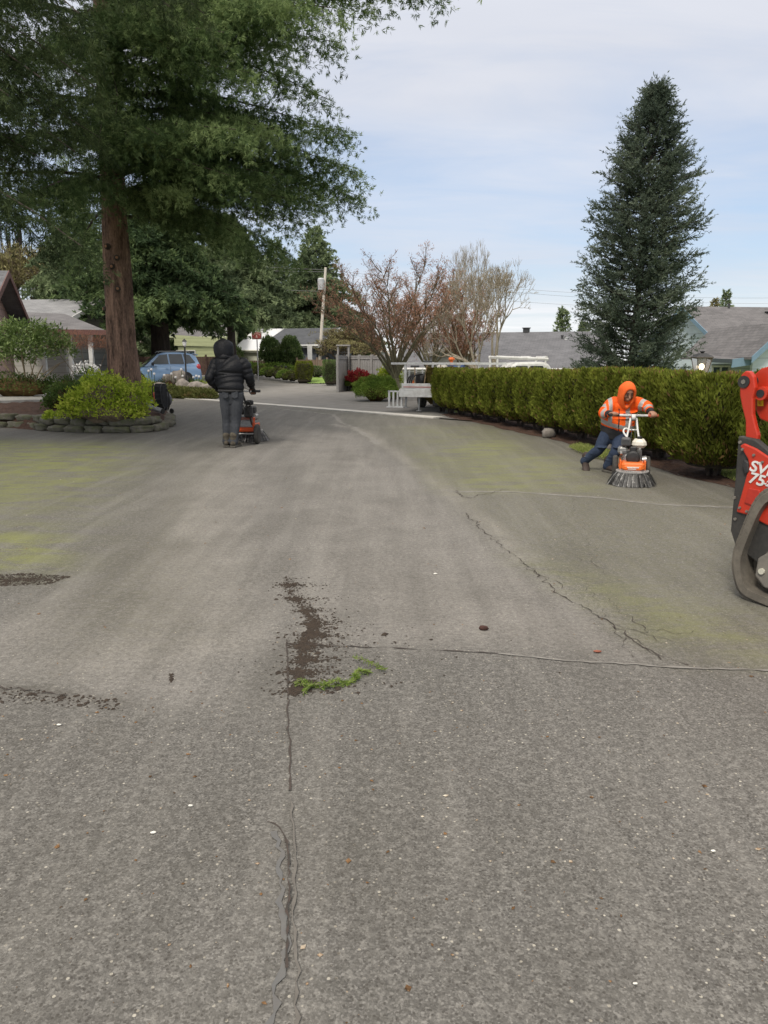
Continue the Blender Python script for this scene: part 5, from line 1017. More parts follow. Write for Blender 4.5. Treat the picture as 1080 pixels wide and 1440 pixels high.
# round sign on its pole
q = P(361, 472, 40); o = empty('shop_sign', (q[0], 40, 0), 0, 'dark framed rectangular sign with red oval on a post beside the arborvitae', 'sign')
mb = MB(); mb.tube([(0, .05, 0), (0, .05, q[2]-.2)], .03, n=8); mb.build('post', simple('grey_post', (.4, .4, .4)), o); mb = MB(); mb.box((0, 0, q[2]), (.52, .07, .38), bev=.02); mb.build('panel', simple('sign_brown', (.16, .11, .09), (.22, .17, .13)), o)
def disc_y(mb, c, rx, rz, th, n=24): mb.prism([(c[0]+rx*cos(2*pi*k/n), c[1], c[2]+rz*sin(2*pi*k/n)) for k in range(n)], (0, th, 0))
mb = MB(); disc_y(mb, (0, -.045, q[2]), .25, .16, .012); r_ = mb.build('oval', simple('sign_red', (.30, .05, .04), (.22, .04, .03)), o)
mb = MB(); 
for k in range(13): a = pi*(k/12); mb.box((.17*cos(a), -.052, q[2]+.02+.075*sin(a)), (.03, .006, .028), (0, a, 0))
mb.box((0, -.052, q[2]-.02), (.05, .006, .11)); mb.box((0, -.052, q[2]-.08), (.11, .006, .025)); mb.build('emblem', simple('sign_cream', (.65, .50, .42)), r_)
# lamp posts
q = P(262, 531, 31.8); t_ = P(262, 479, 31.8)[2]; o = empty('lamp_post', (q[0], 31.8, .1), 0, 'thin black garden lamp post with small white head before the blue car', 'lamp post'); bk = simple('black_metal', (.015, .015, .016), (.03, .03, .03), .5)
mb = MB(); mb.tube([(0, 0, 0), (0, 0, t_-.35)], .035, n=8); mb.tube([(0, 0, 0), (0, 0, .12)], .06, n=8); mb.build('post', bk, o)
mb = MB(); mb.lathe([(.03, 0), (.07, .05), (.09, .2), (.085, .22)], 10, c=(0, 0, t_-.35)); mb.build('lantern', simple('frosted_glass', (.72, .72, .70), (.6, .6, .6)), o); mb = MB(); mb.lathe([(.11, 0), (.05, .07), (.0, .12)], 10, c=(0, 0, t_-.13)); mb.build('cap', bk, o)
Yl = 14.0; q = P(984, 540, Yl); zt = P(984, 493, Yl)[2]; zb_ = float(gz(q[0], Yl)); o = empty('lamp_post', (q[0], Yl, zb_), 0, 'black lantern lamp post with lit bulb standing behind the hedge', 'lamp post'); H_ = zt-zb_
m_, nt_, nd_, lk_, b_ = nodes('lit_bulb'); b_.inputs['Emission Color'].default_value = (1, .86, .62, 1); b_.inputs['Emission Strength'].default_value = 2.2
m2_, nt_, nd_, lk_, b_ = nodes('lantern_glass'); b_.inputs['Base Color'].default_value = (.75, .68, .60, 1); b_.inputs['Transmission Weight'].default_value = .9; b_.inputs['Roughness'].default_value = .12; b_.inputs['IOR'].default_value = 1.15
mb = MB(); mb.tube([(0, 0, -.2), (0, 0, H_-.42)], .035, n=10); mb.lathe([(.035, 0), (.06, .03), (.06, .06), (.03, .09)], 12, c=(0, 0, H_-.50)); mb.build('post', bk, o)
def sqr(mb, r0, z0, r1, z1): mb.add([(s_*r0, t2*r0, z0) for s_, t2 in ((-1, -1), (1, -1), (1, 1), (-1, 1))]+[(s_*r1, t2*r1, z1) for s_, t2 in ((-1, -1), (1, -1), (1, 1), (-1, 1))], [(0, 1, 5, 4), (1, 2, 6, 5), (2, 3, 7, 6), (3, 0, 4, 7)])
mb = MB(); sqr(mb, .085, H_-.40, .135, H_-.13); mb.build('lantern_glass', m2_, o); mb = MB()
for s_, t2 in ((-1, -1), (1, -1), (1, 1), (-1, 1)): mb.tube([(s_*.088, t2*.088, H_-.41), (s_*.14, t2*.14, H_-.12)], .009, n=5)
mb.box((0, 0, H_-.41), (.20, .20, .025)); 
for r_, z_ in ((.14, H_-.125),):
    for s_ in (-1, 1): mb.box((0, s_*r_, z_), (2*r_+.03, .02, .02)); mb.box((s_*r_, 0, z_), (.02, 2*r_-.02, .02))
mb.build('lantern_frame', simple('bronze_frame', (.10, .08, .06), (.06, .05, .04), .5), o)
mb = MB(); mb.add([(-.155, -.155, H_-.11), (.155, -.155, H_-.11), (.155, .155, H_-.11), (-.155, .155, H_-.11), (-.05, -.05, H_-.045), (.05, -.05, H_-.045), (.05, .05, H_-.045), (-.05, .05, H_-.045)], [(0, 1, 5, 4), (1, 2, 6, 5), (2, 3, 7, 6), (3, 0, 4, 7), (4, 5, 6, 7), (3, 2, 1, 0)]); mb.lathe([(.02, 0), (.045, .02), (.05, .03), (.0, .045)], 10, c=(0, 0, H_-.045)); mb.build('lantern_roof', bk, o)
mb = MB(); mb.ell((0, 0, H_-.29), (.05, .05, .06), 14, 10); mb.build('bulb', m_, o, True)
# ================================================================ vehicles and machines
def xf(parent_fn): pass
def text(s, size, name, mat, parent, M, ext=.002, shear=0.0, bold=.0, sx=1.0):
    cu = bpy.data.curves.new('t', 'FONT'); cu.body = s; cu.size = size; cu.extrude = ext; cu.shear = shear; cu.offset = bold; cu.align_x = 'LEFT'; cu.space_character = .95
    ob = bpy.data.objects.new('t', cu); COL.objects.link(ob); dg = bpy.context.evaluated_depsgraph_get(); me = bpy.data.meshes.new_from_object(ob.evaluated_get(dg)); bpy.data.objects.remove(ob)
    co = np.zeros(len(me.vertices)*3); me.vertices.foreach_get('co', co); co = co.reshape(-1, 3); co[:, 0] *= sx; co = co@A_(M[0]).T+A_(M[1]); me.vertices.foreach_set('co', co.ravel()); me.materials.clear(); me.update(); return link_mesh(name, me, mat, parent)
K_rub = simple('tyre_rubber', (.025, .024, .023), (.045, .042, .038), .85, 15, dirt=((.16, .145, .12), 6, .5)); K_blk = simple('black_paint', (.014, .014, .015), (.025, .025, .026), .5, 6, dirt=((.09, .08, .068), 4, .3))
K_steel = simple('worn_steel', (.42, .42, .41), (.3, .3, .29), .4, 20, .8); K_orn = simple('orange_red_paint', (.62, .085, .012), (.50, .065, .012), .38, 3, dirt=((.10, .06, .04), 6, .35)); K_orn2 = simple('orange_housing_paint', (.80, .17, .02), (.68, .13, .02), .38, 3, dirt=((.2, .12, .08), 7, .25)); K_red = simple('loader_red_paint', (.50, .032, .010), (.42, .026, .009), .42, 2, dirt=((.22, .07, .04), 3, .25), coat=.15)
K_dirt = simple('dusty_black_steel', (.060, .056, .050), (.10, .092, .08), .75, 5, dirt=((.20, .18, .15), 3, .5)); K_trk = simple('dusty_track_rubber', (.085, .074, .060), (.13, .115, .092), .85, 6, bs=.5, dirt=((.25, .22, .175), 4, .55)); K_gun = simple('dusty_gunmetal', (.13, .12, .105), (.18, .165, .14), .7, 6, dirt=((.26, .23, .19), 5, .5))
K_wht = simple('white_equipment_paint', (.74, .74, .72), (.62, .62, .6), .45, 5, dirt=((.3, .27, .22), 5, .35)); K_cream = simple('cream_tank_plastic', (.72, .69, .60), (.6, .57, .48), .4, 6, dirt=((.3, .26, .2), 8, .4)); K_gry = simple('grey_plastic', (.10, .10, .105), (.07, .07, .07), .6, 8); K_yel = simple('yellow_sticker', (.80, .60, .03), (.7, .5, .02), .5)
def wheel(name, c, r, w_, parent, axis='x', rim=K_steel, spokes=0, tread=K_rub):
    mb = MB(); h = w_/2; pr = [(r*.62, -h), (r*.9, -h), (r*.985, -h*.7), (r, -h*.35), (r, h*.35), (r*.985, h*.7), (r*.9, h), (r*.62, h)]; mb.lathe(pr, 26, c=c, axis=axis); t = mb.build(name, tread, parent, True)
    mb = MB(); mb.lathe([(.0, -h*.75), (r*.3, -h*.8), (r*.34, -h*.5), (r*.6, -h*.62), (r*.63, -h*.95), (r*.63, h*.95), (r*.6, h*.62), (r*.34, h*.5), (r*.3, h*.8), (0, h*.75)], 20, c=c, axis=axis); mb.build('rim', rim, t); return t
def sweeper(loc, rz, sc, label, seed=1):
    """walk-behind rotary brush: brush at the origin, operator towards -y"""
    o = empty('power_brush', loc, rz, label, 'sweeping machine'); o.scale = (sc, sc, sc); rg = np.random.default_rng(seed)
    # bristle skirt
    n = 620; a = rg.uniform(0, 2*pi, n); lay = rg.uniform(0, 1, n); r0 = .165*(1-lay*.35); r1 = .29*(1-lay*.42)+rg.normal(size=n)*.008; a1 = a+rg.normal(size=n)*.05
    S = np.stack([r0*np.cos(a), r0*np.sin(a), np.full(n, .17)], 1); E = np.stack([r1*np.cos(a1), r1*np.sin(a1), np.abs(rg.normal(size=n))*.004+.003], 1); mid = (S+E)/2+A_([0, 0, .022])
    tan_ = np.stack([-np.sin(a), np.cos(a), np.zeros(n)], 1); w0 = rg.uniform(.0025, .006, n)[:, None]
    Q = np.concatenate([np.stack([S-tan_*w0, S+tan_*w0, mid+tan_*w0*1.2, mid-tan_*w0*1.2], 1), np.stack([mid-tan_*w0*1.2, mid+tan_*w0*1.2, E+tan_*w0*1.6, E-tan_*w0*1.6], 1)])
    t = np.tile(rg.uniform(0, 1, n)**2, 2); quads('bristles', Q, leafmat('bristle_plastic', ((.035, .034, .033), (.10, .098, .094), (.42, .41, .39)), 0, 30, .5, .4) if 'bristle_plastic' not in bpy.data.materials else bpy.data.materials['bristle_plastic'], o, t)
    mb = MB(); mb.lathe([(.25, .012), (.20, .05), (.155, .14), (0, .15)], 30); mb.build('bristle_core', K_blk, o)
    mb = MB(); mb.lathe([(.175, .142), (.183, .150), (.183, .163), (.12, .172), (.0, .172)], 30); mb.build('brush_plate', simple('grey_brush_plate', (.35, .34, .33), (.25, .24, .23), .5, 9), o)
    # orange gearbox housing and side arms
    mb = MB(); mb.box((0, -.05, .215), (.25, .27, .085), bev=.02); mb.box((0, .07, .20), (.21, .05, .06), bev=.015); mb.box((0, -.24, .185), (.30, .22, .05), bev=.012)
    for s_ in (-1, 1): mb.box((s_*.135, -.16, .215), (.022, .30, .11), bev=.006)
    h_ = mb.build('housing', K_orn2, o); mb = MB(); mb.box((0, .099, .208), (.13, .004, .012)); mb.box((.01, .099, .19), (.09, .004, .008)); mb.build('decal', K_wht, h_)
    mb = MB(); mb.tube([(-.19, -.42, .14), (.19, -.42, .14)], .014, n=8); mb.build('axle', K_steel, o)
    for s_ in (-1, 1): wheel('wheel', (s_*.185, -.42, .14), .14, .058, o, 'x', K_gun)
    # engine
    mb = MB(); mb.box((.01, -.24, .275), (.19, .20, .12), bev=.02); mb.box((-.01, -.12, .30), (.08, .08, .10), bev=.015)
    for k in range(6): mb.box((.01, -.24, .30+k*.014), (.215, .19, .005))
    mb.tube([(-.11, -.2, .26), (-.16, -.2, .27)], .045, n=14); e = mb.build('engine', simple('cast_aluminium', (.45, .45, .44), (.25, .25, .25), .45, 25, .7), o)
    mb = MB(); mb.lathe([(.0, 0), (.075, 0), (.08, .02), (.08, .05), (.06, .07), (0, .075)], 20, c=(.0, -.10, .30), axis='y'); mb.build('recoil_cover', K_blk, e)
    mb = MB(); mb.box((-.065, -.22, .455), (.165, .17, .105), bev=.035, taper=.92); mb.build('fuel_tank', K_cream, o); mb = MB(); mb.tube([(-.065, -.2, .505), (-.065, -.2, .535)], [.028, .026], n=14); mb.build('fuel_cap', K_blk, o)
    mb = MB(); mb.box((.085, -.22, .47), (.10, .15, .095), bev=.015); 
    for k in range(5): mb.box((.085, -.142, .44+k*.015), (.085, .008, .006))
    mb.build('air_filter', K_gry, o); mb = MB(); mb.box((.115, -.22, .37), (.11, .12, .085), bev=.02); mb.tube([(.13, -.15, .36), (.13, -.12, .33)], .015, n=8); mb.build('muffler', K_steel, o)
    mb = MB(); mb.box((0, -.10, .345), (.075, .05, .16), bev=.01); mb.build('belt_guard', K_blk, o)
    # handle frame
    for s_ in (-1, 1):
        mb = MB(); mb.tube(spline([(s_*.09, -.30, .22), (s_*.085, -.40, .40), (s_*.05, -.50, .60), (s_*.035, -.585, .715)], 6), .0125, n=8); mb.build('handle_tube', K_wht, o, True)
    mb = MB(); mb.tube(spline([(.035, -.50, .58), (.09, -.49, .60), (.11, -.46, .56), (.06, -.43, .49)], 5), .011, n=8); mb.tube([(-.05, -.49, .585), (.05, -.49, .585)], .01, n=6); mb.build('brace', K_wht, o, True)
    mb = MB(); mb.tube([(-.27, -.60, .75), (.27, -.60, .75)], .0145, n=10); mb.tube([(0, -.575, .70), (0, -.6, .75)], .03, n=10); mb.build('handlebar', K_wht, o, True)
    for s_ in (-1, 1): mb = MB(); mb.tube([(s_*.165, -.60, .75), (s_*.285, -.60, .75)], .0185, n=10); mb.build('grip', K_blk if s_ > 0 else simple('red_grip', (.5, .10, .05)), o, True)
    for s_ in (-1, 1): mb = MB(); mb.tube(spline([(s_*.12, -.585, .77), (s_*.04, -.54, .78), (s_*.02, -.45, .60), (0.03*s_, -.28, .42)], 6), .004, n=5); mb.build('control_cable', K_blk, o)
    return o
qB = P(888, 680, 8.46); swB = sweeper((qB[0], 8.46, 0), pi-.28, 1.0, 'orange walk behind rotary brush facing the camera, pushed by the man in orange'); qA = P(350, 612, 13.15)
swA = sweeper((qA[0]+.03, 13.15, 0), -.03, 1.2, 'red walk behind rotary brush seen from behind beside the man in black', 2)
for ch in swA.children:
    if ch.name.startswith('housing'): ch.data.materials[0] = K_orn
mb = MB(); mb.box((0, -.30, .30), (.26, .05, .14), bev=.01); mb.box((.0, -.33, .20), (.27, .03, .05)); mb.build('rear_panel', K_orn, swA)
mb = MB(); mb.box((.06, -.36, .45), (.12, .10, .16), bev=.02); mb.box((.08, -.36, .58), (.10, .08, .07), bev=.015); mb.build('rear_motor_cover', K_blk, swA)
# ---- track loader at the right edge
h = nrm([.545, -.839, 0]); r_v = A_([h[1], -h[0], 0]); p0 = G(1045, 845); LO = empty('track_loader', (p0[0], p0[1], 0), atan2(h[1], h[0]), 'red compact track loader with black rubber tracks at the right edge', 'track loader')
def LP(px, py, yl=0):
    d = ray(px, py); o_ = p0-r_v*yl; t = ((o_-CAM)@r_v)/(d@r_v); q = CAM+d*t; return A_([float((q-o_)@h), yl, float(q[2])])
def poly(pts, yl, th, name, mat, parent=LO, bev=.008):
    v = [(LP(a, b, yl) if c is None else A_([a, yl, b])) for a, b, c in pts]; v = [A_([q[0], yl, q[2]]) for q in v]; mb = MB(); mb.prism(v, (0, th, 0)); return mb.build(name, mat, parent, bevel=bev)
T = lambda *a: [(x, y, None) for x, y in a]; Lc = lambda *a: [(x, z, 1) for x, z in a]
# tracks: outer loop (x, z)
outer = spline([(.14, .0, 0), (-.02, .035, 0), (-.085, .15, 0), (-.095, .27, 0), (-.06, .42, 0), (-.01, .575, 0), (.045, .66, 0), (.13, .70, 0), (.35, .72, 0), (.7, .71, 0), (1.2, .60, 0), (1.62, .45, 0), (1.74, .28, 0), (1.70, .10, 0), (1.55, .01, 0)], 5)
outer = [(p[0], max(p[1], .0)) for p in outer]+[(1.2, 0), (.9, 0), (.6, 0), (.35, 0)]
def track(y0, nm='track'):
    n = len(outer); c = A_([.8, .3]); O = A_(outer); t = np.roll(O, -1, 0)-np.roll(O, 1, 0); t /= np.linalg.norm(t, axis=1, keepdims=True); nn = np.stack([t[:, 1], -t[:, 0]], 1)
    if ((O-c)*nn).sum() < 0: nn = -nn
    mb = MB(); w_ = .34; V = []
    for k in range(n):
        o_ = O[k]; i_ = O[k]-nn[k]*.055; m1 = O[k]-nn[k]*.012
        V += [(m1[0], y0, m1[1]), (o_[0], y0+.02, o_[1]), (o_[0], y0+w_-.02, o_[1]), (m1[0], y0+w_, m1[1]), (i_[0], y0+w_, i_[1]), (i_[0], y0, i_[1])]
    mb.add(V, [(k*6+j, k*6+(j+1) % 6, ((k+1) % n)*6+(j+1) % 6, ((k+1) % n)*6+j) for k in range(n) for j in range(6)])
    for k in range(0, n, 2):   # tread blocks and inner drive lugs
        a = atan2(t[k][1], t[k][0]); mb.box((O[k][0]+nn[k][0]*.010, y0+w_*.27, max(O[k][1]+nn[k][1]*.010, .012)), (.07, w_*.42, .022), (0, -a, .12), bev=.004); mb.box((O[k][0]+nn[k][0]*.010, y0+w_*.73, max(O[k][1]+nn[k][1]*.010, .012)), (.07, w_*.42, .022), (0, -a, -.12), bev=.004)
        mb.box((O[k][0]-nn[k][0]*.085, y0+w_*.5, O[k][1]-nn[k][1]*.085), (.05, .07, .07), (0, -a, 0), bev=.01)
    tk = mb.build(nm, K_trk, LO)
    fr = MB(); fr.prism([(.035, y0+.03, .16), (.042, y0+.03, .27), (.15, y0+.03, .36), (.36, y0+.03, .42), (1.3, y0+.03, .40), (1.45, y0+.03, .28), (1.45, y0+.03, .16), (.10, y0+.03, .10)], (0, w_-.1, 0)); f = fr.build('roller_frame', K_gun, LO, bevel=.012)
    for (x, z, r) in ((.17, .26, .17), (1.52, .26, .18)):
        m_ = MB(); m_.lathe([(.03, -.13), (r*.6, -.12), (r*.66, -.05), (r, -.045), (r, .045), (r*.66, .05), (r*.6, .12), (.03, .13)], 24, c=(x, y0+w_/2, z), axis='y'); m_.build('idler_wheel', K_dirt, LO)
    for x in (.40, .64, .88, 1.12, 1.34):
        m_ = MB(); m_.lathe([(.03, -.13), (.09, -.12), (.095, -.05), (.06, -.04), (.06, .04), (.095, .05), (.09, .12), (.03, .13)], 18, c=(x, y0+w_/2, .145), axis='y'); m_.build('track_roller', K_dirt, LO)
    m_ = MB(); k_ = 13
    V = [(.55+(.20 if j % 2 else .15)*cos(pi*j/k_), y0+.10, .46+(.20 if j % 2 else .15)*sin(pi*j/k_)) for j in range(2*k_)]; m_.prism(V, (0, .14, 0)); m_.lathe([(0, -.02), (.09, -.02), (.09, .03), (0, .03)], 16, c=(.55, y0+.08, .46), axis='y'); m_.build('drive_sprocket', K_gun, LO)
    m_ = MB(); m_.tube([(.08, y0+.015, .20), (.08, y0+.032, .20)], .018, n=10); m_.build('grease_cap', simple('pale_cap', (.6, .58, .48)), f)
track(0.0); track(1.33)
# rear guard, side panel, lift tower
poly(T((1038, 613), (1062, 618), (1080, 633), (1100, 650))+Lc((.6, .72), (.5, .30), (.1, .20))+T((1034, 768), (1027, 746), (1033, 680)), .06, .05, 'rear_guard', simple('scuffed_black_steel', (.022, .021, .02), (.05, .046, .04), .6, 5, dirt=((.07, .062, .05), 3, .2)))
spn = poly(T((1040, 627), (1046, 623.5), (1063, 631), (1081, 643), (1110, 664))+Lc((1.1, .80), (1.1, .45), (.15, .45))+T((1049, 724), (1035, 720), (1045, 685), (1053, 655), (1051, 645)), .045, .02, 'side_panel', K_red)
poly(T((1046, 645), (1052, 650), (1053, 664), (1047, 668), (1043, 655)), .04, .03, 'latch', K_blk, spn)
poly(T((1053, 686), (1068, 689), (1072, 703), (1062, 713), (1046, 707)), .036, .010, 'panel_recess', simple('loader_red_shade_panel', (.46, .03, .014)), spn)
for nm, s, (px, py), sz in (('model_lettering', 'SVL', (1053, 661), .092), ('model_lettering', '75', (1051.5, 677.5), .092), ('model_lettering', '-2', (1073, 682), .046)):
    c = LP(px, py, .042); a_ = LP(px+10, py+(3 if s != '-2' else 2.6), .042); u = nrm(a_-c); text(s, sz, nm, K_wht, spn, (np.stack([u*1.0, A_([-.05, 0, 1.]), A_([0, -1., 0])], 1), A_([c[0], .0415, c[2]])), .002, .28, .0018, 1.12)
poly(T((1040, 536), (1042, 527), (1048, 521.5), (1055, 522), (1060, 530), (1062, 545), (1058.5, 560), (1058.5, 583), (1062, 598), (1066, 612), (1064, 630), (1048, 625), (1048, 592), (1043, 572), (1040, 556)), .10, .035, 'lift_link', K_red)
m_ = MB(); c = LP(1046.5, 537, .10); m_.tube([(c[0], .092, c[2]), (c[0], .20, c[2])], .036, n=20); pn = m_.build('pivot_pin', K_blk, LO); m_ = MB(); m_.tube([(c[0], .087, c[2]), (c[0], .092, c[2])], .014, n=6); m_.build('pin_bolt', K_gun, pn)
arm = poly(T((1060, 527), (1070, 518), (1085, 514))+Lc((.75, 1.34), (1.6, 1.05), (1.9, .62), (1.8, .5), (1.45, .80), (.8, 1.02))+T((1080, 594), (1068, 589), (1063, 578), (1062, 556)), .19, .07, 'lift_arm', K_red)
m_ = MB(); c = LP(1077.5, 553, .19); m_.tube([(c[0], .13, c[2]), (c[0], .20, c[2])], .040, n=18); m_.build('arm_boss', K_red, arm); m_ = MB(); m_.tube([(c[0], .125, c[2]), (c[0], .131, c[2])], .024, n=16); m_.build('boss_hole', K_blk, arm)
poly(T((1065, 561), (1073, 561), (1073, 571), (1065, 571)), .185, .004, 'warning_decal', K_yel, arm, 0); poly(T((1067, 564), (1071, 563), (1070.3, 566), (1071, 569), (1068, 569), (1066.5, 567)), .182, .003, 'decal_symbol', simple('sticker_orange', (.62, .33, .02)), arm, 0)
for (px, py) in ((1044, 632), (1060, 640), (1040, 714), (1050, 719), (1072, 650)):
    c = LP(px, py, .04); m_ = MB(); m_.tube([(c[0], .034, c[2]), (c[0], .046, c[2])], .008, n=6); m_.build('panel_bolt', K_gun, spn)
for (px, py) in ((1032, 700), (1033, 730), (1040, 622)):
    c = LP(px, py, .05); m_ = MB(); m_.tube([(c[0], .050, c[2]), (c[0], .062, c[2])], .010, n=6); m_.build('guard_bolt', K_gun, [q for q in LO.children if q.name.startswith('rear_guard')][0])
# far side arm, chassis, cab
for y_, nm in ((1.43, 'lift_link'), (1.37, 'lift_arm')):
    src = [q for q in LO.children if q.name.startswith(nm)][0]; c = src.copy(); COL.objects.link(c); c.parent = LO; c.location = (0, y_-(.10 if nm == 'lift_link' else .19), 0)
mb = MB(); mb.prism([(.12, .36, .30), (.05, .36, .62), (.10, .36, 1.0), (.30, .36, 1.12), (.75, .36, 1.12), (1.65, .36, .75), (1.7, .36, .35), (1.4, .36, .22), (.3, .36, .22)], (0, .95, 0)); mb.build('chassis', K_blk, LO, bevel=.02)
mb = MB(); mb.prism([(.70, .42, 1.05), (.72, .42, 1.92), (.80, .42, 2.0), (1.50, .42, 2.0), (1.62, .42, 1.9), (1.72, .42, .78)], (0, .83, 0)); cb = mb.build('cab', K_gry, LO, bevel=.03)
mb = MB(); mb.prism([(.85, .412, 1.15), (.87, .412, 1.85), (1.48, .412, 1.85), (1.58, .412, 1.0)], (0, .006, 0)); mb.prism([(.85, 1.252, 1.15), (.87, 1.252, 1.85), (1.48, 1.252, 1.85), (1.58, 1.252, 1.0)], (0, .006, 0)); mb.build('cab_window', glass(), cb)
mb = MB(); mb.prism([(1.95, .1, .05), (2.45, .1, .02), (2.42, .1, .08), (2.1, .1, .12), (2.02, .1, .5), (1.93, .1, .52)], (0, 1.5, 0)); mb.build('bucket', K_dirt, LO, bevel=.01)
# hydraulic hoses in the dark gap
for k in range(3): mb = MB(); mb.tube(spline([(.10+.05*k, .30, .55), (.06+.05*k, .26, .8), (.14+.05*k, .3, 1.0), (.3+.03*k, .33, 1.08)], 6), .014, n=8); mb.build('hydraulic_hose', K_blk, LO, True)
# ---- blue car: tall estate seen from its left side, nose to the left
K_car = simple('blue_car_paint', (.24, .38, .60), (.22, .36, .57), .25, 2, coat=.8, bs=0); cY = 33.4; cl_, crr = P(174, 548, cY), P(281, 549, cY+1.3)
cd = crr[:2]-cl_[:2]; Lc_ = np.linalg.norm(cd); CA = empty('parked_car', (cl_[0], cl_[1], 0), atan2(cd[1], cd[0]), 'light blue estate car parked beyond the rock garden and fir trunk', 'car'); cs = Lc_/4.45; CA.scale = (cs, 1, 1.10)
def car_sec(x):  # half width, sill, belt height
    return np.interp(x, [0, .15, .6, 2, 3.8, 4.3, 4.45], [.62, .78, .86, .89, .87, .82, .74])
xs = np.linspace(0, 4.45, 40); belt = np.interp(xs, [0, .1, .3, 1.1, 1.3, 2.5, 4.0, 4.35, 4.45], [.55, .70, .84, .98, 1.02, 1.05, 1.08, 1.06, .80]); low = np.interp(xs, [0, .2, 4.2, 4.45], [.32, .24, .28, .42])
V = []; prof_t = [(0, .0), (.85, .0), (1, .12), (1.02, .45), (1.0, .75), (.94, .96), (.8, 1.0), (0, 1.02)]
for i, x in enumerate(xs):
    w_ = car_sec(x)
    for s_ in (1, -1):
        for (a, b) in (prof_t if s_ == 1 else prof_t[::-1]): V.append((x, -a*w_*s_, low[i]+(belt[i]-low[i])*b))
m = len(prof_t)*2; mb = MB(); mb.add(V, [(i*m+j, (i+1)*m+j, (i+1)*m+(j+1) % m, i*m+(j+1) % m) for i in range(len(xs)-1) for j in range(m)]+[tuple(range(m)), tuple((len(xs)-1)*m+j for j in range(m-1, -1, -1))]); bd = mb.build('body', K_car, CA, True)
mb = MB(); gx_ = [1.15, 1.95, 2.3, 3.2, 3.95, 4.32, 4.36]; gz_ = [1.02, 1.50, 1.56, 1.56, 1.50, 1.12, 1.06]; V = []
for x, z in zip(gx_, gz_):
    t_ = (z-1.0)/.56; w0, w1 = .86, .86-.22*t_; V += [(x, -w1*1.0, z), (x, w1, z)]
# greenhouse built as a loft between beltline and roof
top = [(1.95, 1.48), (2.3, 1.555), (3.2, 1.565), (3.95, 1.50)]; mb.add([(1.15, -.82, 1.0), (1.15, .82, 1.0), (4.38, -.80, 1.04), (4.38, .80, 1.04)]+[(x, s_*.62, z) for x, z in top for s_ in (-1, 1)]+[(x, s_*.80, 1.02) for x, z in top for s_ in (-1, 1)]+[(4.18, -.60, 1.40), (4.18, .60, 1.40)],
   [(0, 4, 5, 1), (4, 6, 7, 5), (6, 8, 9, 7), (8, 10, 11, 9), (10, 20, 21, 11), (20, 2, 3, 21), (0, 12, 4), (12, 14, 6, 4), (14, 16, 8, 6), (16, 18, 10, 8), (18, 2, 20, 10), (1, 5, 13), (13, 5, 7, 15), (15, 7, 9, 17), (17, 9, 11, 19), (19, 11, 21, 3)]); mb.build('cabin', K_car, CA, bevel=.02)
def side(pts, s_, name, mat, par=CA, th=.012):
    f = lambda x, z: (x, s_*(.80-(z-1.02)*.36+.012), z); mb = MB(); q = [f(*p) for p in pts]; mb.prism(q if s_ < 0 else q[::-1], (0, s_*th, 0)); return mb.build(name, mat, par)
gl = glass('car_glass', (.018, .022, .022))
for s_ in (-1, 1):
    for pts in (((1.55, 1.10), (2.05, 1.44), (2.50, 1.49), (2.55, 1.10)), ((2.63, 1.10), (2.58, 1.49), (3.35, 1.49), (3.45, 1.10)), ((3.53, 1.11), (3.43, 1.49), (3.80, 1.45), (4.10, 1.16))): side(pts, s_, 'side_window', gl)
mb = MB(); mb.prism([(1.27, -.62, 1.09), (1.27, .62, 1.09), (1.93, .52, 1.465), (1.93, -.52, 1.465)], (-.015, 0, .02)); mb.build('windscreen', gl, CA); mb = MB(); mb.prism([(4.36, -.60, 1.10), (4.36, .60, 1.10), (4.20, .50, 1.37), (4.20, -.50, 1.37)], (.02, 0, .01)); mb.build('rear_window', gl, CA)
for s_ in (-1, 1):
    mb = MB(); mb.tube([(2.0, s_*.60, 1.54), (2.1, s_*.6, 1.60), (3.7, s_*.6, 1.60), (3.85, s_*.6, 1.54)], .022, n=6); mb.build('roof_rail', K_steel, CA)
    mb = MB(); mb.box((1.62, s_*.95, 1.10), (.14, .16, .13), bev=.03); mb.build('mirror', K_blk, CA)
    mb = MB(); mb.ell((4.27, s_*.76, .98), (.15, .07, .12), 10, 8); mb.build('tail_light', simple('red_lens', (.55, .03, .04), (.5, .1, .12), .2), CA, True)
    mb = MB(); mb.ell((.22, s_*.66, .74), (.16, .10, .08), 10, 8); mb.build('headlight', simple('clear_lens', (.6, .62, .64), None, .15), CA, True)
    for x in (.82, 3.55):
        mb = MB(); mb.lathe([(0, -.03), (.39, -.03), (.39, .03), (0, .03)], 22, c=(x, s_*.875, .40), axis='y'); mb.build('wheel_arch', K_blk, CA); wheel('wheel', (x, s_*.82, .33), .33, .22, CA, 'y')
    for x in (2.62, 3.48): mb = MB(); mb.box((x, s_*.899, .72), (.008, .012, .6)); mb.build('door_gap', K_blk, CA)
    for x in (2.42, 3.3): mb = MB(); mb.box((x, s_*.915, .92), (.16, .02, .03), bev=.008); mb.build('door_handle', K_car, CA)
mb = MB(); mb.prism([(4.0, -.60, 1.50), (4.0, .60, 1.50), (4.33, .52, 1.44), (4.33, -.52, 1.44)], (0, 0, .03)); mb.build('roof_spoiler', K_car, CA); mb = MB(); mb.box((4.40, 0, .45), (.14, 1.5, .22), bev=.04); mb.build('rear_bumper', K_blk, CA)
mb = MB(); mb.box((4.46, 0, .82), (.012, .42, .13)); mb.build('number_plate', K_wht, CA)
# ---- white utility trailer, tail towards the camera
tY = 20.2; tc_ = G(579, 577); TR = empty('utility_trailer', (P(577, 560, tY)[0], tY, 0), -.28, 'white steel utility trailer loaded with tools at the end of the hedge', 'trailer')
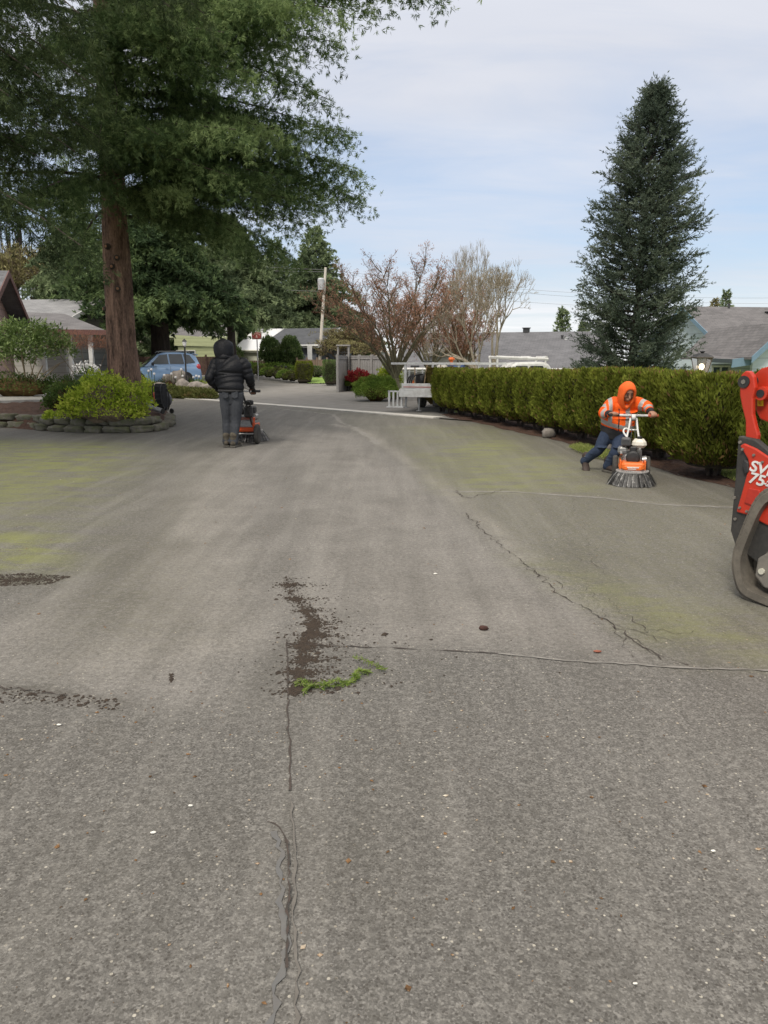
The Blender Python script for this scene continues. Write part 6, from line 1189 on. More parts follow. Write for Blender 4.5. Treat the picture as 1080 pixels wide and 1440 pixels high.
# local: x to the right across the tail, y away; deck at .46
bx = lambda m_, c, s, **k: m_.box(c, s, **k)
mb = MB(); mb.box((.55, 1.9, .50), (1.70, 3.6, .10), bev=.01); mb.box((.55, .02, .52), (1.72, .08, .20)); mb.build('deck', K_wht, TR)
mb = MB()
mb.box((.50, .05, .70), (1.5, .05, .16)); mb.box((.50, .02, .66), (1.48, .012, .02)); mb.build('tail_board', K_wht, TR); mb = MB(); mb.box((.50, .01, .685), (1.4, .012, .02)); mb.build('reflective_strip', simple('red_stripe', (.5, .10, .08)), TR)
for x in (-.16, 1.3):
    mb = MB(); mb.box((x, .08, .88), (.06, .06, .82)); mb.build('stake_post', K_wht, TR)
    mb = MB(); mb.box((x, 3.5, .88), (.06, .06, .82)); mb.build('stake_post', K_wht, TR)
for x in (-.16, 1.3): mb = MB(); mb.box((x, 1.8, 1.30), (.06, 3.5, .06)); mb.build('top_rail', K_wht, TR)
mb = MB(); mb.box((1.0, .05, 1.305), (3.1, .05, .055)); mb.build('crossbar', K_wht, TR)
for k in range(4): mb = MB(); mb.box((-.16, .5+.8*k, .82), (.04, .04, .64)); mb.build('side_stay', K_wht, TR)
mb = MB(); mb.tube([(1.28, .3, .6), (.78, .1, .95)], .022, n=6); mb.build('brace', K_steel, TR)
# side step frame at the left
mb = MB()
for x in (-.62, -.50, -.38, -.27): mb.box((x, .1, .36), (.045, .05, .44))
mb.box((-.44, .1, .14), (.46, .16, .035)); mb.box((-.44, .1, .56), (.42, .05, .04)); mb.build('side_step', K_wht, TR)
for (x, l) in ((-.15, .10), (.22, .02)): mb = MB(); mb.tube([(x, .15, .46), (x-.01, .12, l+.02)], .028, n=8); mb.box((x, .12, l+.03), (.12, .12, .02)); mb.build('support_leg', K_steel, TR)
for s_ in (-.18, 1.27): wheel('wheel', (s_, 2.2, .30), .30, .18, TR, 'x'); 
for s_ in (-.18, 1.27): mb = MB(); mb.prism([(s_-.13, 1.75, .50), (s_-.13, 1.85, .66), (s_-.13, 2.55, .66), (s_-.13, 2.65, .50)], (.26, 0, 0)); mb.build('mudguard', K_wht, TR)
mb = MB(); mb.box((.9, .3, .28), (.6, .5, .25), bev=.05); mb.build('underbody_box', K_blk, TR)
mb = MB(); mb.tube([(.55, 3.7, .48), (.55, 4.9, .46)], .04, n=8); mb.build('drawbar', K_wht, TR)
def Tl(x, y, z): M = parent_matrix(TR); v = M @ __import__('mathutils').Vector((x, y, z)); return (v.x, v.y, v.z)
def load(name, xyz, label, cat, rz=0): return empty(name, Tl(*xyz), rz, label, cat)
o = load('traffic_cone', (-.02, .45, .55), 'orange traffic cone lying among the tools on the trailer', 'cone'); mb = MB(); mb.lathe([(.11, 0), (.03, .30), (.0, .30)], 14); mb.build('cone_body', K_orn2, o); mb = MB(); mb.box((0, 0, .01), (.26, .26, .02)); mb.build('cone_base', K_orn2, o); mb = MB(); mb.lathe([(.082, .10), (.062, .16)], 14, c=(0, 0, .0)); mb.v = [(x*1.04, y*1.04, z) for x, y, z in mb.v]; mb.build('white_band', K_wht, o)
o = load('engine_blower', (.18, .5, .55), 'black engine blower with coiled hose on the trailer deck', 'blower', .4); mb = MB(); mb.lathe([(0, -.1), (.17, -.1), (.19, -.05), (.19, .05), (.17, .1), (0, .1)], 18, c=(0, 0, .30), axis='x'); mb.build('fan_case', K_blk, o); mb = MB(); mb.box((.2, 0, .22), (.22, .22, .26), bev=.03); mb.build('motor', K_gry, o)
for k in range(3): mb = MB(); mb.tube([(.25*cos(a)-.1, .12*k-.1, .25+.22*sin(a)) for a in np.linspace(0, 2*pi, 20)], .022, n=6); mb.build('hose_loop', K_blk, o, True)
o = load('lidded_bucket', (.40, .6, .55), 'white lidded bucket sitting on the trailer', 'bucket'); mb = MB(); mb.lathe([(.13, 0), (.16, .36), (.165, .37), (0, .38)], 18); mb.build('pail', K_cream, o); mb = MB(); mb.lathe([(.17, .35), (.175, .40), (0, .41)], 18); mb.build('lid', K_wht, o)
o = load('cement_mixer', (.66, .8, .55), 'pale drum machine tilted on the trailer', 'mixer', .3); mb = MB(); mb.lathe([(.0, -.22), (.14, -.2), (.26, 0), (.2, .2), (.12, .28)], 18, M=euler(.8, .2, 0), c=(0, 0, .45)); mb.build('drum', K_cream, o); mb = MB(); mb.tube([(-.2, 0, 0), (0, 0, .4), (.2, 0, 0)], .025, n=6); mb.build('stand', K_gry, o)
for k, (x, ln, lb) in enumerate(((.30, .75, 'wooden handled rake leaning forward on the trailer'), (.05, .62, 'grey handled shovel standing on the trailer'), (.86, .7, 'wooden handled broom leaning across the trailer'))):
    o = load('hand_tool', (x, .25, .60), lb, 'tool'); mb = MB(); mb.tube([(0, 0, 0), (.12-.1*k, .2, ln)], .016, n=6); mb.build('shaft', simple('ash_handle', (.42, .30, .17), (.3, .2, .11)), o); mb = MB(); mb.box((.12-.1*k, .2, ln), (.24, .04, .06), bev=.01); mb.build('tool_head', K_gry, o)
o = load('blue_tarp', (1.18, 1.0, .56), 'crumpled blue tarp bundle on the trailer load', 'tarp'); mb = MB(); mb.ell((0, 0, .42), (.28, .3, .26), 16, 10, fn=lambda d: 1+.14*sin(d[0]*9)+.12*sin(d[1]*11+d[2]*6)); mb.ell((0, 0, .15), (.34, .34, .22), 16, 10, fn=lambda d: 1+.1*sin(d[0]*9)); mb.build('bundle', simple('blue_tarp', (.04, .09, .26), (.08, .14, .34), .5, 12), o)
q = P(635, 500, 23); o = empty('orange_topped_machine', (q[0], 23, 0), 0, 'dark machine with orange top standing on the trailer bed behind the hedge', 'machine'); mb = MB(); mb.box((0, 0, 1.0), (.30, .3, .50), bev=.05); mb.tube([(-.2, 0, .3), (-.12, 0, 1.2)], .04, n=8); mb.build('machine_body', simple('navy_paint', (.03, .045, .09)), o); mb = MB(); mb.ell((0, 0, 1.42), (.10, .10, .06), 14, 8, fn=lambda d: 1+.1*sin(d[0]*7)); mb.tube([(.0, 0, 1.2), (0, 0, 1.45)], .05, n=8); mb.build('orange_cover', K_orn2, o); mb = MB(); mb.box((0, 0, .38), (.5, .5, .75), bev=.02); mb.build('pedestal', K_blk, o)
# ---- white pickup beyond the hedge
pY = 23.5; zb_ = -.38; o = PU = empty('pickup_truck', (P(676, 520, pY)[0], pY, zb_), .05, 'white pickup truck cab showing over the hedge beside the trailer', 'pickup'); 
mb = MB(); mb.box((2.0, 0, .75), (4.6, 1.8, .62), bev=.12); mb.build('body', K_wht, o)
mb = MB(); V = [(.35, 1.04), (.55, 1.30), (.82, 1.62), (.98, 1.70), (1.75, 1.72), (1.95, 1.66), (2.35, 1.06)]; mb.prism([(x, -.72, z) for x, z in V], (0, 1.44, 0)); mb.build('cab', K_wht, o, bevel=.06)
for s_ in (-1, 1):
    for pts in (((.72, 1.16), (.95, 1.60), (1.30, 1.60), (1.30, 1.16)), ((1.38, 1.16), (1.38, 1.60), (1.76, 1.60), (2.08, 1.16))):
        mb = MB(); mb.prism([(x, s_*.722, z) for x, z in pts], (0, s_*.01, 0)); mb.build('side_window', gl, o)
for x in (.2, 3.5):
    for s_ in (-1, 1): wheel('wheel', (x, s_*.82, .36), .36, .24, o, 'y')
mb = MB(); 
for z, s_ in ((1.86, -.6), (1.86, .6)): mb.tube([(.35, s_, z), (1.95, s_, z-.06)], .045, n=8)
for x in (.4, .9, 1.4, 1.9): mb.tube([(x, -.62, 1.86), (x, .62, 1.86)], .03, n=6)
for x in (.4, 1.88):
    for s_ in (-.6, .6): mb.tube([(x, s_, 1.86), (x, s_, 1.6 if x > 1 else 1.1)], .03, n=6)
mb.build('ladder_rack', K_wht, o)
# ---- backpack blower on the bed edging
q = P(226, 583, 16.3); BB = empty('backpack_blower', (q[0], 16.3, .27), -.35, 'black backpack leaf blower with orange engine cover standing on the bed edge', 'leaf blower')
mb = MB(); mb.box((.04, 0, .34), (.30, .12, .58), bev=.05); mb.box((.04, -.06, .34), (.24, .05, .50), bev=.02)
for k in range(4): mb.box((.04, -.09, .2+k*.09), (.20, .02, .03), bev=.008)
mb.build('back_frame', simple('black_padding', (.018, .018, .02), (.03, .03, .032), .8, 20), BB)
mb = MB(); mb.box((-.13, .12, .30), (.20, .24, .34), bev=.06); mb.build('engine_cover', simple('faded_orange_cover', (.70, .14, .06), (.6, .12, .05), .45), BB); mb = MB(); mb.lathe([(0, -.06), (.17, -.06), (.19, 0), (.17, .06), (0, .06)], 20, c=(.02, .12, .28), axis='y'); mb.build('fan_housing', K_gry, BB)
for s_ in (-.09, .12): mb = MB(); mb.tube(spline([(s_, -.07, .60), (s_+.04, -.17, .52), (s_+.06, -.17, .25), (s_+.05, -.08, .10)], 6), [(.028, .008)]*19, n=8); mb.build('strap', K_blk, BB)
mb = MB(); mb.tube(spline([(.19, 0, .52), (.26, -.03, .40), (.27, -.04, .18), (.22, -.04, .06)], 6), [(.022, .008)]*19, n=8); mb.build('strap', K_blk, BB)
mb = MB(); mb.tube(spline([(-.14, -.06, .24), (-.15, -.2, .20), (-.04, -.25, .135), (.08, -.26, .10), (.26, -.28, .06)], 6), [.05]*15+[.055]*10, n=16, caps=False); mb.build('blower_tube', simple('grey_blower_tube', (.30, .31, .32), (.2, .2, .21), .4, 9), BB, True)
mb = MB(); mb.tube([(.262, -.2803, .06), (.28, -.282, .057)], .059, n=16); mb.build('nozzle_ring', K_blk, BB); mb = MB(); mb.lathe([(.045, -.01), (.055, -.01), (.055, .01), (.045, .01), (.045, -.01)], 14, c=(.33, -.05, .05), axis='y'); mb.build('handle_ring', K_blk, BB)
# ================================================================ people
def hand(mb, b, d, a, n, s=1.0, thumb=1, r=.0082):
    """hand closed on a bar: b grip point, d forearm direction, a along the bar, n up over the bar"""
    b, d, a, n = A_(b), nrm(d), nrm(a), nrm(n); s_ = s
    mb.tube([b-d*.105*s_+n*.008, b-d*.075*s_+n*.012, b-d*.045*s_+n*.020, b-d*.012*s_+n*.026], [(.018*s_, .024*s_), (.017*s_, .034*s_), (.016*s_, .040*s_), (.012*s_, .041*s_)], n=12, ref=n)
    for k, ln in enumerate((.92, 1.05, 1.0, .8)):
        o = a*(k-1.5)*.0215*s_
        chain(mb, [b-d*.018*s_+n*.027*s_+o, b+d*.016*s_+n*.027*s_*ln+o, b+d*.033*s_*ln+n*.004+o, b+d*.022*s_-n*.020*s_*ln+o], [r*1.1*s_, r*1.05*s_, r*s_, r*.85*s_], n=8, k=3)
    t_ = a*thumb
    chain(mb, [b-d*.075*s_+t_*.025*s_, b-d*.040*s_+t_*.046*s_-n*.004, b-d*.005*s_+t_*.040*s_-n*.018*s_, b+d*.014*s_+t_*.026*s_-n*.024*s_], [.012*s_, .0105*s_, .0095*s_, .008*s_], n=8, k=3)
def head(mb, c, f, s=1.0, up=(0, 0, 1)):
    """c centre of the head, f facing; returns frame"""
    f = nrm(f); u = nrm(A_(up)-f*np.dot(up, f)); r = np.cross(f, u); M = np.stack([r, f, u], 1); L = lambda x, y, z: c+M@A_([x, y, z])*s
    mb.ell(c+u*.02*s, (.076*s, .096*s, .105*s), 20, 14, M=M); mb.ell(L(0, .018, -.055), (.058*s, .068*s, .062*s), 16, 10, M=M)
    mb.ell(L(0, .040, -.088), (.030*s, .038*s, .024*s), 12, 8, M=M)            # chin
    mb.tube([L(0, .085, .010), L(0, .104, -.018), L(0, .112, -.036)], [.009*s, .013*s, .017*s], n=8)   # nose
    for x in (-1, 1):
        mb.ell(L(x*.030, .077, .028), (.022*s, .014*s, .009*s), 10, 6, M=M); mb.ell(L(x*.045, .060, -.022), (.022*s, .026*s, .022*s), 10, 6, M=M)   # brow, cheek
        mb.ell(L(x*.078, -.005, -.005), (.010*s, .020*s, .031*s), 10, 8, M=M)   # ears
    mb.ell(L(0, .086, -.060), (.024*s, .012*s, .007*s), 10, 6, M=M); mb.ell(L(0, .084, -.072), (.020*s, .012*s, .007*s), 10, 6, M=M)
    return L
def hood(name, c, f, s, mat, parent, up=(0, 0, 1), open_=.62, drop=.16, rough=.0, size=(.125, .140, .155)):
    f = nrm(f); u = nrm(A_(up)-f*np.dot(up, f)); r = np.cross(f, u); M = np.stack([r, f, u], 1); mb = MB(); n, m = 30, 20; V = []
    # rings run round the facing axis: back pole to the face opening
    for i in range(m+1):
        th = pi-(pi-open_)*i/m
        for j in range(n):
            q = 2*pi*j/n; x, z = sin(th)*cos(q), sin(th)*sin(q); y = cos(th); k = 1+.03*sin(q*5+th*3)
            zz = z*size[2]*k; 
            if z < 0: zz -= drop*(-z)**1.5*.5
            V.append(c+M@A_([x*size[0]*k*(1+.10*max(-z, 0)), y*size[1]-.006, zz+.012])*s)
    e = len(V)-n      # rolled rim
    for rr, dy in ((.93, .012), (.85, .0), (.80, -.03)):
        for j in range(n):
            p = V[e+j]; cc = sum(V[e:e+n])/n; V.append(cc+(p-cc)*rr+f*dy*s)
    m2 = m+3; mb.add(V, [(i*n+j, i*n+(j+1) % n, (i+1)*n+(j+1) % n, (i+1)*n+j) for i in range(m2) for j in range(n)])
    o = mb.build(name, mat, parent, True); wrinkle(o, .004, .13, 9); sd = o.modifiers.new('thick', 'SOLIDIFY'); sd.thickness = .008; return o
def cloth(name, c1, c2, scale=9, bs=.5, rough=.85, st=None, bd=.012):
    return simple(name, c1, c2, rough, scale, bs=bs, bd=bd, st=st, fine=scale*6, spec=.25)
skin = simple('skin', (.36, .19, .12), (.30, .15, .095), .5, 20, bs=.1); eye_m = simple('eye_dark', (.015, .01, .008), None, .3)
Kj = cloth('black_puffer_nylon', (.0045, .005, .0065), (.008, .0085, .011), 7, .6, .5, None, .03); jean_g = cloth('charcoal_denim', (.036, .039, .045), (.070, .074, .082), 6, .7, .9, (1, 1, .5), .03); jean_b = cloth('indigo_denim', (.022, .034, .065), (.045, .062, .10), 6, .7, .9, (1, 1, .5), .03)
boot_m = simple('worn_tan_boot', (.075, .060, .040), (.04, .033, .024), .85, 12, dirt=((.2, .18, .13), 14, .5)); sole_m = simple('boot_sole', (.05, .045, .035), (.12, .11, .09), .8, 10); boot_b = simple('dark_brown_boot', (.05, .032, .024), (.03, .02, .016), .7, 12); glove_m = simple('black_glove', (.02, .02, .021), (.035, .034, .033), .8, 20); belt_m = simple('black_waist_cloth', (.016, .016, .018), (.03, .03, .032), .8, 9, bs=.5)
def boot(name, ankle, toe_dir, parent, m_up, L_=.29, pitch=0.0, s=1.0, shaft=.09):
    """ankle joint position; toe_dir heading; pitch lowers the toe"""
    d = nrm(A_([toe_dir[0], toe_dir[1], 0])); u = A_([0, 0, 1.]); r = np.cross(d, u); f = d*cos(pitch)-u*sin(pitch); w_ = u*cos(pitch)+d*sin(pitch); L = lambda x, y, z: ankle+(r*x+f*y+w_*z)*s; mb = MB()
    chain(mb, [L(0, -.055, -.045), L(0, .0, -.04), L(0, .07, -.045), L(0, .145, -.058), L(0, .185, -.066)], [(.034*s, .036*s), (.046*s, .040*s), (.040*s, .046*s), (.030*s, .050*s), (.020*s, .038*s)], ref=w_, n=16)
    chain(mb, [L(0, -.01, -.04), L(0, -.012, .04), L(0, -.012, shaft-.03)], [.046*s, .050*s, .054*s], n=16); b_ = voxel(name, mb, .008, m_up, parent, 3)
    mb = MB(); pr = [(-.036, -.085), (.036, -.085), (.043, -.03), (.040, .05), (.053, .11), (.050, .17), (.030, .215), (-.030, .215), (-.050, .17), (-.053, .11), (-.040, .05), (-.043, -.03)]
    mb.prism([L(x, y, -.098) for x, y in pr], w_*.026*s); mb.build('sole', sole_m, b_, bevel=.004); mb = MB()
    for k in range(4): mb.tube([L(-.03, .045+.0*k, .0+.03*k-.01), L(.03, .045, .0+.03*k-.01)], .004, n=5)
    mb.build('laces', simple('laces', (.25, .22, .16), (.15, .13, .1)), b_); return b_
# ---------- man in the black jacket, seen from behind
bA = G(322, 629); A0 = empty if False else None
def wA(px, py, dy=0): return P(px, py, bA[1]+dy)-A_([bA[0], bA[1], 0])
hipL, hipR = wA(317, 553), wA(334, 553); pel = (hipL+hipR)/2; nk = wA(316, 505, .10); chest = wA(322, 520, .06); hd = wA(315, 491, .17)
shL, shR = wA(303, 512, .10), wA(344, 512, .08); elL, elR = wA(295, 532, .0), wA(351, 533, .10); hnL, hnR = wA(309, 549, .14), wA(353, 553, .33)
barA = parent_matrix(swA) @ Matrix.Scale(1.17, 4) @ __import__('mathutils').Vector((.185, -.60, .75)); barA = A_([barA.x-bA[0], barA.y-bA[1], barA.z])
knL, knR = wA(319, 590, .05), wA(332, 591, .02); anL, anR = A_([-.06, .03, .125]), A_([.07, -.02, .125]); anL[0] = wA(318.5, 620)[0]; anR[0] = wA(328.5, 620)[0]+.01
mb = MB(); chain(mb, [pel+[0, 0, -.03], pel+[0, .01, .12], chest, nk-[0, 0, .05]], [(.12, .165), (.115, .15), (.13, .175), (.09, .13)], ref=(0, 1, 0), n=18); mb.tube([nk-[0, 0, .06], nk+[0, .02, .04], hd-[0, 0, .06]], [.062, .057, .055], n=14)
Lh = head(mb, hd, (.0, .95, -.22), 1.0)
hfA = nrm(barA-elR)
for s_, e_, w_ in ((shL, elL, hnL), (shR, elR, barA-hfA*.10)): chain(mb, [s_, (s_+e_)/2, e_, (e_+w_)/2, w_], [.055, .052, .043, .038, .028])
hand(mb, barA+[0, 0, .004], hfA, (1, 0, 0), nrm(A_([0, .6, .8])), 1.0, -1); hand(mb, hnL+[.03, .09, 0], (.35, .9, -.1), (0, -.1, 1), (-.9, .3, 0), 1.0, 1)
for a_, k_, n_ in ((hipL, knL, anL), (hipR, knR, anR)): chain(mb, [a_, (a_+k_)/2, k_, k_*.6+n_*.4+A_([0, -.02, 0]), n_], [.070, .062, .044, .040, .032]); chain(mb, [n_, n_+[0, .03, -.05], n_+[0, .10, -.065]], [.022, .022, .018])
pA = voxel('person', mb, .0085, skin, None, 3); pA.location = (bA[0], bA[1], 0); tag(pA, 'person in black hooded puffer jacket and grey jeans walking away pushing a brush machine', 'person')
mb = MB(); chain(mb, [pel+[-.01, -.01, .045], pel+[-.01, 0, .11], chest-[0, 0, .10], chest+[0, 0, .02], nk-[0, .02, .06], nk-[0, 0, .0]], [(.145, .205), (.155, .215), (.165, .235), (.165, .245), (.13, .20), (.08, .09)], ref=(0, 1, 0), n=34, k=14, puff=(.022, .078))
for s_, e_, w_ in ((shL, elL, hnL), (shR, elR, barA-hfA*.13)):
    chain(mb, [s_+(nk-s_)*.25, s_, (s_+e_)/2, e_, (e_+w_)/2, w_], [.085, .092, .088, .078, .068, .052], n=22, k=10, puff=(.014, .085))
jA = wrinkle(voxel('puffer_jacket', mb, .0085, Kj, pA, 2), .010, .10, 1, (.5, .5, 1.6)); mb = MB(); mb.tube([pel+[-.01+.198*cos(q), .14*sin(q)-.01, .045] for q in np.linspace(0, 2*pi, 25)], [(.018, .010)]*25, n=8, caps=False); mb.build('hem_band', glove_m, jA, True)
hood('hood', hd+A_([0, -.01, .0]), (.0, .93, -.35), 1.12, Kj, jA, drop=.22, size=(.138, .14, .125)); mb = MB(); chain(mb, [nk+[-.09, -.03, .015], nk+[0, -.08, .03], nk+[.09, -.03, .015]], [.045, .055, .045], n=14); chain(mb, [nk+[-.08, -.02, .05], nk+[0, -.065, .075], nk+[.08, -.02, .05]], [.04, .05, .04], n=14); voxel('collar', mb, .009, Kj, jA, 2)
def trousers(name, hl, hr, kl, kr, al, ar, mat, par, w=.175, waist=None, hem=.062, lw=1.0):
    mb = MB(); p_ = (hl+hr)/2; side_ = nrm((hr-hl)*[1, 1, 1]); wst = waist if waist is not None else p_+A_([0, 0, .13])
    V = [wst, p_+(wst-p_)*.45, p_-A_([0, 0, .04]), p_-A_([0, 0, .11])]; ref = np.cross(side_, nrm(wst-p_)); chain(mb, V, [(.118, w*.93), (.128, w), (.12, w*.93), (.095, .12)], ref=ref, n=22)
    for h_, k_, a_ in ((hl, kl, al), (hr, kr, ar)):
        d_ = nrm(a_-k_); m1 = (h_+k_)/2; pts = [h_+A_([0, 0, .0]), m1, k_, k_+(a_-k_)*.35, k_+(a_-k_)*.7, a_-d_*.035, a_+d_*.035]
        chain(mb, pts, [.096*lw, .088*lw, .070*lw, .068*lw, .062*lw, .062*lw, hem], n=18, k=6)
        for j, (t, g) in enumerate(((.03, .010), (-.06, .007), (.10, .006))): c = k_+nrm(a_-k_)*t; mb.ell(c+A_([0, -.012, 0]), (.072, .070, g+.010), 14, 8)
        for j in range(3): c = a_-d_*(.035+.035*j); mb.ell(c+A_([.004*(-1)**j, 0, 0]), (.069, .071, .014), 14, 6)
    return wrinkle(voxel(name, mb, .0085, mat, par, 2), .010, .13, 5, (1, 1, 1.5))
tA = trousers('jeans', hipL, hipR, knL, knR, anL+[0, 0, .0], anR+[0, 0, .0], jean_g, pA, .192, hem=.078, lw=1.13)
for s_ in (-1, 1): mb = MB(); c = pel+A_([s_*.075, -.133, -.015]); mb.prism([c+[-.05, 0, .05], c+[.05, 0, .05], c+[.05, 0, -.04], c+[0, 0, -.065], c+[-.05, 0, -.04]], (0, .02, 0)); mb.build('back_pocket', jean_g, tA, bevel=.003)
boot('boot', anL, (-.06, 1), pA, boot_m, s=1.22); boot('boot', anR, (.12, 1), pA, boot_m, s=1.22)
mb = MB(); hand(mb, barA+[0, 0, .004], hfA, (1, 0, 0), nrm(A_([0, .6, .8])), 1.14, -1, .0095); voxel('glove', mb, .006, glove_m, pA, 1)
for ch in swA.children:
    if ch.name.split('.')[0] in ('handle_tube', 'brace', 'fuel_tank', 'air_filter'): ch.data.materials.clear(); ch.data.materials.append(K_blk)
# ---------- man in the orange jacket
bB = G(842, 668); B0 = A_([bB[0], 9.4, 0])
def wB(px, py, Y): return P(px, py, Y)-B0
barM = parent_matrix(swB); Vc = __import__('mathutils').Vector
def bp(x): v = barM @ Vc((x, -.60, .75)); return A_([v.x, v.y, v.z])-B0
gR, gL = bp(.225), bp(-.225)    # screen left, screen right
pel = wB(867, 602, 9.42); hR_, hL_ = pel+A_([-.085, .0, -.02]), pel+A_([.085, -.02, -.02]); ch = wB(871, 577, 9.40); nk = wB(880, 563.5, 9.32); hd = wB(882.5, 552, 9.22)
sR, sL = wB(861, 568, 9.36), wB(896, 567, 9.32); eR, eL = wB(849, 581, 9.30), wB(910, 572, 9.22)
kR, kL = wB(842, 632, 9.45), wB(866, 634, 9.28); aR, aL = wB(823, 658, 9.65), wB(855, 658, 9.40); aR[2] = .125; aL[2] = .10
dR, dL = nrm(gR-eR), nrm(gL-eL); wR, wL = gR-dR*.10, gL-dL*.10; s8 = .88
mb = MB(); side_ = nrm(sL-sR); chain(mb, [pel+[0, 0, -.04], pel+(ch-pel)*.5, ch, nk-nrm(nk-ch)*.05], [(.10, .145), (.10, .13), (.11, .15), (.08, .11)], ref=np.cross(side_, nrm(nk-pel)), n=18); mb.tube([nk-nrm(nk-ch)*.06, nk, hd-[0, 0, .05]], [.055, .05, .05], n=14)
fB = nrm([.06, -.90, -.42]); Lh = head(mb, hd, fB, .92)
for s_, e_, w_ in ((sR, eR, wR), (sL, eL, wL)): chain(mb, [s_, (s_+e_)/2, e_, (e_+w_)/2, w_], [.048, .046, .038, .034, .025])
hand(mb, gR+[0, 0, .004], dR, (1, 0, 0), nrm(A_([0, -.5, .9])), .98, 1); hand(mb, gL+[0, 0, .004], dL, (1, 0, 0), nrm(A_([0, -.5, .9])), .98, -1)
for a_, k_, n_ in ((hR_, kR, aR), (hL_, kL, aL)): chain(mb, [a_, (a_+k_)/2, k_, (k_+n_)/2, n_], [.066, .058, .042, .036, .024]); chain(mb, [n_, n_+[0, -.02, -.045], n_+[0, -.05, -.06]], [.02, .016, .014])
pB = voxel('person', mb, .0080, skin, None, 2); pB.location = B0; tag(pB, 'person in orange hooded high visibility jacket and blue jeans leaning over a brush machine', 'person')
for x in (-1, 1):
    mb = MB(); mb.ell(Lh(x*.030, .088, .010), (.013, .006, .0065), 10, 6); mb.build('eye', eye_m, pB, True); mb = MB(); mb.tube([Lh(x*.014, .094, .032), Lh(x*.032, .093, .036), Lh(x*.048, .080, .030)], [.004, .0045, .003], n=6); mb.build('eyebrow', eye_m, pB)
mb = MB(); mb.tube([Lh(-.022, .098, -.066), Lh(0, .102, -.065), Lh(.022, .098, -.066)], [.002, .003, .002], n=6); mb.build('mouth', simple('lips', (.22, .09, .07), None, .5), pB)
mb = MB(); c_ = Lh(0, -.012, .035); f_ = fB; u_ = nrm(A_([0, 0, 1])-f_*f_[2]); mb.ell(c_, (.078, .088, .09), 16, 10, M=np.stack([np.cross(f_, u_), f_, u_], 1)); mb.build('hair', simple('dark_hair', (.012, .01, .009), (.025, .02, .016), .7, 40), pB, True)
# hi-vis jacket with reflective bands (a band is part of the cloth: set by where it lies along torso and sleeves)
hv = cloth('orange_hi_vis_fabric', (.88, .125, .010), (.72, .085, .008), 6, .7, .7, None, .035); rf = simple('reflective_tape', (.36, .34, .32), (.26, .25, .24), .35, 20, bs=.1); dkc = cloth('black_cuff_fabric', (.02, .02, .022), (.035, .035, .037), 12)
mb = MB(); Tn = nrm(nk-pel); rf_ = np.cross(side_, Tn); tor = [pel+Tn*.005-[.01, 0, 0], pel+Tn*.06, ch-Tn*.06, ch+Tn*.02, nk-Tn*.05, nk]
chain(mb, tor, [(.140, .215), (.15, .215), (.16, .215), (.15, .215), (.11, .155), (.07, .075)], ref=rf_, n=30, k=10)
for s_, e_, w_ in ((sR, eR, wR-dR*.02), (sL, eL, wL-dL*.02)):
    chain(mb, [s_+(nk-s_)*.3, s_, (s_+e_)/2, e_, (e_+w_)/2, w_], [.078, .086, .082, .074, .062, .050], n=20, k=8)
    for t in (.3, .6, .85): c = s_+(e_-s_)*t; mb.ell(c+A_([0, -.006, -.01]), (.086, .080, .020), 14, 8)
for k_ in range(4): c = pel+Tn*(.03+.07*k_); mb.ell(c, (.208, .148, .022), 20, 8, M=np.stack([side_, rf_, Tn], 1))
jB = wrinkle(voxel('hi_vis_jacket', mb, .0080, None, pB, 2), .016, .16, 3); me = jB.data
for m_ in (hv, rf, dkc): me.materials.append(m_)
nv = len(me.polygons); ce = np.zeros(nv*3); me.polygons.foreach_get('center', ce); ce = ce.reshape(-1, 3); ix = np.zeros(nv, np.int32)
def seg(a, b): 
    d = b-a; L = np.linalg.norm(d); t = ((ce-a)@d)/L; q = np.linalg.norm(ce-a-np.clip(t, 0, L)[:, None]*d/L, axis=1); return t, q, L
tt, qq, LL_ = seg(pel, nk); xs_ = (ce-pel)@side_; fr_ = (ce-pel)@rf_
ar = np.zeros(nv, bool)
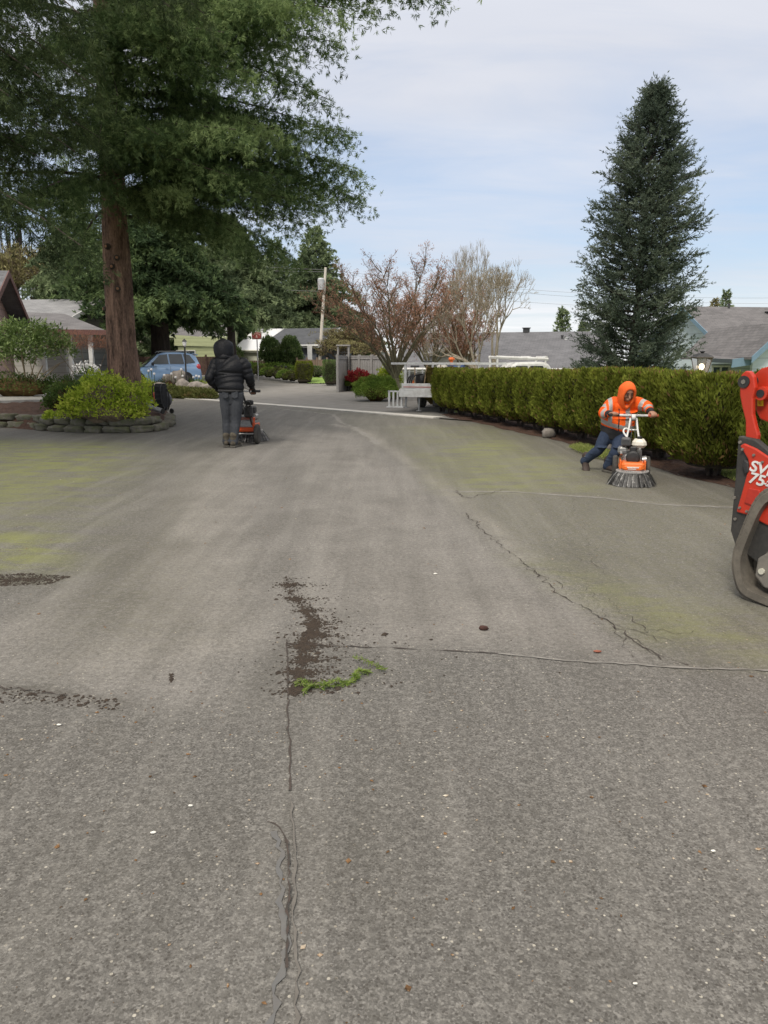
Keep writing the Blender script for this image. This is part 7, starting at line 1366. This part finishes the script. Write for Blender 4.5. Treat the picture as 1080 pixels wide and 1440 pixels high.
for s_, e_, w_ in ((sR, eR, wR), (sL, eL, wL)):
    t1, q1, L1 = seg(s_, e_); t2, q2, L2 = seg(e_, w_); a1 = (q1 < .10) & (t1 > .02); a2 = (q2 < .10) & (t2 > 0) & (q2 < q1); on = (a1 | a2) & (np.abs(xs_) > .16); ar |= on
    ix[on & ~a2 & (np.abs(t1-L1*.62) < .026)] = 1; ix[on & a2 & (np.abs(t2-L2*.45) < .024)] = 1; ix[on & a2 & (t2 > L2*.74)] = 2
to = ~ar; ix[to & (np.abs(tt-.065) < .026)] = 1; ix[to & (np.abs(np.abs(xs_)-.105) < .024) & (tt > .06)] = 1
ix[to & (tt < .012)] = 2; ix[to & (np.abs(xs_-.0) < .006) & (tt < .28)] = 2
me.polygons.foreach_set('material_index', ix)
hood('hood', hd+A_([0, .012, -.006]), fB, .93, cloth('orange_hood_fabric', (.85, .15, .03), (.72, .11, .02), 8, .6, .75), jB, drop=.32, open_=.86, size=(.104, .126, .130))
mb = MB(); chain(mb, [nk+[-.07, -.045, .005], nk+[0, -.085, -.005], nk+[.07, -.045, .005]], [.030, .034, .030], n=12); chain(mb, [nk+[-.075, .02, .01], nk+[0, .06, .02], nk+[.075, .02, .01]], [.035, .04, .035], n=12); voxel('collar', mb, .008, hv, jB, 2)
mb = MB(); chain(mb, [pel-[.005, 0, .055], pel+Tn*.012], [(.135, .190), (.142, .212)], ref=rf_, n=24, k=8); voxel('waist_cloth', mb, .009, belt_m, pB, 2)
trousers('jeans', hR_, hL_, kR, kL, aR+(kR-aR)*.02, aL+(kL-aL)*.02, jean_b, pB, .165, pel+Tn*.08, .060)
boot('boot', aR, (-.15, -1), pB, boot_b, s=.98, pitch=.42); boot('boot', aL, (.42, -1), pB, boot_b, s=.98)
for g_, d_, th in ((gR, dR, 1), (gL, dL, -1)):
    mb = MB(); chain(mb, [g_-d_*.135+[0, 0, .008], g_-d_*.085+[0, 0, .012]], [.040, .036], n=14, k=3); mb.build('cuff', dkc, pB, True)
